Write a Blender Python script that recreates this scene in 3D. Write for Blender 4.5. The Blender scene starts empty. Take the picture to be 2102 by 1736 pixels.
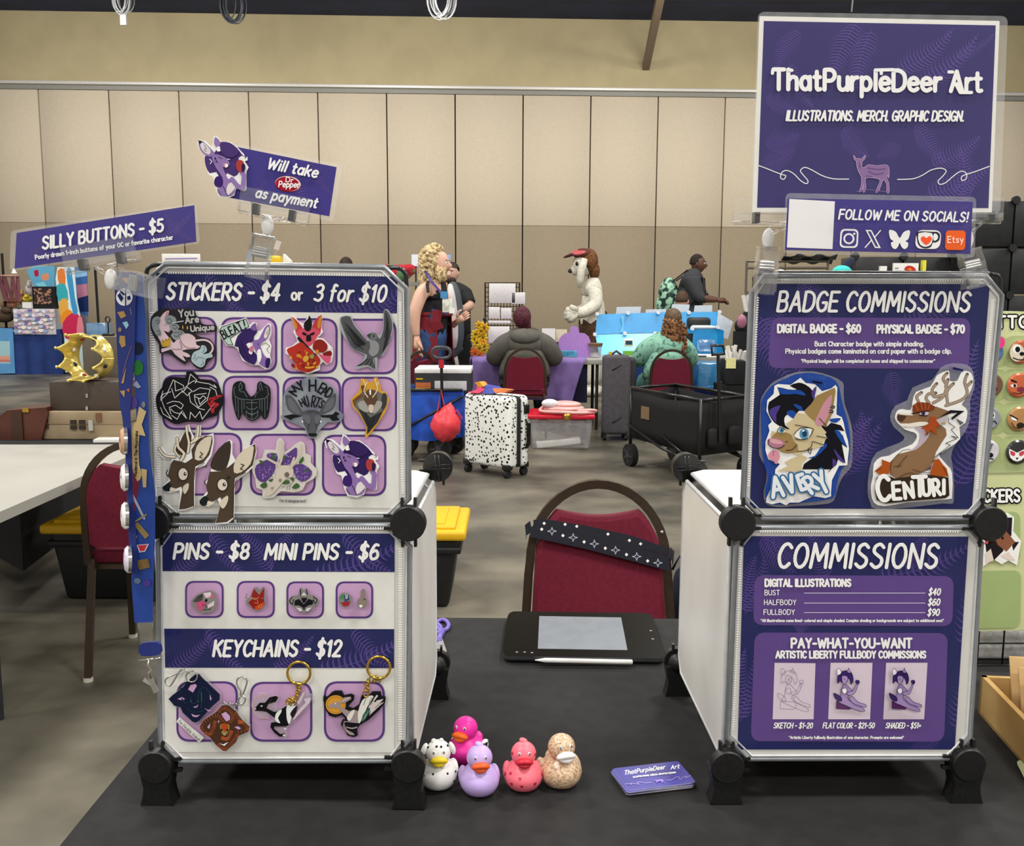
import bpy, bmesh, math, random
from mathutils import Vector, Matrix, Euler
V = Vector
SC = bpy.context.scene
COL = SC.collection
random.seed(7)
# ---------------------------------------------------------------- camera
FPX, PITCH, ROLL, CZ, IW, IH = 2000.0, 0.1332, -0.004, 1.40, 2102, 1736
TZ = 0.74                                   # top of the display table
_cp, _sp, _cr, _sr = math.cos(PITCH), math.sin(PITCH), math.cos(ROLL), math.sin(ROLL)
FWD = V((0, _cp, -_sp)); _U = V((0, _sp, _cp)); _R = V((1, 0, 0))
RGT = _R*_cr - _U*_sr; UPV = _R*_sr + _U*_cr
CAMP = V((0, 0, CZ))
cd = bpy.data.cameras.new('camera'); cam = bpy.data.objects.new('camera', cd); COL.objects.link(cam)
cd.sensor_fit = 'HORIZONTAL'; cd.sensor_width = 36; cd.lens = FPX/IW*36; cd.clip_start = .05; cd.clip_end = 200
cam.matrix_world = Matrix(((RGT.x, UPV.x, -FWD.x, 0), (RGT.y, UPV.y, -FWD.y, 0), (RGT.z, UPV.z, -FWD.z, CZ), (0, 0, 0, 1)))
SC.camera = cam
# ---------------------------------------------------------------- light
wd = bpy.data.worlds.new('hall_air'); SC.world = wd; wd.use_nodes = True
wd.node_tree.nodes['Background'].inputs[0].default_value = (1.0, .975, .94, 1)
wd.node_tree.nodes['Background'].inputs[1].default_value = .56
def area(name, loc, size, power, rot=(0, 0, 0), col=(1, .97, .92)):
    ld = bpy.data.lights.new(name, 'AREA'); ld.shape = 'RECTANGLE'; ld.size, ld.size_y = size; ld.energy = power; ld.color = col
    o = bpy.data.objects.new(name, ld); COL.objects.link(o); o.location = loc; o.rotation_euler = rot
for ix in (-7.5, -2.5, 2.5, 7.5):
    for iy in (-5, 0, 5, 10):
        area('hall_light', (ix, iy, 6.1), (1.3, .8), 215)
    area('wall_fill', (ix, 14.5, 5.6), (1.3, .8), 150, (math.radians(52), 0, 0))  # added fill row, tilted at the back wall to brighten its upper part
SC.view_settings.view_transform = 'Standard'; SC.view_settings.look = 'None'
SC.view_settings.gamma = 1; SC.view_settings.use_curve_mapping = False
SC.view_settings.exposure = 0.0
# ---------------------------------------------------------------- pixels to points
def ray(px, py):
    return FWD + RGT*((px-IW/2)/FPX) + UPV*(-(py-IH/2)/FPX)
def at_y(px, py, y):
    r = ray(px, py); return CAMP + r*(y/r.y)
def at_z(px, py, z):
    r = ray(px, py); return CAMP + r*((z-CZ)/r.z)
class PL:
    """a real plane in the room (origin, normal towards the aisle)"""
    def __init__(s, o, n): s.o, s.n = V(o), V(n).normalized()
    def hit(s, px, py, lift=0):
        r = ray(px, py); o = s.o + s.n*lift
        return CAMP + r*((o-CAMP).dot(s.n)/r.dot(s.n))
    @staticmethod
    def yaw(x, y, a, z=TZ, tilt=0):
        n = Matrix.Rotation(a, 3, 'Z') @ (Matrix.Rotation(tilt, 3, 'X') @ V((0, -1, 0)))
        return PL((x, y, z), n)
# ---------------------------------------------------------------- materials
def lin(c):
    if isinstance(c, str):
        c = c.lstrip('#'); c = [int(c[i:i+2], 16) for i in (0, 2, 4)]
    return tuple(((x/255)/12.92 if x/255 <= .04045 else ((x/255+.055)/1.055)**2.4) for x in c)
MATS = {}
def M(name, c, rough=.6, metal=0., var=.05, scale=60., bump=0., spec=.4, trans=0., alpha=1., sss=0., c2=None, lo=.4, hi=.6, detail=3, emit=0., coat=0., bscale=None, vor=False):
    if name in MATS: return MATS[name]
    m = bpy.data.materials.new(name); m.use_nodes = True; nt = m.node_tree; b = nt.nodes['Principled BSDF']
    a = lin(c); d = lin(c2) if c2 else None
    tc = nt.nodes.new('ShaderNodeTexCoord')
    if vor:
        nz = nt.nodes.new('ShaderNodeTexVoronoi'); nz.inputs['Scale'].default_value = scale; fac = nz.outputs['Distance']
    else:
        nz = nt.nodes.new('ShaderNodeTexNoise'); nz.inputs['Scale'].default_value = scale; nz.inputs['Detail'].default_value = detail; fac = nz.outputs['Fac']
    nt.links.new(tc.outputs['Object'], nz.inputs['Vector'])
    rp = nt.nodes.new('ShaderNodeValToRGB'); e = rp.color_ramp.elements
    e[0].position, e[1].position = lo, hi
    e[0].color = (*[x*(1-var) for x in a], 1); e[1].color = (*(d or [min(1, x*(1+var)) for x in a]), 1)
    nt.links.new(fac, rp.inputs[0]); nt.links.new(rp.outputs[0], b.inputs['Base Color'])
    b.inputs['Roughness'].default_value = rough; b.inputs['Metallic'].default_value = metal
    b.inputs['Specular IOR Level'].default_value = spec; b.inputs['Transmission Weight'].default_value = trans
    b.inputs['Alpha'].default_value = alpha; b.inputs['Coat Weight'].default_value = coat; b.inputs['Coat Roughness'].default_value = .12
    if sss: b.inputs['Subsurface Weight'].default_value = sss; b.inputs['Subsurface Radius'].default_value = (.01, .006, .004)
    if emit:
        nt.links.new(rp.outputs[0], b.inputs['Emission Color']); b.inputs['Emission Strength'].default_value = emit
    if bump:
        bp = nt.nodes.new('ShaderNodeBump'); bp.inputs['Strength'].default_value = bump; bp.inputs['Distance'].default_value = .004
        src = fac
        if bscale:
            n2 = nt.nodes.new('ShaderNodeTexNoise'); n2.inputs['Scale'].default_value = bscale; nt.links.new(tc.outputs['Object'], n2.inputs['Vector']); src = n2.outputs['Fac']
        nt.links.new(src, bp.inputs['Height']); nt.links.new(bp.outputs[0], b.inputs['Normal'])
    m.diffuse_color = (*a, 1); MATS[name] = m; return m
def CLEAR(name, tint=(1, 1, 1), gloss=.1, haze=.06, rough=.08, edge=.5, hz=(.9, .9, .9)):
    """thin clear plastic: see-through, a little milky, shinier at the grazing edges"""
    if name in MATS: return MATS[name]
    m = bpy.data.materials.new(name); m.use_nodes = True; nt = m.node_tree; nt.nodes.remove(nt.nodes['Principled BSDF'])
    N = nt.nodes.new; out = nt.nodes['Material Output']
    t = N('ShaderNodeBsdfTransparent'); t.inputs[0].default_value = (*tint, 1)
    g = N('ShaderNodeBsdfGlossy'); g.inputs['Roughness'].default_value = rough; g.inputs['Color'].default_value = (.9, .9, .9, 1)
    d = N('ShaderNodeBsdfDiffuse'); d.inputs[0].default_value = (*hz, 1)
    tc = N('ShaderNodeTexCoord'); nz = N('ShaderNodeTexNoise'); nz.inputs['Scale'].default_value = 70; nt.links.new(tc.outputs['Object'], nz.inputs['Vector'])
    mr = N('ShaderNodeMapRange'); mr.inputs['To Min'].default_value = haze*.5; mr.inputs['To Max'].default_value = haze*1.5; nt.links.new(nz.outputs['Fac'], mr.inputs['Value'])
    m1 = N('ShaderNodeMixShader'); nt.links.new(mr.outputs[0], m1.inputs[0]); nt.links.new(t.outputs[0], m1.inputs[1]); nt.links.new(d.outputs[0], m1.inputs[2])
    lw = N('ShaderNodeLayerWeight'); lw.inputs['Blend'].default_value = .35
    ma = N('ShaderNodeMath'); ma.operation = 'MULTIPLY_ADD'; ma.inputs[1].default_value = edge; ma.inputs[2].default_value = gloss; nt.links.new(lw.outputs['Facing'], ma.inputs[0])
    m2 = N('ShaderNodeMixShader'); nt.links.new(ma.outputs[0], m2.inputs[0]); nt.links.new(m1.outputs[0], m2.inputs[1]); nt.links.new(g.outputs[0], m2.inputs[2])
    nt.links.new(m2.outputs[0], out.inputs[0]); m.diffuse_color = (.9, .9, .9, .3); MATS[name] = m; return m
def C(h, rough=.5):
    return M('print_'+h.lstrip('#')+('' if rough == .5 else '_%d' % (rough*100)), h, rough=rough, var=.012, scale=30, spec=.1)
# ---------------------------------------------------------------- meshes
ORG = {}
def cat_rom(p, n=4, closed=True):
    out = []; k = len(p)
    for i in range(k if closed else k-1):
        a, b, c, d = ((p[(i-1) % k], p[i], p[(i+1) % k], p[(i+2) % k]) if closed else (p[max(i-1, 0)], p[i], p[i+1], p[min(i+2, k-1)]))
        for j in range(n):
            t = j/n
            out.append(tuple(.5*(2*b[q]+(c[q]-a[q])*t+(2*a[q]-5*b[q]+4*c[q]-d[q])*t*t+(3*b[q]-a[q]-3*c[q]+d[q])*t**3) for q in range(len(b))))
    if not closed: out.append(tuple(p[-1]))
    return out
def empty(name, loc=(0, 0, 0), rz=0):
    o = bpy.data.objects.new(name, None); COL.objects.link(o); o.location = loc; o.rotation_euler = (0, 0, rz); o.empty_display_size = .05
    ORG[o.name] = V(loc); return o
def tag(o, label=None, cat=None, group=None, kind=None):
    for k, v in (('label', label), ('category', cat), ('group', group), ('kind', kind)):
        if v: o[k] = v
    return o
def thing(name, loc, label, cat, group=None, rz=0):
    return tag(empty(name, loc, rz), label, cat, group)
def place(o, loc, rz=0):
    o.location = loc; o.rotation_euler = (0, 0, rz)
def dup(o, parent=None):
    c = o.copy(); COL.objects.link(c)
    if parent: c.parent = parent
    for ch in list(o.children): dup(ch, c)
    return c
class MB:
    def __init__(s): s.v, s.f, s.mi, s.mats, s.sm = [], [], [], [], []
    def m(s, mat):
        if mat not in s.mats: s.mats.append(mat)
        return s.mats.index(mat)
    def add(s, vs, fs, mat, smooth=False):
        k = len(s.v); s.v += [tuple(p) for p in vs]; i = s.m(mat)
        for f in fs: s.f.append([k+q for q in f]); s.mi.append(i); s.sm.append(smooth)
        return s
    def bm(s, bm, mat, smooth=False, mx=None):
        bm.verts.index_update()
        s.add([(mx @ v.co if mx else v.co) for v in bm.verts], [[v.index for v in f.verts] for f in bm.faces], mat, smooth); bm.free(); return s
    def box(s, c, sz, mat, rot=None, bev=0., seg=2, taper=None):
        bm = bmesh.new(); bmesh.ops.create_cube(bm, size=1)
        for v in bm.verts:
            t = (taper if taper and v.co.z < 0 else 1)
            v.co = V((v.co.x*sz[0]*t, v.co.y*sz[1]*t, v.co.z*sz[2]))
        if bev: bmesh.ops.bevel(bm, geom=bm.edges[:], offset=bev, segments=seg, affect='EDGES', profile=.5)
        mx = Matrix.Translation(V(c)) @ (Euler(rot).to_matrix().to_4x4() if rot else Matrix())
        return s.bm(bm, mat, bool(bev), mx)
    def cyl(s, p0, p1, r0, mat, r1=None, n=14, caps=True, smooth=True):
        p0, p1 = V(p0), V(p1); r1 = r0 if r1 is None else r1
        d = (p1-p0).normalized(); a = d.orthogonal().normalized(); b = d.cross(a)
        vs = [p+(a*math.cos(2*math.pi*i/n)+b*math.sin(2*math.pi*i/n))*r for p, r in ((p0, r0), (p1, r1)) for i in range(n)]
        s.add(vs, [[i, (i+1) % n, n+(i+1) % n, n+i] for i in range(n)], mat, smooth)
        if caps: s.add(vs[:n], [list(range(n))[::-1]], mat); s.add(vs[n:], [list(range(n))], mat)
        return s
    def tube(s, pts, r, mat, n=8, closed=False, flat=None):
        """round (or flat: width, thickness, up) section along a path"""
        pts = [V(p) for p in pts]; k = len(pts); rr = r if isinstance(r, (list, tuple)) else [r]*k
        vs = []; a = None
        for i, p in enumerate(pts):
            q0, q1 = (pts[(i-1) % k], pts[(i+1) % k]) if closed else (pts[max(i-1, 0)], pts[min(i+1, k-1)])
            d = (q1-q0).normalized()
            if flat:
                w = V(flat[2]); w = (w - d*w.dot(d)).normalized(); b = d.cross(w)
                vs += [p+w*flat[0]*x+b*flat[1]*y for x, y in ((-.5, -.5), (.5, -.5), (.5, .5), (-.5, .5))]
            else:
                a = (d.orthogonal() if a is None else a - d*a.dot(d)).normalized(); b = d.cross(a)
                vs += [p+(a*math.cos(2*math.pi*j/n)+b*math.sin(2*math.pi*j/n))*rr[i] for j in range(n)]
        if flat: n = 4
        fs = [[i*n+j, i*n+(j+1) % n, ((i+1) % k)*n+(j+1) % n, ((i+1) % k)*n+j] for i in range(k if closed else k-1) for j in range(n)]
        if not closed: fs += [list(range(n))[::-1], [(k-1)*n+j for j in range(n)]]
        return s.add(vs, fs, mat, not flat)
    def lathe(s, prof, mat, c=(0, 0, 0), n=24, mx=None, sx=1, sy=1):
        vs = []; c = V(c)
        for r, z in prof:
            for i in range(n):
                p = V((r*sx*math.cos(2*math.pi*i/n), r*sy*math.sin(2*math.pi*i/n), z)); vs.append(c+(mx @ p if mx else p))
        k = len(prof)
        fs = [[i*n+j, i*n+(j+1) % n, (i+1)*n+(j+1) % n, (i+1)*n+j] for i in range(k-1) for j in range(n)]
        fs += [list(range(n))[::-1], [(k-1)*n+j for j in range(n)]]
        return s.add(vs, fs, mat, True)
    def ell(s, c, r, mat, rot=None, n=16, k=10, fn=None):
        mx = Euler(rot).to_matrix() if rot else None; vs = []; c = V(c)
        for i in range(1, k):
            th = math.pi*i/k
            for j in range(n):
                u = V((math.sin(th)*math.cos(2*math.pi*j/n), math.sin(th)*math.sin(2*math.pi*j/n), math.cos(th)))
                p = V((u.x*r[0], u.y*r[1], u.z*r[2]))
                if fn: p = V(fn(p, u))
                vs.append(c+(mx @ p if mx else p))
        for sg in (1, -1):
            p = V((0, 0, sg*r[2]))
            if fn: p = V(fn(p, V((0, 0, sg))))
            vs.append(c+(mx @ p if mx else p))
        t, b = len(vs)-2, len(vs)-1
        fs = [[i*n+j, (i+1)*n+j, (i+1)*n+(j+1) % n, i*n+(j+1) % n] for i in range(k-2) for j in range(n)]
        fs += [[t, j, (j+1) % n] for j in range(n)] + [[b, (k-2)*n+(j+1) % n, (k-2)*n+j] for j in range(n)]
        return s.add(vs, fs, mat, True)
    def prism(s, pts, off, mat, side=None):
        """polygon given as 3-D points, thickened along off"""
        pts = [V(p) for p in pts]; off = V(off); k = len(pts)
        s.add(pts, [list(range(k))], mat); s.add([p+off for p in pts], [list(range(k))[::-1]], side or mat)
        return s.add(pts+[p+off for p in pts], [[i, (i+1) % k, k+(i+1) % k, k+i] for i in range(k)], side or mat)
    def grid(s, fn, nu, nv, mat, smooth=True, closed_u=False):
        vs = [fn(i/nu, j/nv) for j in range(nv+1) for i in range(nu+1)]
        return s.add(vs, [[j*(nu+1)+i, j*(nu+1)+i+1, (j+1)*(nu+1)+i+1, (j+1)*(nu+1)+i] for j in range(nv) for i in range(nu)], mat, smooth)
    def xf(s, mx):
        s.v = [tuple(mx @ V(p)) for p in s.v]; return s
    def bounds(s):
        return [(min(p[i] for p in s.v), max(p[i] for p in s.v)) for i in range(3)]
    def build(s, name, parent=None, base=None, label=None, kind=None, solid=0):
        me = bpy.data.meshes.new(name)
        if parent is not None: og = ORG[parent.name]
        elif base is not None: og = V(base)
        else:
            b = s.bounds(); og = V(((b[0][0]+b[0][1])/2, (b[1][0]+b[1][1])/2, b[2][0]))
        me.from_pydata([(p[0]-og.x, p[1]-og.y, p[2]-og.z) for p in s.v], [], s.f)
        for m in s.mats: me.materials.append(m)
        me.polygons.foreach_set('material_index', s.mi); me.polygons.foreach_set('use_smooth', s.sm)
        me.update()
        o = bpy.data.objects.new(name, me); COL.objects.link(o)
        if parent is not None: o.parent = parent
        else: o.location = og
        ORG[o.name] = og
        if solid:
            md = o.modifiers.new('thickness', 'SOLIDIFY'); md.thickness = solid; md.offset = 0
        if label: o['label'] = label
        if kind: o['kind'] = kind
        return o
    def sbuild(s, name, **k):
        o = s.build(name, **k); o['kind'] = 'structure'; return o
def P(t):
    a = [float(x) for x in t.replace(',', ' ').split()]; return list(zip(a[::2], a[1::2]))
def clip_poly(p, q):
    """convex clip of polygon p by q"""
    ar = sum(q[i][0]*q[(i+1) % len(q)][1]-q[(i+1) % len(q)][0]*q[i][1] for i in range(len(q)))
    sg = 1 if ar > 0 else -1
    for i in range(len(q)):
        a, b = q[i], q[(i+1) % len(q)]; out = []
        f = lambda t: sg*((b[0]-a[0])*(t[1]-a[1])-(b[1]-a[1])*(t[0]-a[0]))
        for j in range(len(p)):
            u, w = p[j], p[(j+1) % len(p)]; fu, fw = f(u), f(w)
            if fu >= 0: out.append(u)
            if fu*fw < 0:
                t = fu/(fu-fw); out.append((u[0]+(w[0]-u[0])*t, u[1]+(w[1]-u[1])*t))
        p = out
        if not p: return []
    return p
DZ = .00013
class Art(MB):
    """flat print and cut shapes on a plane; outlines read off the photograph, laid on that plane in layers a fraction of a millimetre apart"""
    def __init__(s, pl, tf=(0, 0, 1), lift=0., clip=None):
        super().__init__(); s.pl, s.tf, s.k, s.lift, s.clip, s.sub = pl, tf, 0, lift, clip, 0.
    def to(s, p): return (s.tf[0]+p[0]/s.tf[2], s.tf[1]+p[1]/s.tf[2])
    def w(s, p, extra=0.):
        q = s.to(p); return s.pl.hit(q[0], q[1], s.lift+s.k*DZ+extra+s.sub)
    def poly(s, pts, mat, sm=0, new=True):
        if isinstance(pts, str): pts = P(pts)
        if isinstance(mat, str): mat = C(mat)
        if sm: pts = cat_rom(pts, sm)
        if s.clip: pts = clip_poly(pts, s.clip)
        if len(pts) < 3: return s
        s.sub = 0. if new else (s.sub+2.2e-6) % 9e-5
        if new: s.k += 1
        return s.add([s.w(p) for p in pts], [list(range(len(pts)))], mat)
    def polys(s, lst, mat, sm=0):
        s.k += 1
        for t in lst: s.poly(t, mat, sm, False)
        return s
    def line(s, pts, w, mat, sm=0, closed=False, new=True, w1=None):
        if isinstance(pts, str): pts = P(pts)
        if isinstance(mat, str): mat = C(mat)
        if sm: pts = cat_rom(pts, sm, closed)
        if new: s.k += 1
        n = len(pts); m = n if closed else n-1; c0 = s.clip
        for i in range(m):
            a, b = pts[i], pts[(i+1) % n]; dx, dy = b[0]-a[0], b[1]-a[1]; l = math.hypot(dx, dy)
            if l < 1e-6: continue
            wa, wb = (w, w) if w1 is None else (w+(w1-w)*i/m, w+(w1-w)*(i+1)/m)
            nx, ny = -dy/l/2, dx/l/2
            s.poly([(a[0]+nx*wa, a[1]+ny*wa), (b[0]+nx*wb, b[1]+ny*wb), (b[0]-nx*wb, b[1]-ny*wb), (a[0]-nx*wa, a[1]-ny*wa)], mat, 0, False)
        for i in range(n):
            r = (w if w1 is None else w+(w1-w)*i/max(m, 1))/2
            s.poly([(pts[i][0]+r*math.cos(q*math.pi/4), pts[i][1]+r*math.sin(q*math.pi/4)) for q in range(8)], mat, 0, False)
        return s
    def lines(s, lst, w, mat, sm=0):
        s.k += 1
        for t in lst: s.line(t, w, mat, sm, False, False)
        return s
    def ell(s, c=None, rx=1, ry=None, mat=None, rot=0, n=24, new=True, **k):
        ry = rx if ry is None else ry; ca, sa = math.cos(rot), math.sin(rot)
        return s.poly([(c[0]+rx*math.cos(t)*ca-ry*math.sin(t)*sa, c[1]+rx*math.cos(t)*sa+ry*math.sin(t)*ca) for t in (2*math.pi*i/n for i in range(n))], mat, 0, new)
    def body(s, pts, mat, th, sm=0, side=None):
        """the cut-out itself: a plate of real thickness standing off the plane"""
        if isinstance(pts, str): pts = P(pts)
        if isinstance(mat, str): mat = C(mat)
        if sm: pts = cat_rom(pts, sm)
        fr = [s.w(p, th) for p in pts]; s.prism(fr, s.pl.n*(-th), mat, side); s.lift += th; return s
    def rrect(s, q, r, mat, new=True, clipq=True):
        """quad with rounded corners"""
        pts = []
        if isinstance(q, str): q = P(q)
        for i in range(4):
            a, b, c = q[i-1], q[i], q[(i+1) % 4]
            la, lc = math.dist(a, b), math.dist(b, c)
            p = (b[0]+(a[0]-b[0])*r/la, b[1]+(a[1]-b[1])*r/la); t = (b[0]+(c[0]-b[0])*r/lc, b[1]+(c[1]-b[1])*r/lc)
            for j in range(7):
                u = j/6; cc = (b[0]*.9+(p[0]+t[0])*.05, b[1]*.9+(p[1]+t[1])*.05)
                pts.append(((1-u)**2*p[0]+2*u*(1-u)*cc[0]+u*u*t[0], (1-u)**2*p[1]+2*u*(1-u)*cc[1]+u*u*t[1]))
        return s.poly(pts, mat, 0, new)
    def fern(s, x0, y0, x1, y1, w, mat, n=16, bend=.12, new=True):
        """a fern frond printed along a stem"""
        if isinstance(mat, str): mat = C(mat)
        if new: s.k += 1
        dx, dy = x1-x0, y1-y0; L = math.hypot(dx, dy); ux, uy = dx/L, dy/L; nx, ny = -uy, ux
        st = lambda t: (x0+dx*t+nx*bend*L*math.sin(math.pi*t*.8), y0+dy*t+ny*bend*L*math.sin(math.pi*t*.8))
        s.line([st(i/10) for i in range(11)], L*.008, mat, new=False)
        for i in range(n):
            t = .06+.92*i/n; c = st(t); ln = w*(1-t)**.7*(.35+.65*min(1, t*4))
            for sd in (-1, 1):
                tip = (c[0]+nx*sd*ln+ux*ln*.55, c[1]+ny*sd*ln+uy*ln*.55); mid = (c[0]+nx*sd*ln*.55+ux*ln*.16, c[1]+ny*sd*ln*.55+uy*ln*.16); h = L/n*.17
                s.poly([(c[0]-ux*h, c[1]-uy*h), (mid[0]-ux*h*1.1, mid[1]-uy*h*1.1), tip, (mid[0]+ux*h*.8, mid[1]+uy*h*.8), (c[0]+ux*h, c[1]+uy*h)], mat, 0, False)
        return s
    def ferns(s, lst, mat, **k):
        s.k += 1
        for t in lst: s.fern(*t, mat, new=False, **k)
        return s
    def text(s, t, p0, p1, h, w, mat, slant=0., gap=2.2, new=True, fat=0):
        """hand-lettered strokes fitted between p0 and p1 on the baseline"""
        if isinstance(mat, str): mat = C(mat)
        if new: s.k += 1
        X = 0; items = []
        for ch in t:
            if ch == ' ': X += 3.6; continue
            g = GL.get(ch) or GL['-']; items.append((X, g)); X += g[0]+gap
        X -= gap; dx, dy = p1[0]-p0[0], p1[1]-p0[1]; L = math.hypot(dx, dy)
        ex = (dx/X, dy/X); ey = (dy/L*h/10, -dx/L*h/10); sl = slant*h/10*X/L
        for gx, g in items:
            for pts, cl in g[1]:
                s.line([(p0[0]+ex[0]*(gx+x+sl*y)+ey[0]*y, p0[1]+ex[1]*(gx+x+sl*y)+ey[1]*y) for x, y in pts], w, mat, 0, cl, False)
        return s
# ---------------------------------------------------------------- stroke lettering
_G = '''A 6 0 0 3 10 6 0|1.1 3.5 4.9 3.5
B 5.2 0 0 0 10|~0 10 3.4 10 4.6 7.7 3.4 5.4 0 5.3|~0 5.3 4 5.2 5.2 2.7 4 .1 0 0
C 5.2 ~5.2 8.4 3.5 10 1.3 9 0 5 1.2 1 3.3 0 5.2 1.6
D 5.6 0 0 0 10|~0 10 3 9.9 5.4 7.6 5.4 2.6 3 .1 0 0
E 4.6 4.6 10 0 10 0 0 4.6 0|0 5.2 3.9 5.2
F 4.6 4.6 10 0 10 0 0|0 5.2 4 5.2
G 5.6 ~5.3 8.5 3.6 10 1.3 9 0 5 1.2 1 3.4 0 5.4 1.4 5.6 4.4|5.6 4.4 3.4 4.4
H 5.4 0 0 0 10|5.4 0 5.4 10|0 5 5.4 5
I .4 .2 0 .2 10
J 4 ~4 10 4 2.4 2.4 0 .6 .5 0 2.4
K 5.2 0 0 0 10|5 10 0 4.5|1.6 6 5.2 0
L 4.2 0 10 0 0 4.2 0
M 7 0 0 .6 10 3.5 3 6.4 10 7 0
N 5.6 0 0 0 10 5.6 0 5.6 10
O 5.8 o2.9 5 2.9 5
P 5 0 0 0 10|~0 10 3.5 9.9 5 7.4 3.5 4.7 0 4.6
Q 5.8 o2.9 5 2.9 5|3.6 2.4 5.8 -.6
R 5.2 0 0 0 10|~0 10 3.5 9.9 5 7.4 3.5 4.8 0 4.7|2 4.7 5.2 0
S 5 ~4.7 8.6 2.9 10 .8 9 .5 6.8 2.5 5.2 4.6 3.6 4.4 1.2 2.2 0 0 1.5
T 5.2 0 10 5.2 10|2.6 10 2.6 0
U 5.4 ~0 10 0 3 1 .5 2.7 0 4.4 .5 5.4 3 5.4 10
V 5.6 0 10 2.8 0 5.6 10
W 8 0 10 2 0 4 8 6 0 8 10
X 5.4 0 0 5.4 10|0 10 5.4 0
Y 5.2 0 10 2.6 5 5.2 10|2.6 5 2.6 0
Z 5 0 10 5 10 0 0 5 0
0 5 o2.5 5 2.5 5
1 2.4 0 7.8 1.8 10 1.8 0
2 4.8 ~.2 7.8 1.2 9.7 3 10 4.6 8.4 4 5.6 0 0|0 0 4.8 0
3 4.8 ~.2 8.8 2.4 10 4.4 8.4 3.6 5.9 1.6 5.3|~1.6 5.3 4 4.8 4.8 2.4 3 .1 0 1
4 5 3.6 0 3.6 10 0 3.2 5 3.2
5 4.8 4.4 10 .8 10 .4 5.6|~.4 5.6 2.8 6.2 4.8 4 4.2 1 2 0 0 1
6 4.8 ~4.2 9.4 2.2 9.6 .4 6 0 3 1 .3 2.8 0 4.7 1.4 4.6 4 3 5.8 .8 4.6
7 4.6 0 10 4.6 10 1.6 0
8 4.8 o2.4 7.6 2 2.4|o2.4 2.6 2.4 2.6
9 4.8 o2.4 7.2 2.4 2.8|~4.8 7.2 4.6 3 2 0
$ 5 ~4.7 8.6 2.9 10 .8 9 .5 6.8 2.5 5.2 4.6 3.6 4.4 1.2 2.2 0 0 1.5|2.5 11.6 2.5 -1.6
- 3.2 0 4.4 3.2 4.4
+ 3.4 0 4.4 3.4 4.4|1.7 2.7 1.7 6.1
. .5 .2 0 .3 .2
! .5 .3 10 .3 3.2|.3 .1 .3 .3
' .5 .3 10 .2 7.6
* 2.4 1.2 10 1.2 7.2|0 9.2 2.4 8|0 8 2.4 9.2
a 4.4 o2.1 3.2 2.1 3.2|4.3 6.4 4.4 0
b 4.4 0 10 0 0|o2.2 3.2 2.2 3.2
c 4 ~4 5.4 2.2 6.4 .4 5.2 0 3.2 .5 1 2.2 0 4 1
d 4.4 4.4 10 4.4 0|o2.2 3.2 2.2 3.2
e 4.3 ~0 3.4 4.2 3.6 3.8 5.6 2.2 6.4 .5 5.4 0 3.2 .6 .9 2.4 0 4.2 1
f 3 ~3 9.4 1.8 10 1 8.6 .9 0|0 6.2 2.6 6.2
g 4.4 o2.1 3.3 2.1 3.1|~4.3 6.4 4.4 -.6 2.8 -3 .4 -2.4
h 4.2 0 10 0 0|~0 4 1.4 6 3 6.2 4.1 5 4.2 0
i .4 .2 6.4 .2 0|.2 9 .2 9.2
j 1.6 ~1.5 6.4 1.5 -1.6 0 -3|1.5 9 1.5 9.2
k 4 0 10 0 0|3.8 6.4 0 2.8|1.4 4 4 0
l .6 .3 10 .3 0
m 6.4 0 6.4 0 0|~0 4.4 1.4 6.2 2.8 6 3.2 4.4 3.2 0|~3.2 4.4 4.6 6.2 6 6 6.4 4.4 6.4 0
n 4.2 0 6.4 0 0|~0 4.2 1.6 6.2 3.4 6.1 4.2 4.6 4.2 0
o 4.4 o2.2 3.2 2.2 3.2
p 4.4 0 6.4 0 -3.2|o2.2 3.2 2.2 3.2
q 4.4 4.4 6.4 4.4 -3.2|o2.2 3.2 2.2 3.2
r 2.8 0 6.4 0 0|~0 3.8 1.2 6 2.8 6.3
s 3.8 ~3.6 5.6 2 6.4 .5 5.4 .8 3.8 2.8 3 3.6 1.4 2 0 0 .9
t 3 1.2 9 1.2 1|~1.2 1 1.8 0 3 .3|0 6.3 2.8 6.3
u 4.2 ~0 6.4 0 1.8 1.2 .1 3 .4 4.2 2|4.2 6.4 4.2 0
v 4.2 0 6.4 2.1 0 4.2 6.4
w 6 0 6.4 1.5 0 3 5 4.5 0 6 6.4
x 4 0 0 4 6.4|0 6.4 4 0
y 4.2 0 6.4 2.2 .6|4.2 6.4 1.2 -3.2
z 3.8 0 6.4 3.8 6.4 0 0 3.8 0'''
GL = {}
for ln in _G.split('\n'):
    ch, wd_, rest = ln.split(' ', 2); st = []
    for q in rest.split('|'):
        if q[0] == 'o':
            a = [float(x) for x in q[1:].split()]
            st.append(([(a[0]+a[2]*math.cos(2*math.pi*i/14), a[1]+a[3]*math.sin(2*math.pi*i/14)) for i in range(14)], True))
        elif q[0] == '~': st.append((cat_rom(P(q[1:]), 3, False), False))
        else: st.append((P(q), False))
    GL[ch] = (float(wd_), st)
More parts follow.
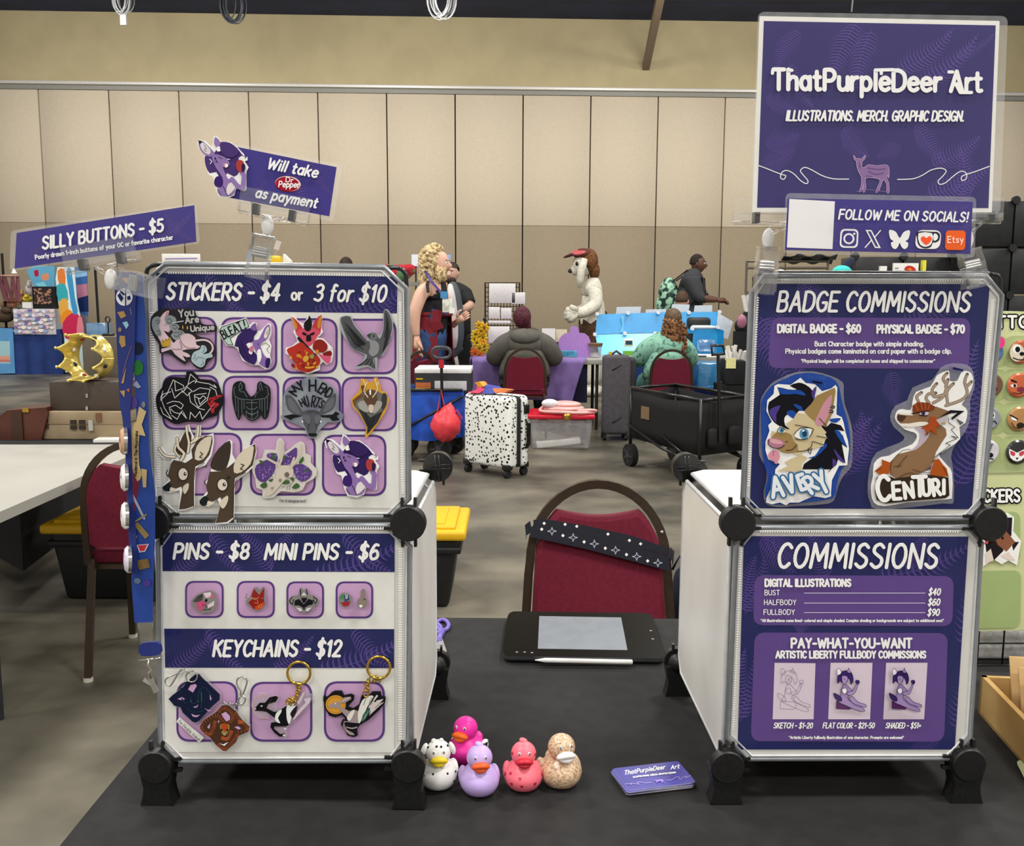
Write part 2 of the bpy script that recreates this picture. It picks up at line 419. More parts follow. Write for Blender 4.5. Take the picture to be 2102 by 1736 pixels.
# ================================================================ the hall
m_cream = M('cream_fabric_panel', '#cfc1aa', rough=.85, var=.025, scale=25, bump=.1, bscale=300)
m_tan = M('tan_fabric_panel', '#998b74', rough=.9, var=.03, scale=25, bump=.15, bscale=300)
m_upper = M('beige_plaster', '#b8aa84', rough=.8, var=.04, scale=2)
m_navyc = M('navy_ceiling', '#1d2644', rough=.8, var=.2, scale=1.5)
m_rail = M('rail_metal', '#d8d4cc', rough=.4, metal=.2)
m_dark = M('dark_gap', '#2b2620', rough=.8)
def mix_floor():
    m = M('polished_concrete', '#4d4a41', rough=.42, var=.12, scale=1.6, c2='#787263', lo=.38, hi=.66, detail=9, bump=.03, spec=.4)
    nt = m.node_tree; b = nt.nodes['Principled BSDF']; tc = nt.nodes.new('ShaderNodeTexCoord')
    mp = nt.nodes.new('ShaderNodeMapping'); mp.inputs['Scale'].default_value = (1, 1.6, 1); nt.links.new(tc.outputs['Object'], mp.inputs[0])
    n = nt.nodes.new('ShaderNodeTexNoise'); n.inputs['Scale'].default_value = 1.6; n.inputs['Detail'].default_value = 8; nt.links.new(mp.outputs[0], n.inputs['Vector'])
    r = nt.nodes.new('ShaderNodeValToRGB'); r.color_ramp.elements[0].position = .38; r.color_ramp.elements[1].position = .62
    r.color_ramp.elements[0].color = (.86, .86, .86, 1); r.color_ramp.elements[1].color = (1.05, 1.05, 1.05, 1); nt.links.new(n.outputs['Fac'], r.inputs[0])
    mx = nt.nodes.new('ShaderNodeMixRGB'); mx.blend_type = 'MULTIPLY'; mx.inputs[0].default_value = 1
    old = b.inputs['Base Color'].links[0].from_socket; nt.links.new(old, mx.inputs[1]); nt.links.new(r.outputs[0], mx.inputs[2]); nt.links.new(mx.outputs[0], b.inputs['Base Color'])
    return m
MB().box((0, 7, -.05), (32, 30, .1), mix_floor()).sbuild('floor', base=(0, 0, 0))
WY, WS = 19.5, .04
PLW = PL((0, WY, 0), (WS, -1, 0))
wx = lambda x, d=0.: V((x, WY+WS*x-d, 0))
z_top = PLW.hit(1050, 38).z; z_rail = PLW.hit(1050, 192).z; z_dado = PLW.hit(700, 461).z
rotw = (0, 0, math.atan(WS))
b = MB(); c = wx(0, -.1); b.box((c.x, c.y, (z_rail+z_top+1)/2), (34, .2, z_top+1-z_rail), m_upper, rotw)
b.sbuild('wall_back')
b = MB(); c = wx(0, -.2); b.box((c.x, c.y, z_rail/2), (34, .2, z_rail), m_dark, rotw)
x0 = PLW.hit(78, 200).x; x1 = PLW.hit(1489, 210).x; pw = (x1-x0)/10
for i in range(-4, 16):
    for lo, hi, mm in ((.02, z_dado, m_tan), (z_dado+.004, z_rail-.03, m_cream)):
        c = wx(x0+pw*(i+.5), -.06); b.box((c.x, c.y, (lo+hi)/2), (pw-.022, .12, hi-lo), mm, rotw, bev=.006, seg=1)
b.sbuild('wall_panels')
b = MB(); c = wx(0, .02); b.box((c.x, c.y, z_rail+.09), (34, .16, .06), m_rail, rotw, bev=.01); b.box((c.x, c.y+.04, z_rail+.02), (34, .08, .09), M('rail_grey', '#8a8880', rough=.5), rotw)
b.sbuild('trim_1')
b = MB(); b.box((0, 6, z_top+.06), (34, 28.5, .1), m_navyc); b.sbuild('ceiling')
b = MB()
for i in range(9):
    b.box((0, 4+i*1.75, z_top-.02), (34, .14, .1), M('ceiling_beam', '#1c2132', rough=.7))
b.sbuild('trim_2')
p0 = PLW.hit(1326, 137, .02); p1 = at_y(1343, -40, 14.6); p1.z = z_top
p1.x = p0.x + (at_y(1341, 0, 17.5).x-p0.x)*1.6
b = MB(); b.tube([p0, p1], .1, M('brown_strut', '#7d6a58', rough=.6), flat=(.13, .13, (1, 0, 0)))
tag(b.build('ceiling_strut'), 'brown square metal strut slanting from the upper wall to the ceiling', 'strut')
def coil(px, py, r, n, mat, lab, plug=False):
    o = at_y(px, py-r*.9, 16.2); s = 16.2/2000; b = MB()
    for i in range(n):
        a = random.uniform(-.5, .5); rr = r*s*random.uniform(.75, 1); t0 = random.uniform(0, 6)
        b.tube([(o.x+rr*.75*math.cos(t)*math.cos(a)+i*.012-n*.006, o.y+rr*math.cos(t)*math.sin(a), o.z+(rr-r*s)*-.4+rr*1.25*math.sin(t)) for t in (2*math.pi*j/20 for j in range(20))], .009, mat, 6, closed=True)
    b.tube([(o.x, o.y, o.z+r*s), (o.x+.02, o.y, z_top)], .014, mat, 6)
    if plug: b.box((o.x, o.y, o.z-r*s*1.55), (.1, .06, .16), M('white_plug', '#dcdad2'), bev=.01); b.tube([(o.x, o.y, o.z-r*s), (o.x, o.y, o.z-r*s*1.5)], .014, mat, 6)
    tag(b.build('cable_coil'), lab, 'cable', 'cable coils hanging from the ceiling')
coil(252, 22, 24, 11, M('grey_cable', '#9a9b9c', rough=.4), 'grey cable coil with a white plug hanging below it', True)
coil(478, 38, 30, 10, M('black_cable', '#3c3f48', rough=.4), 'dark cable coil hanging from the ceiling left of the middle')
coil(907, 27, 30, 12, M('white_cable', '#c9cacb', rough=.4), 'pale cable coil hanging from the ceiling above the aisle')
p = at_y(1748, 24, 16.2); tag(MB().tube([p, (p.x+.02, p.y, p.z+.4), (p.x-.05, p.y, z_top)], .012, MATS['grey_cable'], 6).build('hanging_cable'), 'thin grey cable hanging behind the top of the large title sign', 'cable')
# ================================================================ the display table
m_cloth = M('black_tablecloth', '#232222', rough=.85, var=.12, scale=30, bump=.08, bscale=420, spec=.25)
tl0, tl1 = at_z(118, 1740, TZ), at_z(332, 1478, TZ); TBY = at_z(1000, 1267, TZ).y; TFY = 1.03; TRX = 1.25
sl = (tl1.x-tl0.x)/(tl1.y-tl0.y); txl = lambda y: tl1.x+sl*(y-tl1.y)
t = thing('folding_table', (.1, 1.5, 0), 'long folding table hidden under the black tablecloth', 'table')
MB().box((.3, (TFY+TBY)/2, TZ-.03), (1.7, TBY-TFY-.06, .035), M('table_plastic', '#bdbab2')).build('tabletop', t)
for x in (-.3, 1.0):
    for y in (TFY+.1, TBY-.1): MB().cyl((x, y, 0), (x, y, TZ-.045), .014, M('table_leg_grey', '#77787a', metal=.6)).build('leg', t)
def cloth(u, v):
    # u,v past 0..1 hang down
    y = TFY+(TBY-TFY)*min(1, max(0, v)); x = txl(y)+(TRX-txl(y))*min(1, max(0, u)); z = TZ-.0012
    z += .001*math.sin(x*9+y*5)*math.sin(y*11-x*3) + .0016*max(0, 1-abs(y-at_cr-.015*math.sin(x*5))/.008) + .0012*max(0, 1-abs(y-at_cr2-.02*math.sin(x*4+1))/.01)
    z = min(z, TZ+.0002)
    dr = max(0, -u, u-1, -v, v-1)
    if dr > 0:
        k = min(1, dr/.06); w = .018*math.sin((x+y)*26)*k
        if u < 0: x -= .012*k+abs(w)
        if u > 1: x += .012*k+abs(w)
        if v < 0: y -= .012*k+abs(w)
        if v > 1: y += .012*k+abs(w)
        z = TZ-.002-(TZ-.03)*dr/.12
    return (x, y, z)
at_cr = at_z(1150, 1399, TZ).y; at_cr2 = at_z(1150, 1440, TZ).y
us = [-.12, -.08, -.04, -.012, 0]+[i/64 for i in range(1, 64)]+[1, 1.012, 1.04, 1.08, 1.12]; vs = [-.12, -.06, -.012, 0]+[i/70 for i in range(1, 70)]+[1, 1.012, 1.06, 1.12]
b = MB(); nu = len(us)
b.add([cloth(u, v) for v in vs for u in us], [[j*nu+i, j*nu+i+1, (j+1)*nu+i+1, (j+1)*nu+i] for j in range(len(vs)-1) for i in range(nu-1)], m_cloth, True)
tag(b.build('tablecloth', base=(.2, 1.4, 0)), 'black cloth draped over the front table under the sign cubes', 'tablecloth')
# ================================================================ the two sign cubes
m_board = M('white_plastic_board', '#d3d1cb', rough=.35, var=.02, scale=14, spec=.4)
m_rim = M('grey_panel_rim', '#8b8e92', rough=.3, metal=.35)
m_rim2 = M('pale_panel_rim', '#cfd0d0', rough=.3, metal=.2)
m_black = M('black_plastic', '#141414', rough=.45, var=.2, scale=200, spec=.4)
m_wire = M('black_wire', '#151515', rough=.3, spec=.5)
ST = {}
def q2(pl, s): return [pl.hit(x, y) for x, y in P(s)]
def stack(nm, x, y, yaw, sd, label, up, lo, wire, mids, bots, foots, back_mid):
    O = V((x, y, TZ)); ax = V((math.cos(yaw), math.sin(yaw), 0)); bx = V((-math.sin(yaw), math.cos(yaw), 0)); n = -bx
    pl = PL(O, n); L = lambda a, b_, z: O+ax*a+bx*b_+V((0, 0, z))
    r = thing('sign_cube', O, label, 'display cube', 'cube display stands on the front table'); ST[nm] = (pl, L, r)
    for nmn, s in (('upper_panel', up), ('lower_panel', lo)):
        pts = q2(pl, s); bb = MB(); bb.prism([p+n*.002 for p in pts], -n*.004, m_board); o = bb.build(nmn, r)
        cen = sum(pts, V())/len(pts); ins = [p+(cen-p).normalized()*.006 for p in pts]
        bb = MB(); bb.tube([p+n*.0015 for p in pts], .0034, m_rim, 8, closed=True); bb.tube([p+n*.0025 for p in ins], .0016, m_rim2, 6, closed=True); bb.build('panel_rim', o)
    wp = cat_rom(P(wire), 3, False); MB().tube([pl.hit(a, b_, -.008) for a, b_ in wp], .0028, m_wire, 8).build('wire_frame', r)
    # side, back and top panels, chamfered boards
    h = .158; z0, z1 = .05, .366; D = .342
    def board(name, f, e=.025, th=.0035):
        cs = [(0, e), (e, 0), (1-e, 0), (1, e), (1, 1-e), (1-e, 1), (e, 1), (0, 1-e)]
        e_ = [f(u, v) for u, v in cs]; nn = (e_[2]-e_[0]).cross(e_[4]-e_[2]).normalized()
        o = MB().prism([p+nn*th/2 for p in e_], -nn*th, m_board).build(name, r)
        MB().tube(e_, .0032, m_rim2, 8, closed=True).build('panel_rim', o)
    for s in (-1, 1): board('side_panel', lambda u, v, s=s: L(s*(h+.004), .014+u*(D-.03), z0+v*(z1-z0)), .07)
    board('back_panel', lambda u, v: L(-h+2*h*u, D-.004, z0+v*(z1-z0)), .07)
    board('top_panel', lambda u, v: L(-h+.004+u*2*(h-.004), .014+v*(D-.03), .3775), .07, .006)
    board('bottom_panel', lambda u, v: L(-h+.004+u*2*(h-.004), .014+v*(D-.03), .056), .07)
    def connector(c, nd, back=False, leg=None, rr=.0222):
        b_ = MB(); b_.cyl(c+nd*.002, c+nd*.014, rr, m_black, n=28); b_.cyl(c+nd*.014, c+nd*.0158, rr, m_black, r1=rr*.93, n=28)
        
        if not back: b_.ell(c-nd*.004, (.017, .017, .017), m_black, n=12, k=8)
        sx_ = -1 if (c-O).dot(ax) > 0 else 1
        for a_, z_ in ((sx_, 0), (0, 1), (0, -1)):
            if (leg is not None and z_ == -1) or (back and z_ > 0): continue
            d = ax*a_+V((0, 0, z_)); w_ = V((0, 0, 1)) if a_ else ax
            for q in (-.008, .008): b_.tube([c+d*.018+w_*q+nd*.003, c+d*.031+w_*q*1.0+nd*.002], .0024, m_black, flat=(.0035, .008, w_))
        if back:
            for a_, z_ in ((.9, .1), (-.1, .9)):
                d = ax*a_+V((0, 0, z_)); b_.tube([c-d*.019+nd*.0165, c+d*.019+nd*.0165], .0015, M('black_gloss_rib', '#222222', rough=.2), 6)
        b_.build('connector', r)
        if leg is not None:
            w0, zc = .0195, c.z-TZ; b2 = MB(); s_ = [(-.021, zc-.004), (-.0185, zc-.02), (-.0165, zc-.03), (-.018, .012), (-.0215, 0.0), (.0215, 0.0), (.018, .012), (.0165, zc-.03), (.0185, zc-.02), (.021, zc-.004)]
            b2.prism([V((c.x, c.y, TZ))+ax*a_+V((0, 0, z_))+nd*.013 for a_, z_ in s_], -nd*.026, m_black); b2.build('foot', r)
    for a, b_ in P(mids): connector(pl.hit(a, b_), n)
    for a, b_ in P(bots): connector(pl.hit(a, b_), n, leg=1)
    for s in (-1, 1):
        connector(L(s*.162, D, .3775+(.004 if s == sd else 0)), -n, leg=None, back=True) if s != sd else connector(pl.hit(*back_mid, -D), bx, back=True)
        connector(L(s*.162, D, .054), bx, leg=1)
    # grooves on the back discs face the camera through the open side
    c_ = pl.hit(*back_mid, -D); b_ = MB()
    b_.cyl(c_-bx*.004, c_-bx*.012, .0236, M('black_gloss', '#161616', rough=.22), n=28)
    for a_, z_ in ((1, .08), (-.08, 1)):
        d = ax*a_+V((0, 0, z_))
        for q in (-.003, .003):
            k = V((0, 0, 1))*q if abs(a_) > .5 else ax*q
            b_.tube([c_-d*.02-bx*.013+k, c_+d*.02-bx*.013+k], .0013, M('black_gloss_rib', '#222222', rough=.2), 6)
    b_.build('connector_hub', r)
stack('L', -.2906, 1.1936, -.0175, 1, 'white panel cube stack under the STICKERS and PINS posters, left on the table',
      '340,541 790,548 836,593 840,1024 803,1060 361,1060 314,1022 300,577', '353,1078 800,1077 842,1120 840,1517 806,1560 372,1561 330,1521 325,1115',
      '303,700 301,580 303,553 318,544 345,542 500,544 790,549 818,551 831,560 834,585 836,700', '320,1066 840,1070', '326,1565 840,1563', '', (900, 956))
stack('R', .4427, 1.2082, .0136, -1, 'white panel cube stack under the COMMISSIONS posters, right on the table',
      '1566,566 2023,566 2055,605 2016,1027 1984,1063 1562,1063 1524,1024 1542,600', '1543,1081 1984,1081 2013,1112 1990,1511 1946,1555 1536,1556 1492,1512 1510,1120',
      '1541,700 1548,590 1549,570 1560,562 1600,560 1990,561 2030,563 2048,566 2053,580 2052,640', '1510,1069 2023,1070', '1489,1565 1980,1560', '', (1408, 958))
# ================================================================ posters on the panels
m_paper = M('poster_paper', '#e4e3dc', rough=.35, var=.015, scale=80, spec=.3)
NAVY, FERN, FERN2, WHITE, PINK, PURP, BOX = '#1a2058', '#4a3a80', '#52418a', '#f3f2f0', '#c79fc6', '#57377f', '#5c4285'
m_sleeve = CLEAR('clear_sleeve', gloss=.012, haze=.008, edge=.12)
m_emb = M('embossed_strip', '#efeeea', rough=.3)
def poster(pl, name, quad, label, cat='poster', lift=.0024):
    a = Art(pl, lift=lift); qd = P(quad); a.rrect(qd, 1.5, m_paper); a.q = qd; return a
def sleeve(pl, parent, quad, dots, lift=.0056):
    a = Art(pl, lift=lift); a.poly(P(quad), m_sleeve); a.build('clear_sleeve', parent)
    for (x0, y0, x1, y1, w) in dots:
        b = Art(pl, lift=lift+.0004)
        n = int(math.hypot(x1-x0, y1-y0)/5); vert = abs(y1-y0) > abs(x1-x0); b.k += 1
        for i in range(n):
            t = i/n; x, y = x0+(x1-x0)*t, y0+(y1-y0)*t
            b.poly([(x, y), (x+(w if vert else 2.4), y), (x+(w if vert else 2.4), y+(2.4 if vert else w)), (x, y+(2.4 if vert else w))], m_emb, 0, False)
        b.build('binding_strip', parent)
def letter(pl, parent, lst, lift=.0046, col=WHITE, name='lettering'):
    """one child mesh per line of writing: (text, x0, y0, x1, y1, cap height, stroke, slant)"""
    for t in lst:
        a = Art(pl, lift=lift); a.text(t[0], (t[1], t[2]), (t[3], t[4]), t[5], t[6], t[8] if len(t) > 8 else col, slant=t[7] if len(t) > 7 else 0)
        a.build(name, parent)
def squares(a, lst, r, bw):
    a.k += 1
    for q in lst: a.rrect(q, r, C(PURP), new=False)
    a.k += 1
    for q in lst:
        c = (sum(p[0] for p in q)/4, sum(p[1] for p in q)/4)
        a.rrect([(p[0]-bw*(1 if p[0] > c[0] else -1), p[1]-bw*(1 if p[1] > c[1] else -1)) for p in q], r-bw*.7, C(PINK), new=False)
bxq = lambda x0, y0, x1, y1: [(x0, y0), (x1, y0), (x1, y1), (x0, y1)]
plL, LL, rootL = ST['L']; plR, LR, rootR = ST['R']
# STICKERS
a = poster(plL, 'poster', '321,560 816,568 819,1043 337,1037', '')
band = P('321,560 816,568 815,643 324,637'); a.poly(band, NAVY); a.clip = band
a.ferns([(700, 650, 850, 560, 34), (560, 560, 470, 650, 30), (640, 640, 780, 575, 28), (420, 560, 520, 640, 26), (330, 640, 420, 570, 22), (760, 560, 830, 650, 24)], FERN); a.clip = None
squares(a, [bxq(331, 650, 445, 763), bxq(453, 651, 569, 765), bxq(577, 653, 693, 767), bxq(700, 654, 814, 768), bxq(333, 769, 450, 882), bxq(457, 771, 573, 883), bxq(580, 773, 700, 883), bxq(701, 773, 815, 885),
            bxq(370, 888, 497, 1017), bxq(513, 890, 648, 1017), bxq(661, 892, 793, 1018)], 24, 4.5)
po = tag(a.build('poster'), 'STICKERS price poster with eleven pink squares on the upper left panel', 'poster', 'posters on the sign cubes')
letter(plL, po, [('STICKERS - $4', 342, 614, 571, 616, 33, 6.2, .16), ('or', 599, 615, 620, 615, 22, 5, 0), ('3 for $10', 645, 617, 789, 619, 33, 5.4, .2)])
letter(plL, po, [("I'm transparent!", 574, 1030, 628, 1031, 6, 1, 0), ("old", 413, 958, 424, 958, 8, 1.3, 0)], col='#555058')
sleeve(plL, po, '308,556 796,556 828,600 832,1020 800,1052 360,1052 322,1018 306,600', [(345, 557, 790, 562, 5), (818, 620, 824, 1015, 6), (308, 640, 322, 1000, 8)])
# PINS and KEYCHAINS
a = poster(plL, 'poster', '332,1093 810,1095 809,1544 339,1543', '')
for q, fs in (('332,1093 810,1095 810,1174 334,1172', [(640, 1180, 830, 1090, 36), (560, 1175, 480, 1095, 30), (430, 1090, 520, 1180, 26), (350, 1180, 430, 1095, 24), (700, 1095, 820, 1170, 30), (600, 1090, 560, 1175, 20)]),
              ('337,1290 809,1291 809,1371 339,1370', [(650, 1376, 830, 1290, 36), (420, 1290, 520, 1375, 28), (345, 1376, 430, 1290, 26), (560, 1372, 640, 1296, 24), (720, 1292, 815, 1365, 30)])):
    a.poly(q, NAVY); a.clip = P(q); a.ferns(fs, FERN2); a.clip = None
squares(a, [bxq(380, 1192, 459, 1268), bxq(486, 1192, 564, 1268), bxq(588, 1193, 665, 1269), bxq(689, 1193, 766, 1269)], 17, 4)
squares(a, [bxq(362, 1398, 488, 1522), bxq(513, 1399, 641, 1522), bxq(665, 1398, 790, 1522)], 26, 4.5)
po = tag(a.build('poster'), 'PINS and KEYCHAINS price poster with two navy bands on the lower left panel', 'poster', 'posters on the sign cubes')
letter(plL, po, [('PINS - $8', 357, 1146, 508, 1146, 30, 6, .16), ('MINI PINS - $6', 544, 1147, 774, 1147, 30, 6, .16), ('KEYCHAINS - $12', 438, 1346, 697, 1346, 31, 6, .16)])
sleeve(plL, po, '335,1084 800,1083 834,1122 832,1514 802,1552 374,1553 338,1516 330,1118', [(818, 1125, 818, 1520, 7), (352, 1081, 790, 1081, 5)])
# BADGE COMMISSIONS
def navy_poster(pl, quad, ferns, box):
    a = poster(pl, 'poster', quad, ''); qd = P(quad); a.poly(qd, NAVY); a.clip = qd; a.ferns(ferns, FERN); a.ferns([f for i, f in enumerate(ferns) if i % 3 == 0], FERN2, n=20, bend=-.1); a.clip = None
    for q, r in box: a.rrect(P(q), r, C(BOX))
    return a
a = navy_poster(plR, '1557,582 2032,583 1995,1045 1539,1043', [(1640, 575, 1700, 660, 36), (1760, 575, 1800, 660, 40), (1850, 660, 1990, 580, 40), (1560, 650, 1640, 780, 50), (1880, 575, 1900, 650, 30), (1830, 760, 1850, 840, 34), (1700, 980, 1800, 860, 46), (1750, 950, 1760, 840, 40), (1960, 1000, 2020, 820, 60), (1985, 900, 2020, 700, 46), (1780, 1010, 1900, 960, 40), (1545, 720, 1600, 620, 40), (1900, 860, 1990, 800, 36)],
                [('1584,651 1992,653 1989,757 1576,755', 18)])
po = tag(a.build('poster'), 'BADGE COMMISSIONS navy price poster on the upper right panel', 'poster', 'posters on the sign cubes')
letter(plR, po, [('BADGE COMMISSIONS', 1596, 638, 1988, 639, 39, 6, .16), ('DIGITAL BADGE - $60', 1597, 682, 1766, 682, 15.5, 4.3, 0), ('PHYSICAL BADGE - $70', 1801, 683, 1979, 683, 15.5, 4.3, 0),
                 ('Bust Character badge with simple shading.', 1673, 710, 1896, 710, 9, 2.1, 0), ('Physical badges come laminated on card paper with a badge clip.', 1613, 725, 1953, 725, 9, 2.1, 0), ('*Physical badges will be completed at home and shipped to commissioner*', 1645, 744, 1919, 744, 6.6, 1.6, 0)])
sleeve(plR, po, '1570,572 2018,571 2046,606 2010,1022 1980,1056 1566,1056 1532,1020 1549,604', [(2035, 615, 2002, 1005, 6), (1605, 572, 2015, 573, 5), (1553, 610, 1534, 1000, 5)])
# COMMISSIONS
a = navy_poster(plR, '1527,1100 1988,1101 1960,1538 1514,1538', [(1560, 1100, 1640, 1170, 40), (1700, 1185, 1650, 1095, 40), (1800, 1185, 1990, 1100, 44), (1530, 1260, 1560, 1140, 36), (1975, 1330, 1990, 1120, 46), (1900, 1100, 1880, 1180, 30), (1640, 1300, 1650, 1260, 22), (1960, 1500, 1975, 1330, 40), (1870, 1545, 1930, 1500, 30), (1520, 1480, 1540, 1330, 34)],
                [('1549,1180 1958,1182 1955,1285 1546,1283', 20), ('1549,1298 1946,1299 1938,1522 1541,1521', 20)])
a.k += 1
for y in (1217, 1237.5, 1257): a.line([(1651, y), (1899, y)], 1.3, C('#d8cfe6'), new=False)
a.k += 1
PICS = [P('1590,1360 1674,1361 1670,1476 1586,1476'), P('1705,1360 1791,1360 1786,1476 1700,1476'), P('1819,1360 1904,1360 1897,1476 1813,1476')]
for q in PICS: a.poly(q, C('#d9c9d6'), 0, False)
def seated(a, ox, oy, cols):
    """little figure of a seated deer-like animal on a cushion; crop 2.8x"""
    a.tf = (ox, oy, 2.8); ln, skin, hair, white, cush = cols
    B = lambda s, c, sm=3: (a.poly(s, c, sm) if c else None, a.line(s, 2.2, ln, sm, True))
    B('45,215 130,220 136,250 120,262 44,258', cush, 0)
    B('92,115 130,150 140,165 118,180 112,205 165,235 205,262 198,275 150,262 100,240 60,222 55,200 70,180 72,150', skin)
    B('30,168 70,190 74,214 50,210 34,192', hair)
    B('120,195 140,190 168,220 212,234 214,250 195,246 150,232 125,210', skin)
    B('76,148 100,140 104,165 86,172', white)
    B('104,165 140,155 160,112 168,118 150,168 118,182', skin, 2); B('158,112 154,98 170,94 178,104 170,118', hair, 2)
    B('55,60 95,40 130,50 142,92 128,120 120,90 100,80 84,112 66,100 50,112', hair)
    B('78,70 108,74 106,104 90,118 78,104', skin)
    B('52,66 48,34 62,28 74,52', white); B('104,48 116,24 128,56', skin, 0)
    a.lines(['86,88 96,90', '100,102 106,100'], 2, ln); a.tf = (0, 0, 1)
for q, c in zip(PICS, [('#8d8494', None, None, None, None), ('#2b2136', '#a98fc0', '#3c2668', '#efe9f0', '#5a2a63'), ('#2b2136', '#9a82b4', '#33205a', '#e5dce8', '#4e2458')]):
    seated(a, q[0][0]-4, q[0][1]+2, c)
po = tag(a.build('poster'), 'COMMISSIONS navy price poster with three small drawings on the lower right panel', 'poster', 'posters on the sign cubes')
letter(plR, po, [('COMMISSIONS', 1596, 1164, 1921, 1165, 48, 7, .16), ('DIGITAL ILLUSTRATIONS', 1571, 1203, 1746, 1203, 14, 4, 0), ('BUST', 1570, 1221, 1600, 1221, 10, 1.6), ('HALFBODY', 1569, 1241, 1634, 1241, 10, 1.6), ('FULLBODY', 1568, 1261, 1631, 1261, 10, 1.6),
                 ('$40', 1906, 1221, 1929, 1221, 13, 2.8, .2), ('$60', 1905, 1242, 1928, 1242, 13, 2.8, .2), ('$90', 1904, 1263, 1927, 1263, 13, 2.8, .2),
                 ('*All illustrations come lined, colored and simple shaded. Complex shading or backgrounds are subject to additional cost*', 1562, 1276, 1937, 1276, 5.4, 1.4),
                 ('PAY-WHAT-YOU-WANT', 1625, 1329, 1871, 1329, 18.5, 4.6), ('ARTISTIC LIBERTY FULLBODY COMMISSIONS', 1593, 1350, 1900, 1350, 13.5, 3.6),
                 ('SKETCH - $1-20', 1588, 1494, 1667, 1494, 10.5, 2.2, .2), ('FLAT COLOR - $21-50', 1689, 1494, 1794, 1494, 10.5, 2.2, .2), ('SHADED - $51+', 1818, 1494, 1889, 1494, 10.5, 2.2, .2),
                 ('*Artistic Liberty fullbody illustration of one character. Prompts are welcome!*', 1620, 1516, 1855, 1516, 5.4, 1.4)])
sleeve(plR, po, '1548,1088 1980,1088 2006,1116 1984,1508 1942,1548 1540,1549 1499,1508 1517,1118', [(1519, 1125, 1503, 1500, 4), (1560, 1088, 1970, 1088, 5)])
# ================================================================ signs on clear clips
m_clip = CLEAR('clear_clip_plastic', gloss=.04, haze=.02, edge=.55, rough=.04)
m_lam = CLEAR('laminate_film', gloss=.05, haze=.16, edge=.3, rough=.12)
m_lamtop = CLEAR('laminate_gloss', gloss=.018, haze=.0, edge=.12, rough=.2)
m_joint = M('white_ball_joint', '#f7f6f3', rough=.3)
m_band = M('grey_clip_band', '#4c4c4c', rough=.3)
def sign(pl, film, r, quad, label, bg, ferns, fcol='#5d4d92'):
    a = Art(pl); a.rrect(P(quad), 2, m_paper); a.q = P(quad); a.bgq = bg
    a.poly(P(bg), NAVY2 if pl is not plT else '#3f396e'); a.clip = P(bg); a.ferns(ferns, fcol, n=18); a.clip = None
    return a
NAVY2 = '#443c84'
def finish_sign(a, film, r, label, group=None):
    o = tag(a.build('sign'), label, 'sign', group)
    f = Art(a.pl, lift=-.0008); q = f.rrect(P(film), r, m_lam); 
    f.build('laminate_film', o); return o
def clip(pl, bar0, bar1, joint, foot_top, foot0, label, depth=.004):
    """spring clip: clear bar gripping the sheet, struts, white ball, jaws on the panel edge; pixel points on the plane"""
    b0, b1 = pl.hit(*bar0, depth), pl.hit(*bar1, depth); j = pl.hit(*joint, -.004); d = (b1-b0).normalized(); up = pl.n.cross(d); up = up if up.z > 0 else -up
    r = thing('sign_clip', pl.hit(*foot0), label, 'clip', 'clear sign clips')
    b = MB(); c = (b0+b1)/2; L_ = (b1-b0).length; n = pl.n
    b.tube([b0-up*.003, b1-up*.003], .006, m_clip, flat=(.010, .013, up)); b.tube([b0+up*.008+n*.004, b1+up*.008+n*.004], .006, m_clip, flat=(.024, .0016, up)); b.tube([b0-up*.009, b1-up*.009], .0022, m_clip, 8)
    b.build('gripper_bar', r)
    for t in (.24, .76): MB().tube([b0+d*L_*t-d*.003-up*.003, b0+d*L_*t+d*.003-up*.003], .006, m_band, flat=(.0125, .0155, up)).build('clip_band', r)
    b = MB()
    for t in (.38, .64): b.tube([b0+d*L_*t-up*.008, j+(c-j)*.3+d*(t-.5)*.02, j], .0022, m_clip, 8)
    b.build('strut', r)
    ft, fb = pl.hit(*foot_top, -.002), pl.hit(*foot0, .006); dn = (fb-ft).normalized(); l2 = (fb-ft).length; w = n.cross(dn)
    MB().ell(j, (.0075, .0075, .0125), m_joint, n=10, k=8).build('ball_joint', r)
    b = MB(); b.cyl(j+dn*.01, ft+dn*.004, .003, m_clip); b.tube([ft, ft+dn*.003], .01, m_clip, flat=(.027, .012, w))
    for s_, off in ((1, .005), (-1, -.007)):
        b.tube([ft+n*off*.6, ft+dn*l2*.35+n*off*1.6, ft+dn*l2*.62+n*off, fb+n*(.002 if s_ > 0 else -.022)], .01, m_clip, flat=(.024, .0018, w))
    for s_ in (-1, 1): b.tube([ft+w*s_*.011, ft+dn*l2*.4+w*s_*.0125, ft+dn*l2*.95+w*s_*.0115+n*.002], .002, m_clip, flat=(.002, .013, w))
    b.build('jaw', r)
    b = MB()
    for q in (.34, .4, .46): b.cyl(ft+dn*l2*q-w*.009, ft+dn*l2*q+w*.009, .0028, M('clip_spring', '#b9b9b6', rough=.25, metal=.8))
    b.build('spring', r)
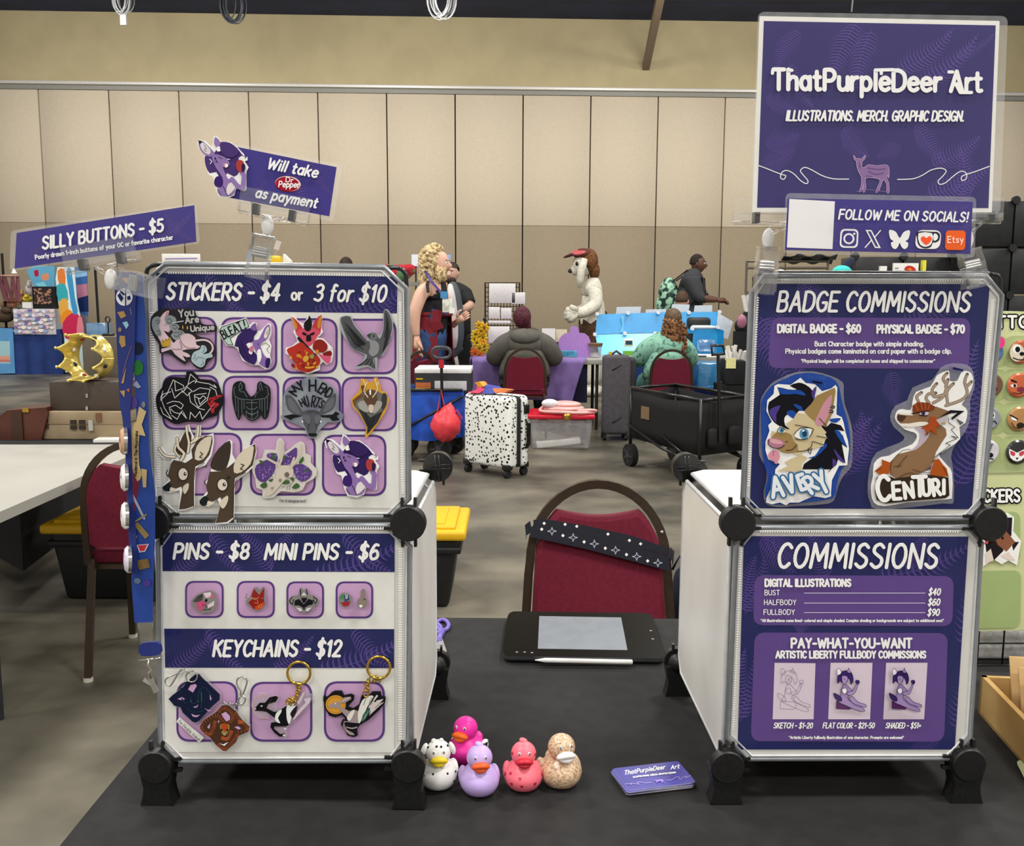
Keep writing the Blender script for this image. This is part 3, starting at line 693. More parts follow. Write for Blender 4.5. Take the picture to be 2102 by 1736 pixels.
# the large title sign
plT = PL.yaw(.44, 1.172, .01)
a = sign(plT, '', 0, '1559,33 2052,43 2036,436 1544,435', '', '1568,43 2044,52 2029,427 1554,426', [(1760, 45, 1720, 170, 44), (1790, 60, 1770, 190, 40), (1840, 150, 1950, 50, 40), (1880, 180, 2000, 60, 36), (1640, 60, 1600, 150, 34), (1570, 300, 1640, 270, 40), (1565, 340, 1630, 300, 36), (1900, 400, 2030, 330, 44), (1910, 340, 2010, 270, 40), (1880, 250, 1950, 330, 36), (1730, 260, 1790, 320, 40), (1850, 300, 1800, 330, 30), (1570, 200, 1640, 220, 30), (1620, 130, 1680, 220, 26), (1960, 120, 2040, 60, 20), (1975, 420, 1960, 300, 40)])
T1 = (1480, 0, 2.9936); a.tf = T1
a.line('232,1017 280,1035 330,1055 375,1072 398,1080 385,1102 365,1088 378,1055 410,1048 450,1070 490,1110 525,1128 534,1110 505,1075 488,1048 515,1028 560,1045 620,1078 690,1098 785,1100', 5.5, WHITE, 4)
a.line('1085,1102 1180,1098 1240,1075 1290,1045 1350,1033 1384,1050 1360,1085 1334,1112 1345,1132 1380,1122 1430,1080 1475,1052 1508,1065 1505,1100 1480,1108 1485,1080 1560,1055 1648,1022', 5.5, WHITE, 4)
DEER = '815,953 832,975 848,972 862,978 886,953 884,975 868,990 866,1010 862,1022 880,1030 905,1012 960,1018 1010,1012 1030,1025 1034,1060 1030,1095 1026,1075 1018,1095 1030,1120 1034,1180 1018,1182 1018,1130 995,1105 972,1170 950,1182 962,1150 978,1105 930,1092 888,1095 890,1140 885,1175 872,1178 876,1130 868,1170 848,1178 862,1140 862,1085 845,1055 834,1015 832,990 820,980'
a.poly(DEER, '#8d6d9c', 2); a.line(DEER, 3, '#c9a7cc', 2, True); a.lines(['900,1030 960,1040 1010,1035', '905,1050 950,1070 1000,1060', '850,1000 856,1030', '890,1080 930,1085'], 4, '#5c4a86', 2); a.line('830,1178 900,1165 960,1172 1030,1180', 4, '#7a6299', 3)
a.tf = (0, 0, 1)
so = finish_sign(a, '1556,24 2069,33 2053,440 1541,438', 14, 'large ThatPurpleDeer Art title sign in a clear laminate above the right cube', None)
a = Art(plT, T1, lift=.0022)
def fatword(a, t, x0, y0, x1, y1, h, w, **k): a.text(t, (x0, y0), (x1, y1), h, w, WHITE, gap=2.1, **k)
fatword(a, 'ThatPurpleDeer', 322, 548, 1350, 558, 122, 26); fatword(a, 'Ar', 1412, 560, 1540, 562, 122, 25); fatword(a, 't', 1560, 560, 1600, 560, 122, 25)
a.lines(['318,430 316,450', '436,432 418,428', '1400,442 1424,442', '955,430 1060,428', '985,442 985,452'], 20, WHITE); a.lines(['1450,530 1470,568 1540,568'], 20, WHITE)
a.build('lettering', so)
letter(plT, so, [('ILLUSTRATIONS. MERCH. GRAPHIC DESIGN.', 1614, 247, 1977, 248, 19.5, 4, .16)], lift=.0022)
Art(plT, lift=.0034).poly('1562,35 2050,44 2034,434 1546,433', m_lamtop).build('laminate_gloss', so)
# the socials sign
plS = PL.yaw(.43, 1.148, .0)
a = sign(plS, '', 0, '1617,407 1997,414 1992,521 1611,513', '', '1617,407 1997,414 1992,521 1611,513', [(1740, 420, 1720, 500, 30), (1900, 430, 1990, 415, 26), (1890, 470, 1960, 420, 22), (1780, 520, 1810, 480, 24), (1920, 520, 1990, 440, 26)])
T1s = (1480, 0, 2.9936); a.tf = T1s
a.poly('420,1222 700,1237 685,1530 405,1520', '#eceaea')
a.rrect('735,1405 846,1408 840,1524 728,1521', 28, C(WHITE)); a.rrect('746,1416 836,1419 830,1513 738,1510', 22, C(NAVY2)); a.ell((786, 1466), 34, 34, C(WHITE)); a.ell((786, 1466), 23, 23, C(NAVY2)); a.ell((819, 1436), 7, 7, C(WHITE))
a.poly('888,1412 925,1413 982,1524 946,1523', WHITE); a.poly('902,1420 920,1421 968,1515 951,1514', NAVY2); a.lines(['980,1416 944,1458', '926,1474 886,1520'], 7, WHITE)
a.poly('1098,1462 1075,1425 1045,1412 1032,1420 1040,1465 1060,1482 1044,1492 1052,1520 1072,1530 1088,1514 1098,1492 1108,1514 1126,1530 1146,1518 1150,1492 1134,1482 1152,1466 1162,1424 1150,1414 1120,1428', WHITE, 3)
a.rrect('1200,1412 1355,1414 1345,1530 1192,1528', 40, C(WHITE)); a.poly('1206,1424 1300,1424 1330,1426 1346,1444 1340,1476 1318,1490 1302,1490 1290,1516 1262,1526 1232,1520 1212,1500 1205,1470', '#222036', 3)
a.poly('1214,1432 1296,1432 1300,1474 1288,1504 1260,1516 1234,1510 1218,1490', WHITE, 2); a.poly('1308,1436 1328,1440 1334,1460 1322,1476 1306,1476', WHITE, 2)
a.poly('1262,1504 1232,1478 1230,1460 1244,1450 1262,1462 1280,1450 1294,1460 1292,1478', '#ff5a26', 3)
a.rrect('1382,1415 1504,1416 1500,1536 1376,1535', 22, C('#f1641e'))
a.tf = (0, 0, 1)
so = finish_sign(a, '1613,396 2004,404 2001,529 1608,520', 10, 'FOLLOW ME ON SOCIALS sign with white icons clipped under the title sign')
letter(plS, so, [('FOLLOW ME ON SOCIALS!', 1722, 449, 1985, 455, 19, 3.6, .16)], lift=.0046)
a = Art(plS, T1s, lift=.0046); a.text('Etsy', (1394, 1490), (1488, 1490), 38, 5, WHITE); a.build('lettering', so)
Art(plS, lift=.0054).poly('1617,408 1996,415 1991,519 1612,512', m_lamtop).build('laminate_gloss', so)
plC = PL.yaw(.43, 1.188, 0)
clip(plC, (1504, 441), (1704, 444), (1577, 490), (1577, 507), (1568, 604), 'clear clip at the left under the large title sign, on the right cube')
clip(plC, (1958, 438), (2055, 440), (1985, 492), (1988, 512), (2008, 590), 'clear clip at the right end under the large title sign, on the right cube')
# silly buttons sign
plB = PL.yaw(-.4, 1.13, -.03)
a = sign(plB, '', 0, '34,478 399,421 403,496 30,551', '', '34,478 399,421 403,496 30,551', [(300, 500, 390, 430, 24), (340, 440, 400, 490, 22), (60, 530, 90, 480, 18)]); 
so = finish_sign(a, '22,473 402,417 411,500 20,557', 9, 'SILLY BUTTONS price sign tilted on a clear clip at the far left')
letter(plB, so, [('SILLY BUTTONS - $5', 88, 511, 334, 474, 24, 5, .16), ('Poorly drawn 1-inch buttons of your OC or favorite character', 73, 532, 355, 491, 8.5, 2)], lift=.0026)
Art(plB, lift=.0034).poly('34,479 398,422 402,495 31,550', m_lamtop).build('laminate_gloss', so)
clip(plB, (135, 545), (283, 517), (228, 574), (240, 572), (322, 592), 'clear clip under the SILLY BUTTONS sign at the cube\'s left edge')
# payment sign
plP = PL.yaw(-.25, 1.155, .02)
TP = (380, 250, 4.959)
a = sign(plP, '', 0, '475,299 691,343 676,444 467,405', '', '475,299 691,343 676,444 467,405', [(520, 400, 545, 365, 14), (640, 330, 690, 400, 20), (600, 340, 660, 440, 16), (500, 395, 540, 380, 12)])
a.tf = TP
a.ell((1047, 632), 137, 83, C('#7e1020'), .1); a.ell((1047, 630), 131, 77, C('#e9e2e2'), .1); a.ell((1040, 633), 122, 73, C('#a81830'), .1)
a.tf = (0, 0, 1)
so = finish_sign(a, '468,292 702,338 684,455 455,410', 6, 'Will take soda as payment sign with a red oval, clipped above the left cube')
letter(plP, so, [('Will take', 548, 345, 649, 364, 21, 4.2, .2), ('as payment', 524, 404, 648, 426, 20, 4, .2)], lift=.003)
a = Art(plP, TP, lift=.003); a.text('Dr', (1024, 608), (1098, 618), 46, 9, WHITE); a.text('Pepper', (952, 662), (1160, 668), 58, 11, WHITE, slant=.12); a.build('lettering', so)
clip(plP, (492, 418), (635, 444), (549, 462), (541, 482), (524, 572), 'clear clip holding the payment sign on the left cube\'s top edge')
# ================================================================ stickers, pins, keychains and badges stuck on the posters
LS = .0066
T6, T7, T8, T4, TK1, TK2, TPN = (320, 620, 6.2), (560, 620, 6.2), (320, 860, 4.1216), (300, 1050, 2.845), (320, 1340, 7.892), (500, 1340, 6.37), (370, 1180, 5.127)
K_, W_ = '#17161a', '#f0efec'
def stk(pl, tf, outline, edge, sm=2, th=.0009, lift=LS): return Art(pl, tf, lift=lift).body(outline, edge, th, sm)
def fin(a, name, label, cat, group): return tag(a.build(name), label, cat, group)
GS = 'stickers on the STICKERS poster'
# unicorn
a = stk(plL, T6, '-60,190 20,110 130,70 200,95 300,75 420,80 500,120 510,170 560,200 570,260 640,290 760,290 775,350 720,380 560,385 490,400 560,440 680,470 745,560 740,690 660,760 610,850 560,855 480,810 420,730 370,795 230,700 150,650 50,650 40,540 -10,470 -70,330', '#2b292c', 2)
LB = '#d9bec4'
a.poly('60,190 110,130 165,105 160,160 130,200 180,260 190,350 160,385 100,360 150,430 190,470 230,520 280,450 330,410 420,400 500,450 515,540 560,560 530,590 400,600 330,620 400,650 440,690 390,700 340,680 380,750 330,730 240,660 190,600 80,640 75,590 170,570 80,560 60,500 20,430 10,330 30,260', LB, 2)
a.polys(['110,190 170,165 240,190 260,240 210,270 150,290 120,250', '-40,210 30,180 60,230 40,300 60,360 70,420 20,430 -20,380 -50,300', '180,280 250,270 300,310 280,350 330,360 370,400 320,420 290,470 240,480 190,420 220,380 180,340'], '#8d9496', 3)
a.lines(['140,230 170,210 200,240 170,270 140,250', '0,240 30,220 40,260 10,270', '10,370 40,360 50,400 20,410', '210,300 240,290 270,320 240,340 220,320', '230,390 270,380 300,410 260,440 230,420', '300,370 330,380 320,405'], 7, '#56595e', 3)
a.poly('120,150 150,112 160,130 140,180', '#c48f9c', 2); a.lines(['215,262 350,240'], 11, '#d8d3d0'); a.polys(['70,500 190,450 180,560 80,570'], '#c09a35'); a.lines(['80,480 100,500', '120,465 140,490', '160,455 170,480'], 7, '#6a4d18')
a.line('510,490 620,480 700,520 725,590 700,640 640,690', 24, LB, 3); a.polys(['480,640 560,600 580,550 630,560 650,620 600,660 700,650 720,700 640,720 620,800 560,830 470,770 450,720'], '#a9bcc0', 3)
a.lines(['600,560 620,600 590,640', '500,740 540,700 620,720', '570,800 610,780 590,750', '470,720 500,690 490,660'], 8, '#6f858a', 3)
a.lines(['300,440 330,520 400,580 500,580', '200,600 300,600 330,580 300,500', '110,285 128,296', '160,370 190,360'], 6, '#5a4348', 3)
a.poly('340,290 350,320 345,350 335,320', '#d8b53c'); a.poly('400,300 412,330 402,350 392,330', '#d8b53c')
a.text('You', (300, 190), (480, 168), 88, 19, '#b9b7b6'); a.text('Are', (380, 270), (545, 252), 78, 18, '#b9b7b6'); a.text('Unique', (448, 372), (740, 348), 66, 17, '#b9b7b6')
fin(a, 'sticker', 'dark You Are Unique sticker of a pale unicorn, top left of the poster', 'sticker', GS)
# bleat
a = stk(plL, T6, '800,330 830,300 1150,195 1190,290 1240,250 1285,270 1290,370 1330,360 1430,265 1465,280 1470,400 1440,480 1470,560 1450,680 1470,760 1440,850 1390,855 1310,800 1220,800 1100,740 1040,600 990,560 900,550 840,470', W_, 1)
a.poly('815,345 840,315 1145,212 1185,310 1050,390 945,460 980,545 910,540 860,480', '#b9cfc4'); a.line('815,345 840,315 1145,212 1185,310 1050,390 945,460 980,545 910,540 860,480', 8, K_, 0, True)
a.text('BLEAT', (862, 470), (1110, 345), 108, 16, K_); a.text('!', (1135, 330), (1139, 329), 105, 16, K_)
HR = '#36245f'
a.poly('1000,560 1040,430 1090,380 1070,350 1200,330 1220,300 1270,310 1290,380 1250,430 1240,500 1180,520 1160,570 1260,640 1290,700 1260,790 1210,785 1130,740 1060,640 1050,570', HR, 2)
a.poly('1200,330 1250,270 1275,280 1280,370', '#7c5b9c', 2); a.poly('1250,480 1310,470 1380,330 1430,285 1450,300 1450,390 1400,480 1330,530 1350,620 1390,690 1440,720 1450,780 1430,840 1320,790 1300,690 1260,600 1230,530', '#8766a8', 2)
a.poly('1375,440 1400,350 1430,310 1440,330 1435,400 1400,460', '#e3d8cf', 2); a.lines(['1400,400 1430,350', '1410,420 1432,385'], 5, K_); a.poly('1290,620 1330,600 1345,700 1310,780 1290,720', W_, 2)
a.poly('1400,730 1450,710 1455,780 1430,840 1395,820', '#2c1a55', 2); a.poly('1150,540 1190,515 1220,540 1230,640 1210,665 1180,640 1190,590', '#f0e7ea', 2); a.poly('1185,590 1230,550 1240,600 1210,640', '#c26f8b', 2)
a.lines(['1260,370 1290,350', '1040,500 1080,640 1120,720', '1080,480 1110,600 1180,740', '1300,520 1305,550', '1340,540 1400,520 1450,560 1410,600 1440,650'], 6, K_)
fin(a, 'sticker', 'BLEAT speech bubble sticker of a purple haired deer, second in the top row', 'sticker', GS)
# red fox with fruit
a = stk(plL, T7, '220,165 260,160 330,250 390,270 460,160 500,270 540,250 610,145 630,150 620,330 640,380 600,430 560,450 640,460 700,520 760,580 770,660 750,760 690,800 640,760 600,800 600,860 490,900 440,910 330,870 290,800 290,730 160,650 165,580 240,560 310,500 300,450 260,380 280,340', W_, 1)
a.polys(['235,180 330,260 385,340 380,400 300,400 280,330', '620,155 520,260 500,340 510,400 590,400 615,330'], '#c33c48', 2); a.polys(['240,185 310,290 300,350 280,330', '615,160 570,260 575,340 610,300'], '#c98a2c', 2)
a.poly('290,390 380,330 450,360 520,330 610,380 570,430 530,500 470,560 420,540 350,460', '#d6536a', 2); a.poly('400,340 400,260 450,210 462,165 495,240 495,330 450,375', '#1d1a1b', 2)
a.polys(['380,380 430,400 420,425 380,410', '530,380 470,405 480,425 525,410', '430,420 480,420 490,480 470,500 430,495 425,470'], '#1d1a1b', 2); a.line('330,460 400,540 500,640', 40, '#231d1f', 2)
a.polys(['180,600 260,560 360,510 430,570 500,620 600,720 580,810 470,890 340,870 290,780 240,720 200,660'], '#b23327', 3); a.polys(['520,520 560,480 630,480 690,540 690,600 640,640 560,630 510,590'], '#8f2620', 3)
a.poly('640,640 740,620 745,680 660,690', '#7c1f1d', 2); a.line('650,640 740,600 755,580', 7, '#c9b7a6', 2); a.polys(['580,650 650,680 740,690 720,770 690,780 610,700'], '#d65877', 2)
random.seed(3)
for i in range(26): a.ell((random.uniform(220, 580), random.uniform(620, 850)), random.uniform(12, 32), random.uniform(10, 26), C(random.choice(['#c8552c', '#7f2322', '#d0862e', '#5a1f2a', '#c9a33e', '#a53a2c'])), random.uniform(0, 3), 10, new=i % 6 == 0)
a.ell((420, 720), 34, 44, C('#d6a13b'), .5); a.ell((500, 690), 26, 30, C('#8a9a4c'), .3); a.ell((540, 665), 14, 14, C('#34306a')); a.line('420,830 460,835 520,825', 26, '#d59a2c', 2)
fin(a, 'sticker', 'red fox and fruit sticker, third in the top row', 'sticker', GS)
# bird
BO = '850,230 880,180 990,175 1040,280 1130,390 1190,480 1210,400 1280,375 1360,420 1400,330 1410,110 1470,100 1520,200 1530,340 1470,540 1400,680 1330,700 1320,870 1210,820 1090,850 1045,830 1130,760 1170,670 1020,600 940,480 880,400'
a = stk(plL, T7, BO, '#9fa5a6', 2); a.poly('865,240 890,190 980,185 1030,290 1120,400 1200,490 1240,480 1195,425 1240,395 1310,395 1360,470 1410,340 1415,115 1460,115 1505,210 1520,340 1460,530 1390,670 1320,700 1270,730 1305,855 1210,800 1150,805 1060,815 1150,760 1200,670 1030,600 950,480', '#55565a', 2)
a.polys(['1230,480 1290,480 1350,540 1340,640 1270,690 1220,640 1240,570'], '#8a8b8e', 3); a.ell((1285, 440), 50, 46, C('#6a6b6e')); a.poly('1195,425 1240,405 1245,440', '#3d3d40'); a.ell((1285, 430), 10, 10, C(K_))
a.k += 1
for i in range(9): a.line([(1180-i*8, 530+i*2), (905+i*16, 250+i*40)], 14, C('#2a2a2d'), new=False, w1=5); a.line([(1400+i*6, 620-i*24), (1510-i*6, 470-i*36)], 11, C('#29292c'), new=False, w1=5)
a.lines(['1210,720 1090,810', '1240,720 1180,800', '1270,720 1240,800', '1290,720 1298,840', '960,300 1080,470 1160,540', '920,340 1040,520 1150,600', '1440,140 1450,300 1420,450'], 7, K_)
fin(a, 'sticker', 'grey flying bird sticker at the right end of the top row', 'sticker', GS)
# white line heads on black
a = stk(plL, T6, '10,1180 80,1080 100,1020 180,950 370,960 385,890 460,880 520,930 560,980 700,990 800,1060 830,1150 860,1200 855,1290 800,1400 760,1450 650,1480 560,1530 420,1520 330,1540 240,1550 130,1490 60,1440 20,1370 0,1270', '#1a191c', 2)
a.lines(['150,1150 220,990 350,1060 360,1110', '240,1010 250,1130 340,1100', '410,1040 440,915 520,990 500,1030', '370,1090 420,1040 480,1000 560,1020 680,1040 770,1090 740,1050', '200,1100 240,1220 340,1130 260,1200', '330,1120 400,1190 460,1130 400,1080 340,1150', '470,1140 560,1090 690,1110 650,1250 540,1340 500,1260 490,1180 640,1160', '420,1150 440,1270 540,1350 620,1370', '60,1250 90,1170 190,1140', '60,1340 90,1420 200,1490 110,1350 70,1240 150,1160', '140,1290 220,1260 300,1270 350,1310 320,1360 250,1310 170,1340 190,1420', '190,1360 230,1400 300,1420 340,1380', '200,1440 270,1490 320,1400 390,1480 350,1400', '430,1490 440,1400 500,1470 560,1390 590,1490 740,1290', '500,1200 560,1230 600,1190 640,1220 560,1300 540,1230', '90,1130 60,1220', '690,1080 760,1120 780,1200'], 8, '#e4e2e0')
a.lines(['660,1250 780,1190 840,1190 700,1260 800,1300 690,1320 720,1410 750,1330 670,1290', '680,1220 760,1230 690,1280 790,1310 700,1380', '660,1270 740,1400'], 14, '#b32d31')
fin(a, 'sticker', 'black sticker with white line heads and a red scribble, left of the middle row', 'sticker', GS)
# black winged crest
a = stk(plL, T6, '975,1080 1010,1020 1080,1003 1130,1040 1140,1110 1190,1190 1215,1200 1260,1170 1285,1110 1290,1040 1330,1005 1390,1040 1450,1090 1460,1230 1440,1400 1410,1480 1370,1490 1340,1430 1300,1480 1225,1515 1150,1480 1100,1400 1070,1490 1040,1490 1000,1380 970,1230', '#1c1e20', 2)
WG = '#6d7678'
a.lines(['1000,1190 1060,1230 1220,1245 1390,1225 1440,1170', '1060,1130 1060,1060 1080,1020 1100,1080 1070,1130', '1330,1130 1310,1060 1330,1020 1350,1090 1360,1120', '1000,1190 990,1100 1010,1080', '1430,1170 1420,1090 1390,1070', '1080,1140 1120,1140 1160,1210', '1300,1140 1280,1160 1260,1210', '1220,1250 1220,1480', '1150,1280 1290,1280', '1150,1330 1180,1360 1260,1360 1290,1330', '1150,1390 1220,1440 1300,1390', '1150,1380 1150,1460 1220,1500 1290,1460 1300,1380', '1180,1420 1260,1420'], 7, WG)
a.lines(['1010,1210 1020,1370', '1045,1230 1050,1440', '1090,1240 1095,1390', '1120,1245 1122,1360', '1320,1240 1322,1360', '1350,1235 1350,1380', '1385,1230 1388,1440', '1420,1200 1418,1360'], 6, WG); a.lines(['1020,1360 1021,1385', '1050,1430 1051,1470', '1095,1380 1096,1405', '1388,1430 1389,1470', '1418,1340 1418,1365'], 13, '#4c5658')
fin(a, 'sticker', 'black horned and dripping crest sticker, second in the middle row', 'sticker', GS)
# my head hurts
m_holo = M('holographic_film', '#85879a', rough=.3, var=.15, scale=40, c2='#969fa4', metal=.15)
a = stk(plL, T7, '130,1210 180,1100 290,1020 400,970 460,945 560,960 700,1030 770,1090 830,1190 840,1380 895,1420 880,1500 800,1540 700,1530 590,1640 560,1710 500,1735 440,1710 420,1620 330,1570 240,1530 120,1490 100,1450 130,1400', m_holo, 2)
a.poly('160,1230 170,1180 230,1190 300,1260 380,1390 430,1370 560,1370 590,1390 680,1260 760,1180 800,1160 805,1250 760,1370 640,1430 610,1460 600,1540 550,1640 560,1690 520,1710 460,1700 440,1640 380,1520 380,1450 280,1430 190,1360', '#55565b', 2); a.polys(['190,1240 230,1220 300,1310 350,1420 280,1410 210,1340', '780,1220 740,1220 680,1290 640,1400 720,1370 770,1310'], '#66676c', 3)
a.poly('455,1670 550,1670 560,1700 510,1712 460,1700', '#1d1d20', 2); a.polys(['380,1450 430,1430 480,1470 470,1550 420,1530', '610,1460 560,1430 530,1470 540,1550 590,1530'], '#626369', 3); a.lines(['460,1540 445,1640', '545,1540 560,1640', '430,1410 500,1385 590,1415'], 5, '#2c2c30')
a.polys(['130,1450 250,1425 380,1450 250,1480 230,1500', '610,1440 760,1430 800,1390 850,1420 810,1450 850,1500 760,1510 720,1470 620,1465'], '#1b1a1d'); a.ell((378, 1520), 10, 12, C(W_)); a.ell((612, 1520), 10, 12, C(W_))
for t, p0, p1, h, w in (('M', (300, 1195), (345, 1110), 110, 22), ('Y', (350, 1130), (400, 1110), 120, 22), ('H', (465, 1130), (545, 1130), 140, 22), ('E', (570, 1140), (615, 1165), 130, 20), ('A', (610, 1170), (670, 1195), 120, 20), ('D', (660, 1190), (710, 1220), 120, 20), ('H', (370, 1330), (410, 1310), 90, 17), ('U', (430, 1330), (465, 1320), 130, 17), ('R', (490, 1330), (530, 1335), 140, 17), ('T', (520, 1320), (580, 1345), 120, 17), ('S', (580, 1330), (610, 1350), 100, 17)):
    a.text(t, p0, p1, h, w, '#1a1920')
fin(a, 'sticker', 'shiny MY HEAD HURTS grey deer sticker, third in the middle row', 'sticker', GS)
# antlered winged beast
a = stk(plL, T7, '1120,970 1180,980 1220,1020 1270,1010 1290,960 1330,960 1370,1060 1380,1130 1440,1140 1460,1200 1480,1230 1460,1330 1420,1420 1330,1560 1240,1680 1200,1720 1170,1720 1190,1590 1100,1420 1020,1340 990,1240 1080,1150 1110,1080', '#cf9b35', 1)
a.poly('1010,1250 1100,1180 1160,1120 1220,1180 1260,1120 1310,1120 1400,1170 1450,1180 1450,1310 1400,1390 1340,1520 1230,1650 1195,1680 1200,1590 1120,1420 1040,1330', '#6c6a66', 1); a.polys(['1020,1250 1120,1170 1150,1200 1060,1260 1050,1330', '1120,1070 1160,1060 1180,1110 1150,1160'], '#6d4a2c', 2); a.polys(['1400,1160 1450,1180 1445,1300 1400,1380 1380,1270'], '#3b3b3c', 2)
a.polys(['1090,1360 1180,1400 1240,1470 1330,1420 1400,1380 1330,1530 1200,1680 1210,1600'], '#2e3032', 1); a.polys(['1080,1290 1160,1250 1230,1380 1180,1400 1110,1360', '1300,1260 1390,1270 1370,1350 1290,1420 1260,1380'], '#a09c95', 2)
a.polys(['1160,1240 1200,1120 1290,1120 1330,1240 1280,1330 1270,1400 1230,1390 1220,1330'], '#5e4433', 2); a.poly('1220,1310 1280,1310 1275,1390 1250,1410 1225,1390', '#cdbcae', 2); a.lines(['1210,1210 1160,1130 1180,1060 1150,990', '1180,1060 1200,1020', '1270,1210 1330,1120 1320,1040 1300,980', '1320,1060 1350,1020'], 13, '#dccfae', 2); a.poly('1225,1130 1250,1100 1250,1180 1235,1180', W_)
a.lines(['1240,1480 1210,1640', '1300,1440 1240,1600', '1180,1420 1210,1560'], 5, K_)
fin(a, 'sticker', 'yellow edged antlered and winged beast sticker at the right end of the middle row', 'sticker', GS)
# two brown deer
BR = '#4d4033'
def deer(dx, dy, antl, lab):
    q = lambda s: [(x+dx, y+dy) for x, y in P(s)]
    if antl: out = q('135,330 60,330 20,290 25,240 50,235 90,295 140,290 160,280 160,140 185,130 200,160 245,110 250,50 280,50 300,110 330,160 345,50 380,55 380,150 420,140 485,120 490,190 470,310 420,390 340,420 330,520 325,740 250,770 190,775 205,650 200,600 110,625 60,600 60,560 110,520 100,470 130,380')
    else: out = q('145,340 150,260 210,150 300,75 325,90 325,200 360,260 440,140 520,105 530,180 500,310 430,370 350,430 345,520 340,740 290,780 180,790 225,640 200,570 130,640 70,625 60,570 125,500 100,420 130,400')
    a = stk(plL, T8, out, W_, 1, lift=LS+(.0 if antl else .0014))
    if antl:
        a.poly(q('200,200 245,110 290,110 300,180 250,300 200,300 160,260'), BR, 2); a.poly(q('125,380 150,345 250,370 310,330 300,260 350,180 420,140 475,140 480,190 455,300 400,370 335,400 320,500 320,735 250,760 195,765 215,650 225,600 215,570 140,600 70,600 60,570 125,520 100,480'), BR, 1)
        a.poly(q('330,340 345,230 410,160 465,145 470,170 450,260 400,340'), '#d8cdb6', 2); a.poly(q('55,575 110,540 130,570 115,610 70,605'), '#1c2224', 2); a.poly(q('115,600 125,575 175,590 140,612'), '#d8cdb6', 1); a.poly(q('230,570 275,540 275,590 245,635 230,610'), '#d8cdb6', 2)
        a.ell((230+dx, 465+dy), 42, 54, C('#ddd2c2')); a.line([(230+dx+42*math.cos(t), 465+dy+54*math.sin(t)) for t in [i*.45 for i in range(14)]], 5, K_, 0, True); a.ell((247+dx, 463+dy), 12, 15, C(K_)); a.ell((250+dx, 460+dy), 5, 6, C(W_))
        for A_, ex in ((K_, 8), ('#e4d7bd', 0)):
            a.k += 1
            for s_, w in (('210,350 240,290 190,240 180,160', 20), ('160,320 80,310 40,270 28,245', 18), ('200,320 160,270 170,220', 14), ('270,280 280,200 265,130 258,60', 18), ('300,200 350,150 358,60', 18), ('330,190 375,150', 12)): a.line(q(s_), w+ex, A_, 2, new=False)
        a.line(q('100,430 88,455 100,485'), 8, K_, 2)
    else:
        a.poly(q('150,320 150,250 210,150 305,80 312,180 290,280 250,340'), '#3d342b', 2); a.poly(q('115,430 135,345 240,340 300,300 360,250 440,150 520,110 525,170 500,290 420,360 350,400 340,480 335,730 280,770 185,780 225,640 235,580 225,560 160,600 90,620 55,600 120,530 105,470'), BR, 1)
        a.poly(q('340,350 350,250 420,160 500,125 505,170 480,280 400,350'), '#d8cdb6', 2); a.poly(q('50,590 90,550 125,570 115,620 80,635 55,620'), '#1c2224', 2); a.poly(q('110,620 120,590 180,605 145,630'), '#d8cdb6', 1); a.poly(q('220,600 285,545 290,590 260,650 235,650'), '#d8cdb6', 2)
        a.ell((243+dx, 455+dy), 44, 52, C('#ddd2c2')); a.line([(243+dx+44*math.cos(t), 455+dy+52*math.sin(t)) for t in [i*.45 for i in range(14)]], 5, K_, 0, True); a.ell((258+dx, 453+dy), 13, 15, C(K_)); a.ell((261+dx, 450+dy), 5, 6, C(W_))
        a.lines([q('280,400 295,380'), q('290,405 308,390'), q('110,410 88,430 100,460')], 6, K_)
    a.lines([q('375,280 395,295 370,320 390,330') if antl else q('400,280 425,290 395,320 415,330')], 7, K_)
    a.line(q('320,740 320,520 340,420 410,370') if antl else q('335,740 340,490 360,410 440,350'), 5, K_)
    fin(a, 'sticker', lab, 'sticker', GS)
deer(0, 0, True, 'brown antlered deer head sticker at the bottom left of the poster')
deer(320, 100, False, 'brown doe head sticker overlapping the poster\'s bottom edge')
# skull with lilacs
m_skl = M('clear_sticker_edge', '#d3cdc4', rough=.3, var=.02)
a = stk(plL, T8, '1020,190 1050,160 1085,200 1090,280 1180,210 1230,190 1260,220 1265,290 1310,310 1310,370 1360,430 1340,500 1270,540 1240,600 1160,620 1060,610 1000,660 930,670 900,650 900,600 850,580 840,500 815,440 830,350 900,330 920,260 1010,260', m_skl, 2)
random.seed(5)
for s_ in ('950,290 1020,290 1030,350 1000,370 940,320', '850,390 950,340 1010,380 1000,450 930,530 870,520 840,460', '1040,350 1090,310 1180,240 1195,270 1180,350 1100,390 1050,380', '1160,400 1240,380 1320,440 1300,500 1230,530 1180,480'): a.poly(s_, '#5c4183', 2)
for x, y, n, r in ((985, 320, 10, 30), (925, 440, 34, 68), (1125, 340, 26, 52), (1235, 455, 34, 62)):
    a.k += 1
    for i in range(n): t = random.uniform(0, 6.28); q = r*math.sqrt(random.random()); a.ell((x+q*math.cos(t)*1.1, y+q*math.sin(t)), 7, 6, C(random.choice(['#8a6bb0', '#75579d', '#9c7fbd'])), 0, 7, new=False)
a.polys(['870,345 910,360 905,390', '980,285 1010,320 1000,345 985,330', '1060,310 1090,310 1100,330 1070,340', '1210,360 1245,315 1250,350 1220,380', '880,560 930,530 940,570 910,585', '1060,530 1120,515 1130,545 1080,550', '1150,580 1190,540 1220,570 1180,590', '1130,490 1170,500 1160,530', '1250,430 1300,425 1280,445', '950,520 990,500 980,530'], '#3f5f35', 2)
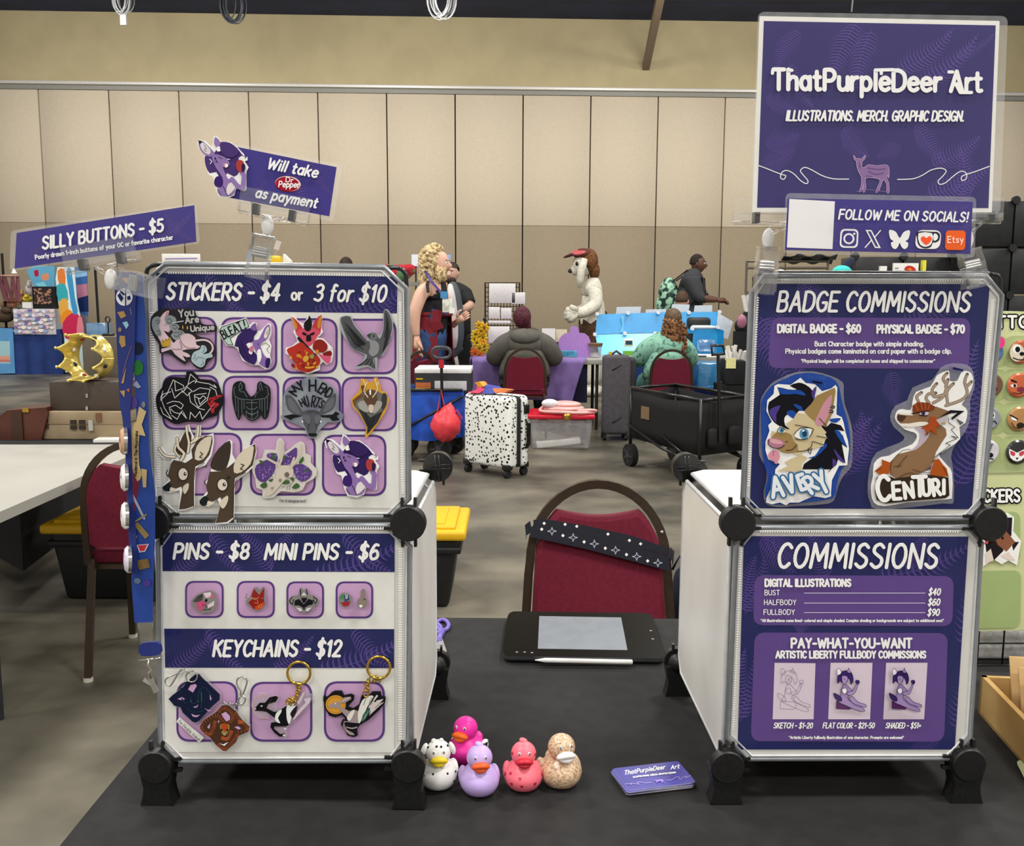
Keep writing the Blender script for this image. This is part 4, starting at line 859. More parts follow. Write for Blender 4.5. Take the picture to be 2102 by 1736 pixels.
a.poly('1030,410 1080,390 1140,400 1165,440 1150,490 1110,500 1060,550 1000,620 950,650 930,640 960,570 1010,500 1020,450', '#cdc3b4', 3); a.lines(['1040,400 1070,300 1055,190', '1140,410 1200,330 1230,220', '1030,380 990,360 945,335', '1150,380 1170,330'], 20, '#cbbfae', 3)
a.ell((1108, 470), 20, 22, C('#6f6258'), .2); a.ell((1052, 517), 12, 14, C('#8c8073')); a.polys(['970,580 1000,570 985,600', '1090,560 1060,580 1085,575'], '#9a8d80')
a.lines(['1130,600 1135,560 1160,530', '1105,600 1120,560', '960,470 990,490'], 4, '#3a4a30')
fin(a, 'sticker', 'transparent sticker of a skull among lilac flowers, bottom centre of the poster', 'sticker', GS)
# purple haired animal with a drink (sticker and the bigger cut-out on the payment sign)
def drinker(pl, tf, lab, name, cat, grp, f=lambda p: p, lift=LS, th=.0009, light=1):
    q = lambda s: [f(p) for p in P(s)]; k = math.dist(f((1500, 300)), f((1600, 300)))/100
    a = stk(pl, tf, q('1425,190 1450,165 1500,175 1560,230 1580,130 1610,140 1650,190 1720,180 1790,230 1850,290 1860,320 1880,310 1880,340 1855,350 1890,400 1870,440 1870,590 1850,605 1780,580 1760,640 1700,665 1620,650 1590,580 1580,530 1570,480 1530,460 1500,380 1490,310 1510,290 1440,240'), W_, 1, th, lift)
    SK, HR = ('#8c6da8', '#33225a') if light else ('#8f74ac', '#4a3472')
    a.poly(q('1505,300 1580,280 1620,210 1640,185 1720,190 1790,240 1830,290 1845,300 1800,320 1810,430 1760,480 1700,450 1640,500 1600,440 1540,450 1505,390 1495,330'), HR, 2)
    a.poly(q('1440,180 1480,180 1560,250 1590,290 1540,310 1490,290 1450,240'), SK, 2); a.poly(q('1455,195 1490,195 1545,250 1540,290 1500,280 1465,240'), '#d9d1d2', 2); a.poly(q('1435,170 1475,178 1450,205'), K_); a.poly(q('1580,200 1590,140 1640,190 1610,230'), SK, 2)
    a.poly(q('1560,310 1600,290 1640,300 1690,320 1720,370 1690,400 1660,400 1700,490 1720,500 1760,520 1740,560 1770,590 1740,640 1640,640 1610,590 1640,540 1650,480 1600,410 1590,390 1570,350'), SK, 2)
    a.poly(q('1600,480 1650,480 1660,540 1640,570 1590,560 1580,520'), '#3a2068', 2); a.poly(q('1710,540 1750,530 1770,560 1760,590 1700,640 1690,590'), '#ddd4d6', 2); a.line(q('1740,500 1790,560 1840,580 1850,470 1830,440'), 42*k, SK, 1)
    a.poly(q('1620,220 1640,230 1640,260 1610,265 1600,240'), W_, 2); a.polys([q('1640,200 1720,195 1800,260 1760,310 1690,310 1640,260')], HR, 3); a.poly(q('1785,345 1830,340 1850,370 1840,430 1800,435 1778,400'), '#a83c3a', 2); a.poly(q('1830,370 1860,380 1855,430 1830,435'), '#2c1a44', 2)
    a.ell(f((1688, 385)), 18*k, 18*k, C(W_)); a.poly(q('1660,360 1680,380 1670,400'), '#c9869b', 2); a.lines([q('1620,312 1650,325'), q('1640,640 1610,590'), q('1700,640 1660,560'), q('1845,310 1860,300'), q('1855,325 1868,318')], 5*k, K_); a.lines([q('1490,210 1510,240 1490,250 1510,265')], 4*k, K_)
    a.ell(f((1590, 325)), 7*k, 12*k, C('#2a1a40')); a.ell(f((1600, 350)), 7*k, 9*k, C('#2a1a40')); a.lines([q('1700,330 1720,332'), q('1540,330 1560,350 1545,370')], 6*k, W_)
    return fin(a, name, lab, cat, grp)
drinker(plL, T8, 'sticker of a purple haired deer holding a red drink, bottom right of the poster', 'sticker', 'sticker', GS)
drinker(plP, TP, 'purple haired deer cut-out on the left end of the payment sign', 'cutout', 'cut-out', None, f=lambda p: (120+(p[0]-1425)*1.13, 140+(p[1]-130)*1.195), lift=.0014, th=.001, light=0)
# ---------------------------------------------------------------- enamel pins
m_sil = M('pin_silver', '#b9b6b8', rough=.25, metal=.8)
GP = 'enamel pins on the PINS poster'
def pin(out, lab, sm=2):
    return Art(plL, TPN, lift=LS+.001).body(out, m_sil, .002, sm)
def pinfin(a, lab): return fin(a, 'enamel_pin', lab, 'pin', GP)
a = pin('110,290 160,220 240,180 320,165 370,200 385,300 350,380 230,400 170,370', '')
a.poly('130,280 180,220 240,195 235,260 180,290', '#4c4a48', 1); a.poly('240,190 320,180 330,230 270,240', '#e3cdd6', 1); a.poly('300,220 365,210 350,250', '#c9627f', 1); a.poly('160,290 230,270 280,300 220,380 190,370', '#c2557b', 1); a.ell((272, 268), 14, 16, C(K_)); a.poly('280,320 360,270 355,320 290,350', '#dcc8d2', 1); a.lines(['230,310 290,330 260,350', '240,370 320,360', '200,240 230,210'], 5, K_)
pinfin(a, 'pink and dark animal head pin, first in the pins row')
a = pin('690,270 730,240 770,140 810,130 830,160 880,120 890,200 900,240 890,320 830,370 760,365 700,310', '')
a.poly('745,230 775,145 830,210 885,130 880,240 830,250', '#8f2421', 1); a.poly('715,290 760,250 880,250 885,310 830,365 770,355', '#8a201e', 1); a.poly('790,330 880,280 880,320 830,365 780,362', '#c2461e', 1); a.lines(['740,240 790,260 830,230', '780,290 820,300 810,260', '820,350 835,320', '845,345 860,310'], 6, '#d98a3a'); a.lines(['700,200 690,240 720,250'], 12, m_sil, 2)
pinfin(a, 'red fox head pin, second in the pins row')
a = pin('1130,280 1180,220 1240,215 1255,150 1275,135 1300,170 1325,135 1340,180 1350,215 1400,210 1460,270 1450,320 1420,310 1400,350 1330,395 1270,395 1200,340 1160,310', '')
a.poly('1205,270 1250,250 1300,310 1350,250 1400,270 1395,310 1350,320 1300,350 1250,320 1200,320', K_, 1); a.poly('1270,240 1340,240 1320,280 1300,300 1285,280', K_, 0); a.lines(['1180,230 1150,270 1180,310 1190,260', '1400,230 1440,260 1420,300 1400,260', '1262,150 1270,220', '1330,150 1335,210', '1265,390 1300,350 1335,390'], 8, K_, 2); a.polys(['1215,340 1270,350 1290,375 1260,385', '1385,340 1330,350 1315,375 1340,385', '1270,215 1300,180 1335,215'], '#cfccd0', 1)
pinfin(a, 'black and silver beetle pin, third in the pins row')
a = pin('1670,230 1700,190 1770,195 1810,250 1800,300 1750,340 1700,330 1670,290', '')
a.poly('1675,240 1700,205 1730,215 1710,260', '#3f8a48', 1); a.poly('1720,210 1770,205 1780,260 1730,290', '#3c4a6c', 1); a.poly('1690,290 1790,275 1770,325 1720,330', '#a02733', 1); a.lines(['1740,200 1745,250', '1760,205 1755,245'], 6, W_)
pinfin(a, 'tiny round pin of red, green and blue, fourth in the pins row')
a = pin('1900,170 1925,145 1945,170 1950,230 1970,270 1960,330 1910,355 1870,335 1865,260 1900,230', '')
a.poly('1908,175 1935,160 1940,240 1960,280 1950,320 1910,345 1880,325 1885,270 1910,240', '#8c7c72', 1); a.poly('1880,320 1910,310 1920,330 1895,345', W_, 1); a.lines(['1930,250 1950,260'], 6, K_)
pinfin(a, 'tiny brown hare pin at the right end of the pins row')
# ---------------------------------------------------------------- keychains
m_gold = M('gold_metal', '#c9a545', rough=.22, metal=.9, var=.1); m_chrome = M('silver_metal', '#c4c3bd', rough=.2, metal=.9)
m_acr = CLEAR('clear_acrylic', gloss=.05, haze=.1, edge=.4)
GK = 'keychains hung on the KEYCHAINS poster'
def ringpts(pl, tf, c, rx, ry, lift, n=26): 
    a = Art(pl, tf, lift=lift); return [a.w((c[0]+rx*math.cos(t), c[1]+ry*math.sin(t))) for t in (2*math.pi*i/n for i in range(n))]
def keychain(base, lab): return thing('keychain', plL.hit(*base), lab, 'keychain', GK)
def chainlinks(r, tf, pts, mat, rr=9, th=.0007):
    aa = Art(plL, tf, lift=LS+.003)
    for i, (x, y) in enumerate(pts):
        b = MB(); e = [aa.w((x+rr*math.cos(t)*(1 if i % 2 else .55), y+rr*1.35*math.sin(t)), .0012*math.cos(t)*(i % 2)) for t in (2*math.pi*j/12 for j in range(12))]
        b.tube(e, th, mat, 6, closed=True); b.build('chain_link', r)
def clasp(r, tf, pts, mat):
    b = MB(); aa = Art(plL, tf, lift=LS+.003); b.tube([aa.w(p) for p in cat_rom(P(pts), 4, False)], .0011, mat, 8); b.build('lobster_clasp', r)
# dark snake tile
r = keychain((396, 1480), 'dark blue coiled snake charm keychain with a silver clasp, upper of the overlapping pair')
a = Art(plL, TK1, lift=LS).body('190,740 240,690 420,560 560,400 640,330 700,310 760,390 1050,660 1055,760 880,920 820,960 690,1130 640,1150 580,1130 410,970 380,890 290,870 200,790', m_acr, .003, 1); 
a.poly('205,745 260,690 430,560 570,400 640,345 700,340 760,410 1035,670 1035,755 870,905 700,1100 640,1130 590,1110 430,960 400,880 300,855', '#161d38', 1); a.polys(['520,590 560,520 640,500 665,530 600,640', '350,745 420,715 470,740 440,770', '870,670 905,740 880,770', '570,980 640,1010 720,1000 660,1040 600,1030', '780,890 840,920 900,930 850,945'], '#c79fc6', 1); a.polys(['600,870 650,860 690,830 670,880 630,890'], '#a98cb0', 1)
a.lines(['420,640 400,560 500,470', '720,620 740,760 730,900', '560,720 600,820 680,780 700,620 800,560 900,700', '480,820 420,740', '500,900 600,960 760,940'], 22, '#1d3040', 3); a.lines(['740,640 740,780', '560,760 570,800', '690,770 690,800'], 10, '#3a6a5a'); a.build('charm', r)
MB().tube(ringpts(plL, TK1, (580, 380), 92, 88, LS+.0045), .0010, m_chrome, 8, closed=True).build('split_ring', r)
clasp(r, TK1, '540,330 470,270 400,280 330,380 240,520 190,520 150,460 190,400 330,340 440,330', m_chrome)
# brown snake tile
r = keychain((456, 1543), 'orange and brown coiled snake charm keychain, lower of the overlapping pair')
a = Art(plL, TK1, lift=LS+.0042).body('700,1190 760,1080 960,950 1060,840 1180,830 1300,930 1400,1060 1530,1180 1520,1280 1360,1350 1320,1450 1150,1600 1090,1600 960,1500 860,1380 780,1320 710,1240', m_acr, .003, 1)
SB, SO = '#4a2f22', '#a5532f'
a.poly('712,1190 770,1090 970,960 1070,850 1170,845 1290,940 1390,1075 1515,1190 1500,1275 1340,1340 1300,1440 1140,1585 1095,1585 975,1490 880,1370 795,1310 725,1240', SB, 1)
a.polys(['1060,990 1130,950 1200,1020 1200,1080 1140,1110 1090,1040', '830,1200 880,1140 870,1230', '1270,1200 1330,1185 1380,1220 1340,1240', '1000,1100 1030,1090 1020,1140'], '#c79fc6', 1); a.poly('1020,1460 1090,1480 1175,1440 1110,1505', W_, 1)
a.k += 1
def scales(s_, n, w):
    pts = cat_rom(P(s_), 12, False); st = max(1, len(pts)//n)
    for i in range(0, len(pts)-1, st):
        x, y = pts[i]; dx, dy = pts[i+1][0]-x, pts[i+1][1]-y; l = math.hypot(dx, dy) or 1; a.line([(x-dy/l*w, y+dx/l*w), (x+dx/l*10, y+dy/l*10), (x+dy/l*w, y-dx/l*w)], 9, C(SO), new=False)
for s_ in ('760,1260 740,1180 830,1080 960,1010 1060,1060 1110,1160', '790,1290 880,1320 940,1200 960,1100', '1010,950 1110,890 1220,960 1250,1060 1180,1130', '1300,960 1340,1080 1460,1170 1480,1250 1300,1290', '1000,1480 1110,1560 1240,1440 1330,1320', '1060,1370 1160,1390 1230,1260', '1330,1120 1420,1120'): scales(s_, 14, 26)
a.poly('1035,1180 1070,1150 1170,1150 1195,1190 1180,1270 1120,1345 1060,1290', '#8f7a3a', 2); a.poly('1060,1180 1110,1140 1170,1180 1120,1280', '#b5431f', 2); a.ell((1062, 1245), 14, 22, C(K_), .3); a.ell((1158, 1245), 14, 22, C(K_), -.3); a.poly('1080,1290 1140,1290 1110,1340', '#a99a80', 1); a.build('charm', r)
clasp(r, TK1, '1380,700 1420,640 1470,500 1470,430 1400,380 1330,410 1310,480 1340,560 1380,620 1370,680 1440,720 1440,790 1390,830 1340,780 1370,700', m_chrome)
chainlinks(r, TK1, [(1330, 800), (1290, 845), (1240, 850), (1190, 830), (1140, 845), (1100, 820)], m_chrome, 22)
# black leaping deer
r = keychain((577, 1513), 'clear charm of a black and white leaping deer on a gold ring keychain')
a = Art(plL, TK2, lift=LS).body('100,640 120,590 165,560 180,530 300,530 330,580 380,550 450,560 465,600 420,680 440,740 560,690 640,560 720,620 780,500 810,510 890,550 890,620 830,700 700,840 590,950 560,1010 570,1090 540,1110 460,1100 390,1010 345,980 360,900 400,870 330,800 330,860 200,850 130,800 100,700', m_acr, .003, 1)
a.lines(['150,600 190,570 250,560 310,570', '150,600 110,660 120,740 170,820', '200,850 320,850', '175,545 185,590', '300,535 290,580'], 7, '#c79a8c', 2)
a.poly('140,730 210,650 280,650 340,580 420,560 455,580 420,640 320,670 300,720 400,770 460,760 560,690 640,740 600,930 560,960 400,960 400,990 480,1060 540,1050 540,1090 470,1095 400,1040 350,970 360,910 440,900 420,860 300,770 250,760 150,755', '#131214', 1)
a.polys(['410,850 430,780 495,740 490,780 450,850 480,915 430,900', '560,800 570,680 690,670 640,790 600,930 570,880'], '#dfe4e0', 2); a.polys(['640,860 720,740 810,650 790,600 880,580 870,640 780,740 660,870', '700,640 780,510 800,520 760,620 720,680'], '#cdbcc8', 1); a.poly('630,840 610,790 660,720 700,690 690,770 650,850', '#241a26', 2); a.polys(['215,690 250,685 240,705', '520,985 560,985 545,1005', '505,1075 540,1060 540,1090', '145,725 165,720 155,745'], W_, 1); a.lines(['410,640 330,660 360,610'], 5, '#4c4950')
a.build('charm', r)
MB().tube(ringpts(plL, TK2, (723, 260), 150, 145, LS+.003), .0017, m_gold, 10, closed=True).build('split_ring', r)
chainlinks(r, TK2, [(705, 420), (735, 445), (715, 475), (712, 510), (700, 545), (690, 580), (660, 610), (630, 625), (600, 610), (580, 640), (620, 655), (660, 650)], m_gold, 24, .0009)
# grey leaping deer with sun
r = keychain((728, 1512), 'grey leaping deer and orange sun charm keychain on a gold ring')
a = Art(plL, TK2, lift=LS).body('1045,560 1090,580 1150,520 1190,500 1280,500 1310,560 1400,540 1445,560 1440,620 1380,680 1360,710 1430,730 1510,680 1540,560 1640,560 1680,510 1790,510 1800,570 1855,580 1850,650 1780,740 1640,870 1520,940 1480,1000 1490,1080 1440,1100 1360,1080 1310,990 1270,930 1290,880 1340,870 1290,810 1200,840 1120,820 1060,720 1040,600', '#17151a', .003, 1)
a.ell((1205, 675), 132, 124, C('#cf9436')); a.line([(1205+112*math.cos(t), 675+104*math.sin(t)) for t in [i*.4 for i in range(16)]], 5, '#a86e22', 0, True)
DG = '#9c8c8c'
a.poly('1100,690 1200,640 1260,640 1310,580 1400,570 1410,600 1330,650 1260,660 1270,700 1380,760 1440,740 1510,760 1560,800 1520,920 1330,900 1300,920 1300,950 1350,1000 1440,1050 1450,1075 1390,1070 1340,1030 1300,960 1310,890 1400,890 1340,830 1240,720 1130,715', DG, 1); a.line('1350,970 1420,985 1480,970', 18, DG, 2)
a.polys(['1500,900 1495,780 1550,620 1640,560 1700,570 1620,700 1530,900', '1350,850 1390,780 1450,740 1440,800 1390,890'], '#dcd9d0', 2); a.polys(['1560,890 1660,760 1760,640 1700,640 1760,560 1740,545 1640,690', '1640,820 1780,690 1840,640 1780,660 1830,600 1740,620 1680,720'], '#c9bfbd', 1); a.poly('1545,900 1560,810 1640,710 1650,760 1590,870', '#2f5a48', 2); a.lines(['1560,870 1600,800', '1580,860 1630,760'], 6, '#8fb09c'); a.lines(['1600,580 1570,680', '1680,580 1640,650', '1700,600 1660,680', '1800,640 1720,720'], 5, K_); a.ell((1200, 660), 9, 8, C(W_)); a.lines(['1290,630 1380,585'], 10, '#d8cfc8')
a.build('charm', r)
MB().tube(ringpts(plL, TK2, (1767, 190), 150, 145, LS+.003), .0017, m_gold, 10, closed=True).build('split_ring', r)
chainlinks(r, TK2, [(1780, 350), (1740, 325), (1710, 350), (1670, 345), (1630, 365), (1610, 400), (1620, 440), (1610, 480)], m_gold, 26, .0009)
MB().tube(ringpts(plL, TK2, (1600, 530), 38, 42, LS+.0035, 16), .0009, m_gold, 8, closed=True).build('jump_ring', r)
# paper tag
a = Art(plL, TK1, lift=LS).body('330,1110 380,1040 780,1370 700,1450', m_paper, .0004, 0); a.text("I'm Double Sided!", (365, 1120), (690, 1425), 42, 6, '#4a4750')
fin(a, 'paper_tag', "small white I'm Double Sided paper strip beside the snake keychains", 'paper tag', None)
# ---------------------------------------------------------------- the two laminated badges
LB_ = .0072
TA, TC = (1540, 740, 5.425), (1770, 740, 5.424)
r = thing('badge', plR.hit(1655, 1038), 'AVERY badge of a cream canine with black and blue hair, left on the poster', 'badge', 'laminated badges on the poster')
Art(plR, TA, lift=LB_-.0004).poly('110,520 130,400 230,260 330,200 500,130 700,120 900,170 1030,240 1040,330 1050,480 1100,620 1140,800 1140,1050 1120,1190 1040,1280 980,1400 930,1560 800,1600 500,1620 300,1630 170,1590 150,1450 180,1330 170,1180 100,1050 100,800', m_lam, 2).build('laminate_film', r)
a = Art(plR, TA, lift=LB_).body('120,540 140,420 240,280 420,190 520,150 700,140 900,190 980,270 1010,400 1040,520 1090,700 1110,850 1100,1100 1010,1220 960,1400 920,1530 600,1580 400,1600 250,1600 180,1560 170,1400 200,1300 150,1130 130,900', '#27489a', .0006, 2)
BL = '#4467b3'
for t, x0, y0, x1, y1 in (('TO PAR', 630, 205, 840, 215), ('E', 555, 205, 590, 200), ('TES', 360, 245, 440, 235), ('S', 820, 295, 840, 297), ('H', 140, 560, 160, 560), ('D', 125, 950, 150, 950), ('G', 975, 1285, 1000, 1290), ('ROOBA', 620, 1570, 770, 1565), ('Y', 975, 500, 995, 510), ('C', 240, 1270, 262, 1270)): a.text(t, (x0, y0), (x1, y1), 38, 5, BL)
a.poly('190,440 260,370 270,280 310,260 450,270 560,190 620,250 720,260 800,340 900,310 950,270 970,300 960,600 1020,630 1040,690 1060,790 1090,900 1100,980 1080,1165 990,1170 950,1250 910,1330 900,1460 900,1510 840,1530 700,1510 540,1580 440,1580 400,1610 330,1580 240,1600 180,1580 180,1530 240,1400 270,1310 280,1210 330,1150 200,1100 170,1000 170,900 190,850 215,780 200,720 240,680 180,560', W_, 1)
SKN, SKD = '#cdbb93', '#9c8050'
a.poly('200,560 210,460 330,380 300,295 420,320 520,320 440,280 540,245 620,270 690,330 720,430 660,520 600,560 540,560 480,640 420,600 380,640 390,720 450,770 350,740 270,690 220,620', '#14131a', 2)
a.poly('760,640 850,740 900,690 1010,720 1050,785 960,770 1030,830 1080,970 1020,930 1060,1140 980,1090 960,1160 900,1210 580,1210 600,1150 700,1080 800,980 850,850 800,740', '#14131a', 1)
a.polys(['310,300 420,325 560,330 620,390 500,370 350,375', '640,1080 720,1080 850,960 840,920 780,970 720,1060', '940,780 1000,790 1080,960 1010,900', '890,650 1010,640 960,690 900,680', '400,580 470,550 520,600 490,650', '480,480 570,510 580,560 520,530'], '#1f4a9c', 2); a.polys(['210,560 260,520 340,500 290,600 290,690 230,620', '680,360 740,280 720,390 710,440', '930,980 980,1040 1060,1140 980,1100', '920,1090 960,1130 920,1190'], '#4b3a86', 2)
a.poly('480,650 520,580 600,590 700,620 760,700 850,800 820,830 860,860 810,900 820,950 720,980 620,1010 560,1040 640,1080 580,1140 570,1220 480,1250 420,1230 300,1230 380,1190 430,1170 380,1130 460,1090 540,1060 400,1000 290,900 230,840 240,780 300,800 330,740 400,760 440,770 400,700', SKN, 1)
a.polys(['600,560 680,480 740,390 940,300 950,340 930,480 910,600 840,740 730,690 650,620'], SKD, 1); a.poly('720,690 760,590 820,470 900,380 910,420 890,560 830,690 780,730', '#c98e9c', 2); a.lines(['905,500 940,510 930,530 890,520', '885,550 920,555 920,580 880,575'], 12, '#3b3a40')
a.poly('240,850 300,800 400,800 460,830 480,890 520,930 530,1000 450,1030 360,1020 300,980 230,930', SKD, 2); a.poly('190,890 220,865 300,865 380,910 375,950 320,975 240,960 205,930', '#b3788c', 2); a.poly('210,880 260,870 340,895 365,925 300,930 240,915', '#d59fa8', 2); a.poly('200,1050 240,1000 310,1005 330,1070 310,1110 300,1150 270,1140 265,1110 215,1100', '#d48fa0', 2); a.line('262,1000 255,1060', 5, '#7a3f52')
a.poly('485,820 560,750 680,750 670,830 620,870 540,870', W_, 2); a.ell((600, 815), 52, 62, C('#5c95b5')); a.ell((605, 815), 26, 34, C('#1f3e52')); a.ell((590, 780), 12, 12, C(W_)); a.poly('300,760 340,730 390,770 380,800 320,800', W_, 2); a.ell((350, 775), 30, 28, C('#5c95b5')); a.ell((352, 777), 12, 14, C('#1f3e52'))
a.lines(['500,715 580,730 690,755 700,780 660,850', '490,820 560,750 680,750', '500,870 560,880 640,870', '400,1000 470,990 520,935', '300,795 330,738 390,770', '520,1010 600,1005 690,980', '690,900 680,960 640,990 670,1040 680,985', '395,905 420,900', '210,880 200,930 260,975 340,970 380,940', '700,900 820,940', '740,840 850,860', '770,640 860,740'], 8, K_, 2)
a.lines(['860,1190 900,1210 870,1240'], 8, K_)
for w, c in ((78, '#3a6a96'), (42, '#e2e6ea')):
    a.k += 1
    for i, (ch, x0, y0, x1, y1, h) in enumerate((('A', 255, 1520, 372, 1500, 215), ('V', 420, 1478, 512, 1448, 185), ('E', 572, 1440, 632, 1420, 165), ('R', 688, 1475, 758, 1425, 185), ('Y', 806, 1480, 890, 1440, 235))): a.text(ch, (x0, y0), (x1, y1), h, w, c, new=False)
a.poly('685,225 700,222 805,240 800,262 700,248', '#0f1230', 0); a.build('printed_card', r)
r = thing('badge', plR.hit(1875, 1040), 'CENTURI badge of a brown antlered deer, right on the poster', 'badge', 'laminated badges on the poster')
Art(plR, TC, lift=LB_-.0004).poly('870,80 1000,30 1180,50 1240,150 1250,300 1200,450 1200,650 1140,800 1020,960 990,1080 1010,1200 1020,1560 900,1590 200,1660 90,1580 60,1450 80,1200 160,1020 400,920 470,850 350,740 310,620 370,500 500,440 560,300 780,210', m_lam, 2).build('laminate_film', r)
a = Art(plR, TC, lift=LB_).body('940,115 970,130 975,220 1000,230 1060,225 1100,140 1160,115 1220,150 1235,250 1190,370 1110,480 1130,510 1170,560 1150,690 1080,740 1090,870 980,960 860,1040 880,1090 950,1170 1000,1250 1000,1500 940,1545 500,1580 240,1620 130,1580 100,1480 100,1380 120,1290 130,1150 210,1075 300,1060 440,980 560,930 610,850 580,800 480,770 390,690 365,630 390,560 450,540 540,550 560,460 600,350 760,290 830,170', W_, .0006, 2)
TN = '#8a6a4b'
a.lines(['930,500 1100,440 1170,360 1140,240 1170,150', '1160,290 1215,235', '950,470 940,360 970,300 1015,255', '790,470 900,400 940,280 900,200 945,140', '900,380 800,400 780,320 830,255', '930,290 955,210', '745,470 710,420 740,370 820,360', '625,450 605,400 660,355'], 34, '#6a5648', 3); a.lines(['930,500 1100,440 1170,360 1140,240 1165,170', '1160,290 1205,245', '950,470 940,360 970,300 1005,265', '790,470 900,400 940,280 900,200 935,155', '900,380 800,400 780,320 820,270', '930,290 950,225', '745,470 710,420 740,370 800,362', '625,450 605,400 650,365'], 24, '#a89480', 3)
a.poly('390,600 410,580 540,590 600,560 700,540 820,510 960,560 980,590 860,640 880,720 930,760 940,830 880,920 820,1020 790,1130 700,1230 560,1290 400,1320 310,1270 310,1130 400,1040 560,1000 620,950 700,820 620,740 470,740 420,690 390,660', TN, 1); a.poly('540,1000 620,930 640,800 580,750 660,740 750,800 700,900 600,990', '#b9a9b8', 2)
a.polys(['420,700 520,700 640,680 740,690 700,720 560,740 440,730', '410,580 540,590 560,610 420,600'], '#e6ddd2', 2); a.poly('390,610 440,610 490,620 470,650 440,680 395,660', '#4a3128', 2); a.polys(['560,570 560,500 620,460 740,470 810,510 800,550 700,560 620,580'], '#7c3a1e', 1); a.polys(['600,480 640,540', '660,470 690,550'], W_); a.lines(['590,490 620,550', '650,475 670,545', '700,480 700,545', '750,490 730,545'], 13, '#b9521f'); a.polys(['640,580 720,565 740,590 700,610 650,605'], '#cfc0cc', 2); a.ell((680, 587), 22, 20, C('#3c2c4c'))
a.lines(['560,590 640,575 740,560', '640,605 720,615'], 10, '#22181a', 2); a.poly('760,620 840,640 870,720 820,740 830,830 760,770 720,840 700,760 650,760 740,700', '#a5481e', 1); a.polys(['820,660 960,600 940,680 870,720'], '#b9b3b6', 1); a.polys(['850,640 980,550 1140,560 1000,660 990,640 1060,580 960,590'], '#1a171b'); a.polys(['1040,640 1130,690 1090,720'], '#5a5f60', 1); a.lines(['880,700 910,690 920,710', '910,700 930,690'], 9, '#b08a35')
a.lines(['960,640 960,690 1030,740 990,770 1070,860 990,840 1050,870 930,920 980,940 800,1080'], 7, K_); a.polys(['140,1230 220,1160 215,1100 300,1130 320,1140 300,1260 200,1270', '760,1240 800,1110 850,1090 900,1160 940,1200 960,1290 760,1290'], '#a8511c', 1); a.poly('700,1230 780,1150 760,1210', '#5a4450', 1)
a.lines(['390,1190 460,1100 500,1060', '310,1250 330,1120 450,1000 540,990', '350,1180 440,1170', '560,1210 650,1240 760,1250', '400,1310 480,1260 560,1250', '700,830 740,800', '880,1020 790,1120', '140,1230 210,1200', '900,1180 960,1290'], 6, '#33221c', 2)
a.poly('160,1300 240,1260 360,1310 540,1290 560,1260 740,1270 960,1300 970,1500 930,1530 560,1560 260,1590 160,1550 140,1450', '#33281d', 1)
for ch, x0, y0, x1, y1, h, w in (('C', 180, 1560, 310, 1550, 270, 50), ('E', 350, 1540, 430, 1535, 180, 42), ('N', 480, 1530, 570, 1520, 170, 42), ('T', 570, 1505, 715, 1500, 210, 46), ('U', 680, 1500, 755, 1495, 170, 42), ('R', 800, 1500, 870, 1490, 170, 42), ('I', 905, 1480, 912, 1480, 150, 42)): a.text(ch, (x0, y0), (x1, y1), h, w, W_)
a.poly('1005,75 1020,72 1125,98 1120,120 1010,100', '#1a2152', 0); a.build('printed_card', r)
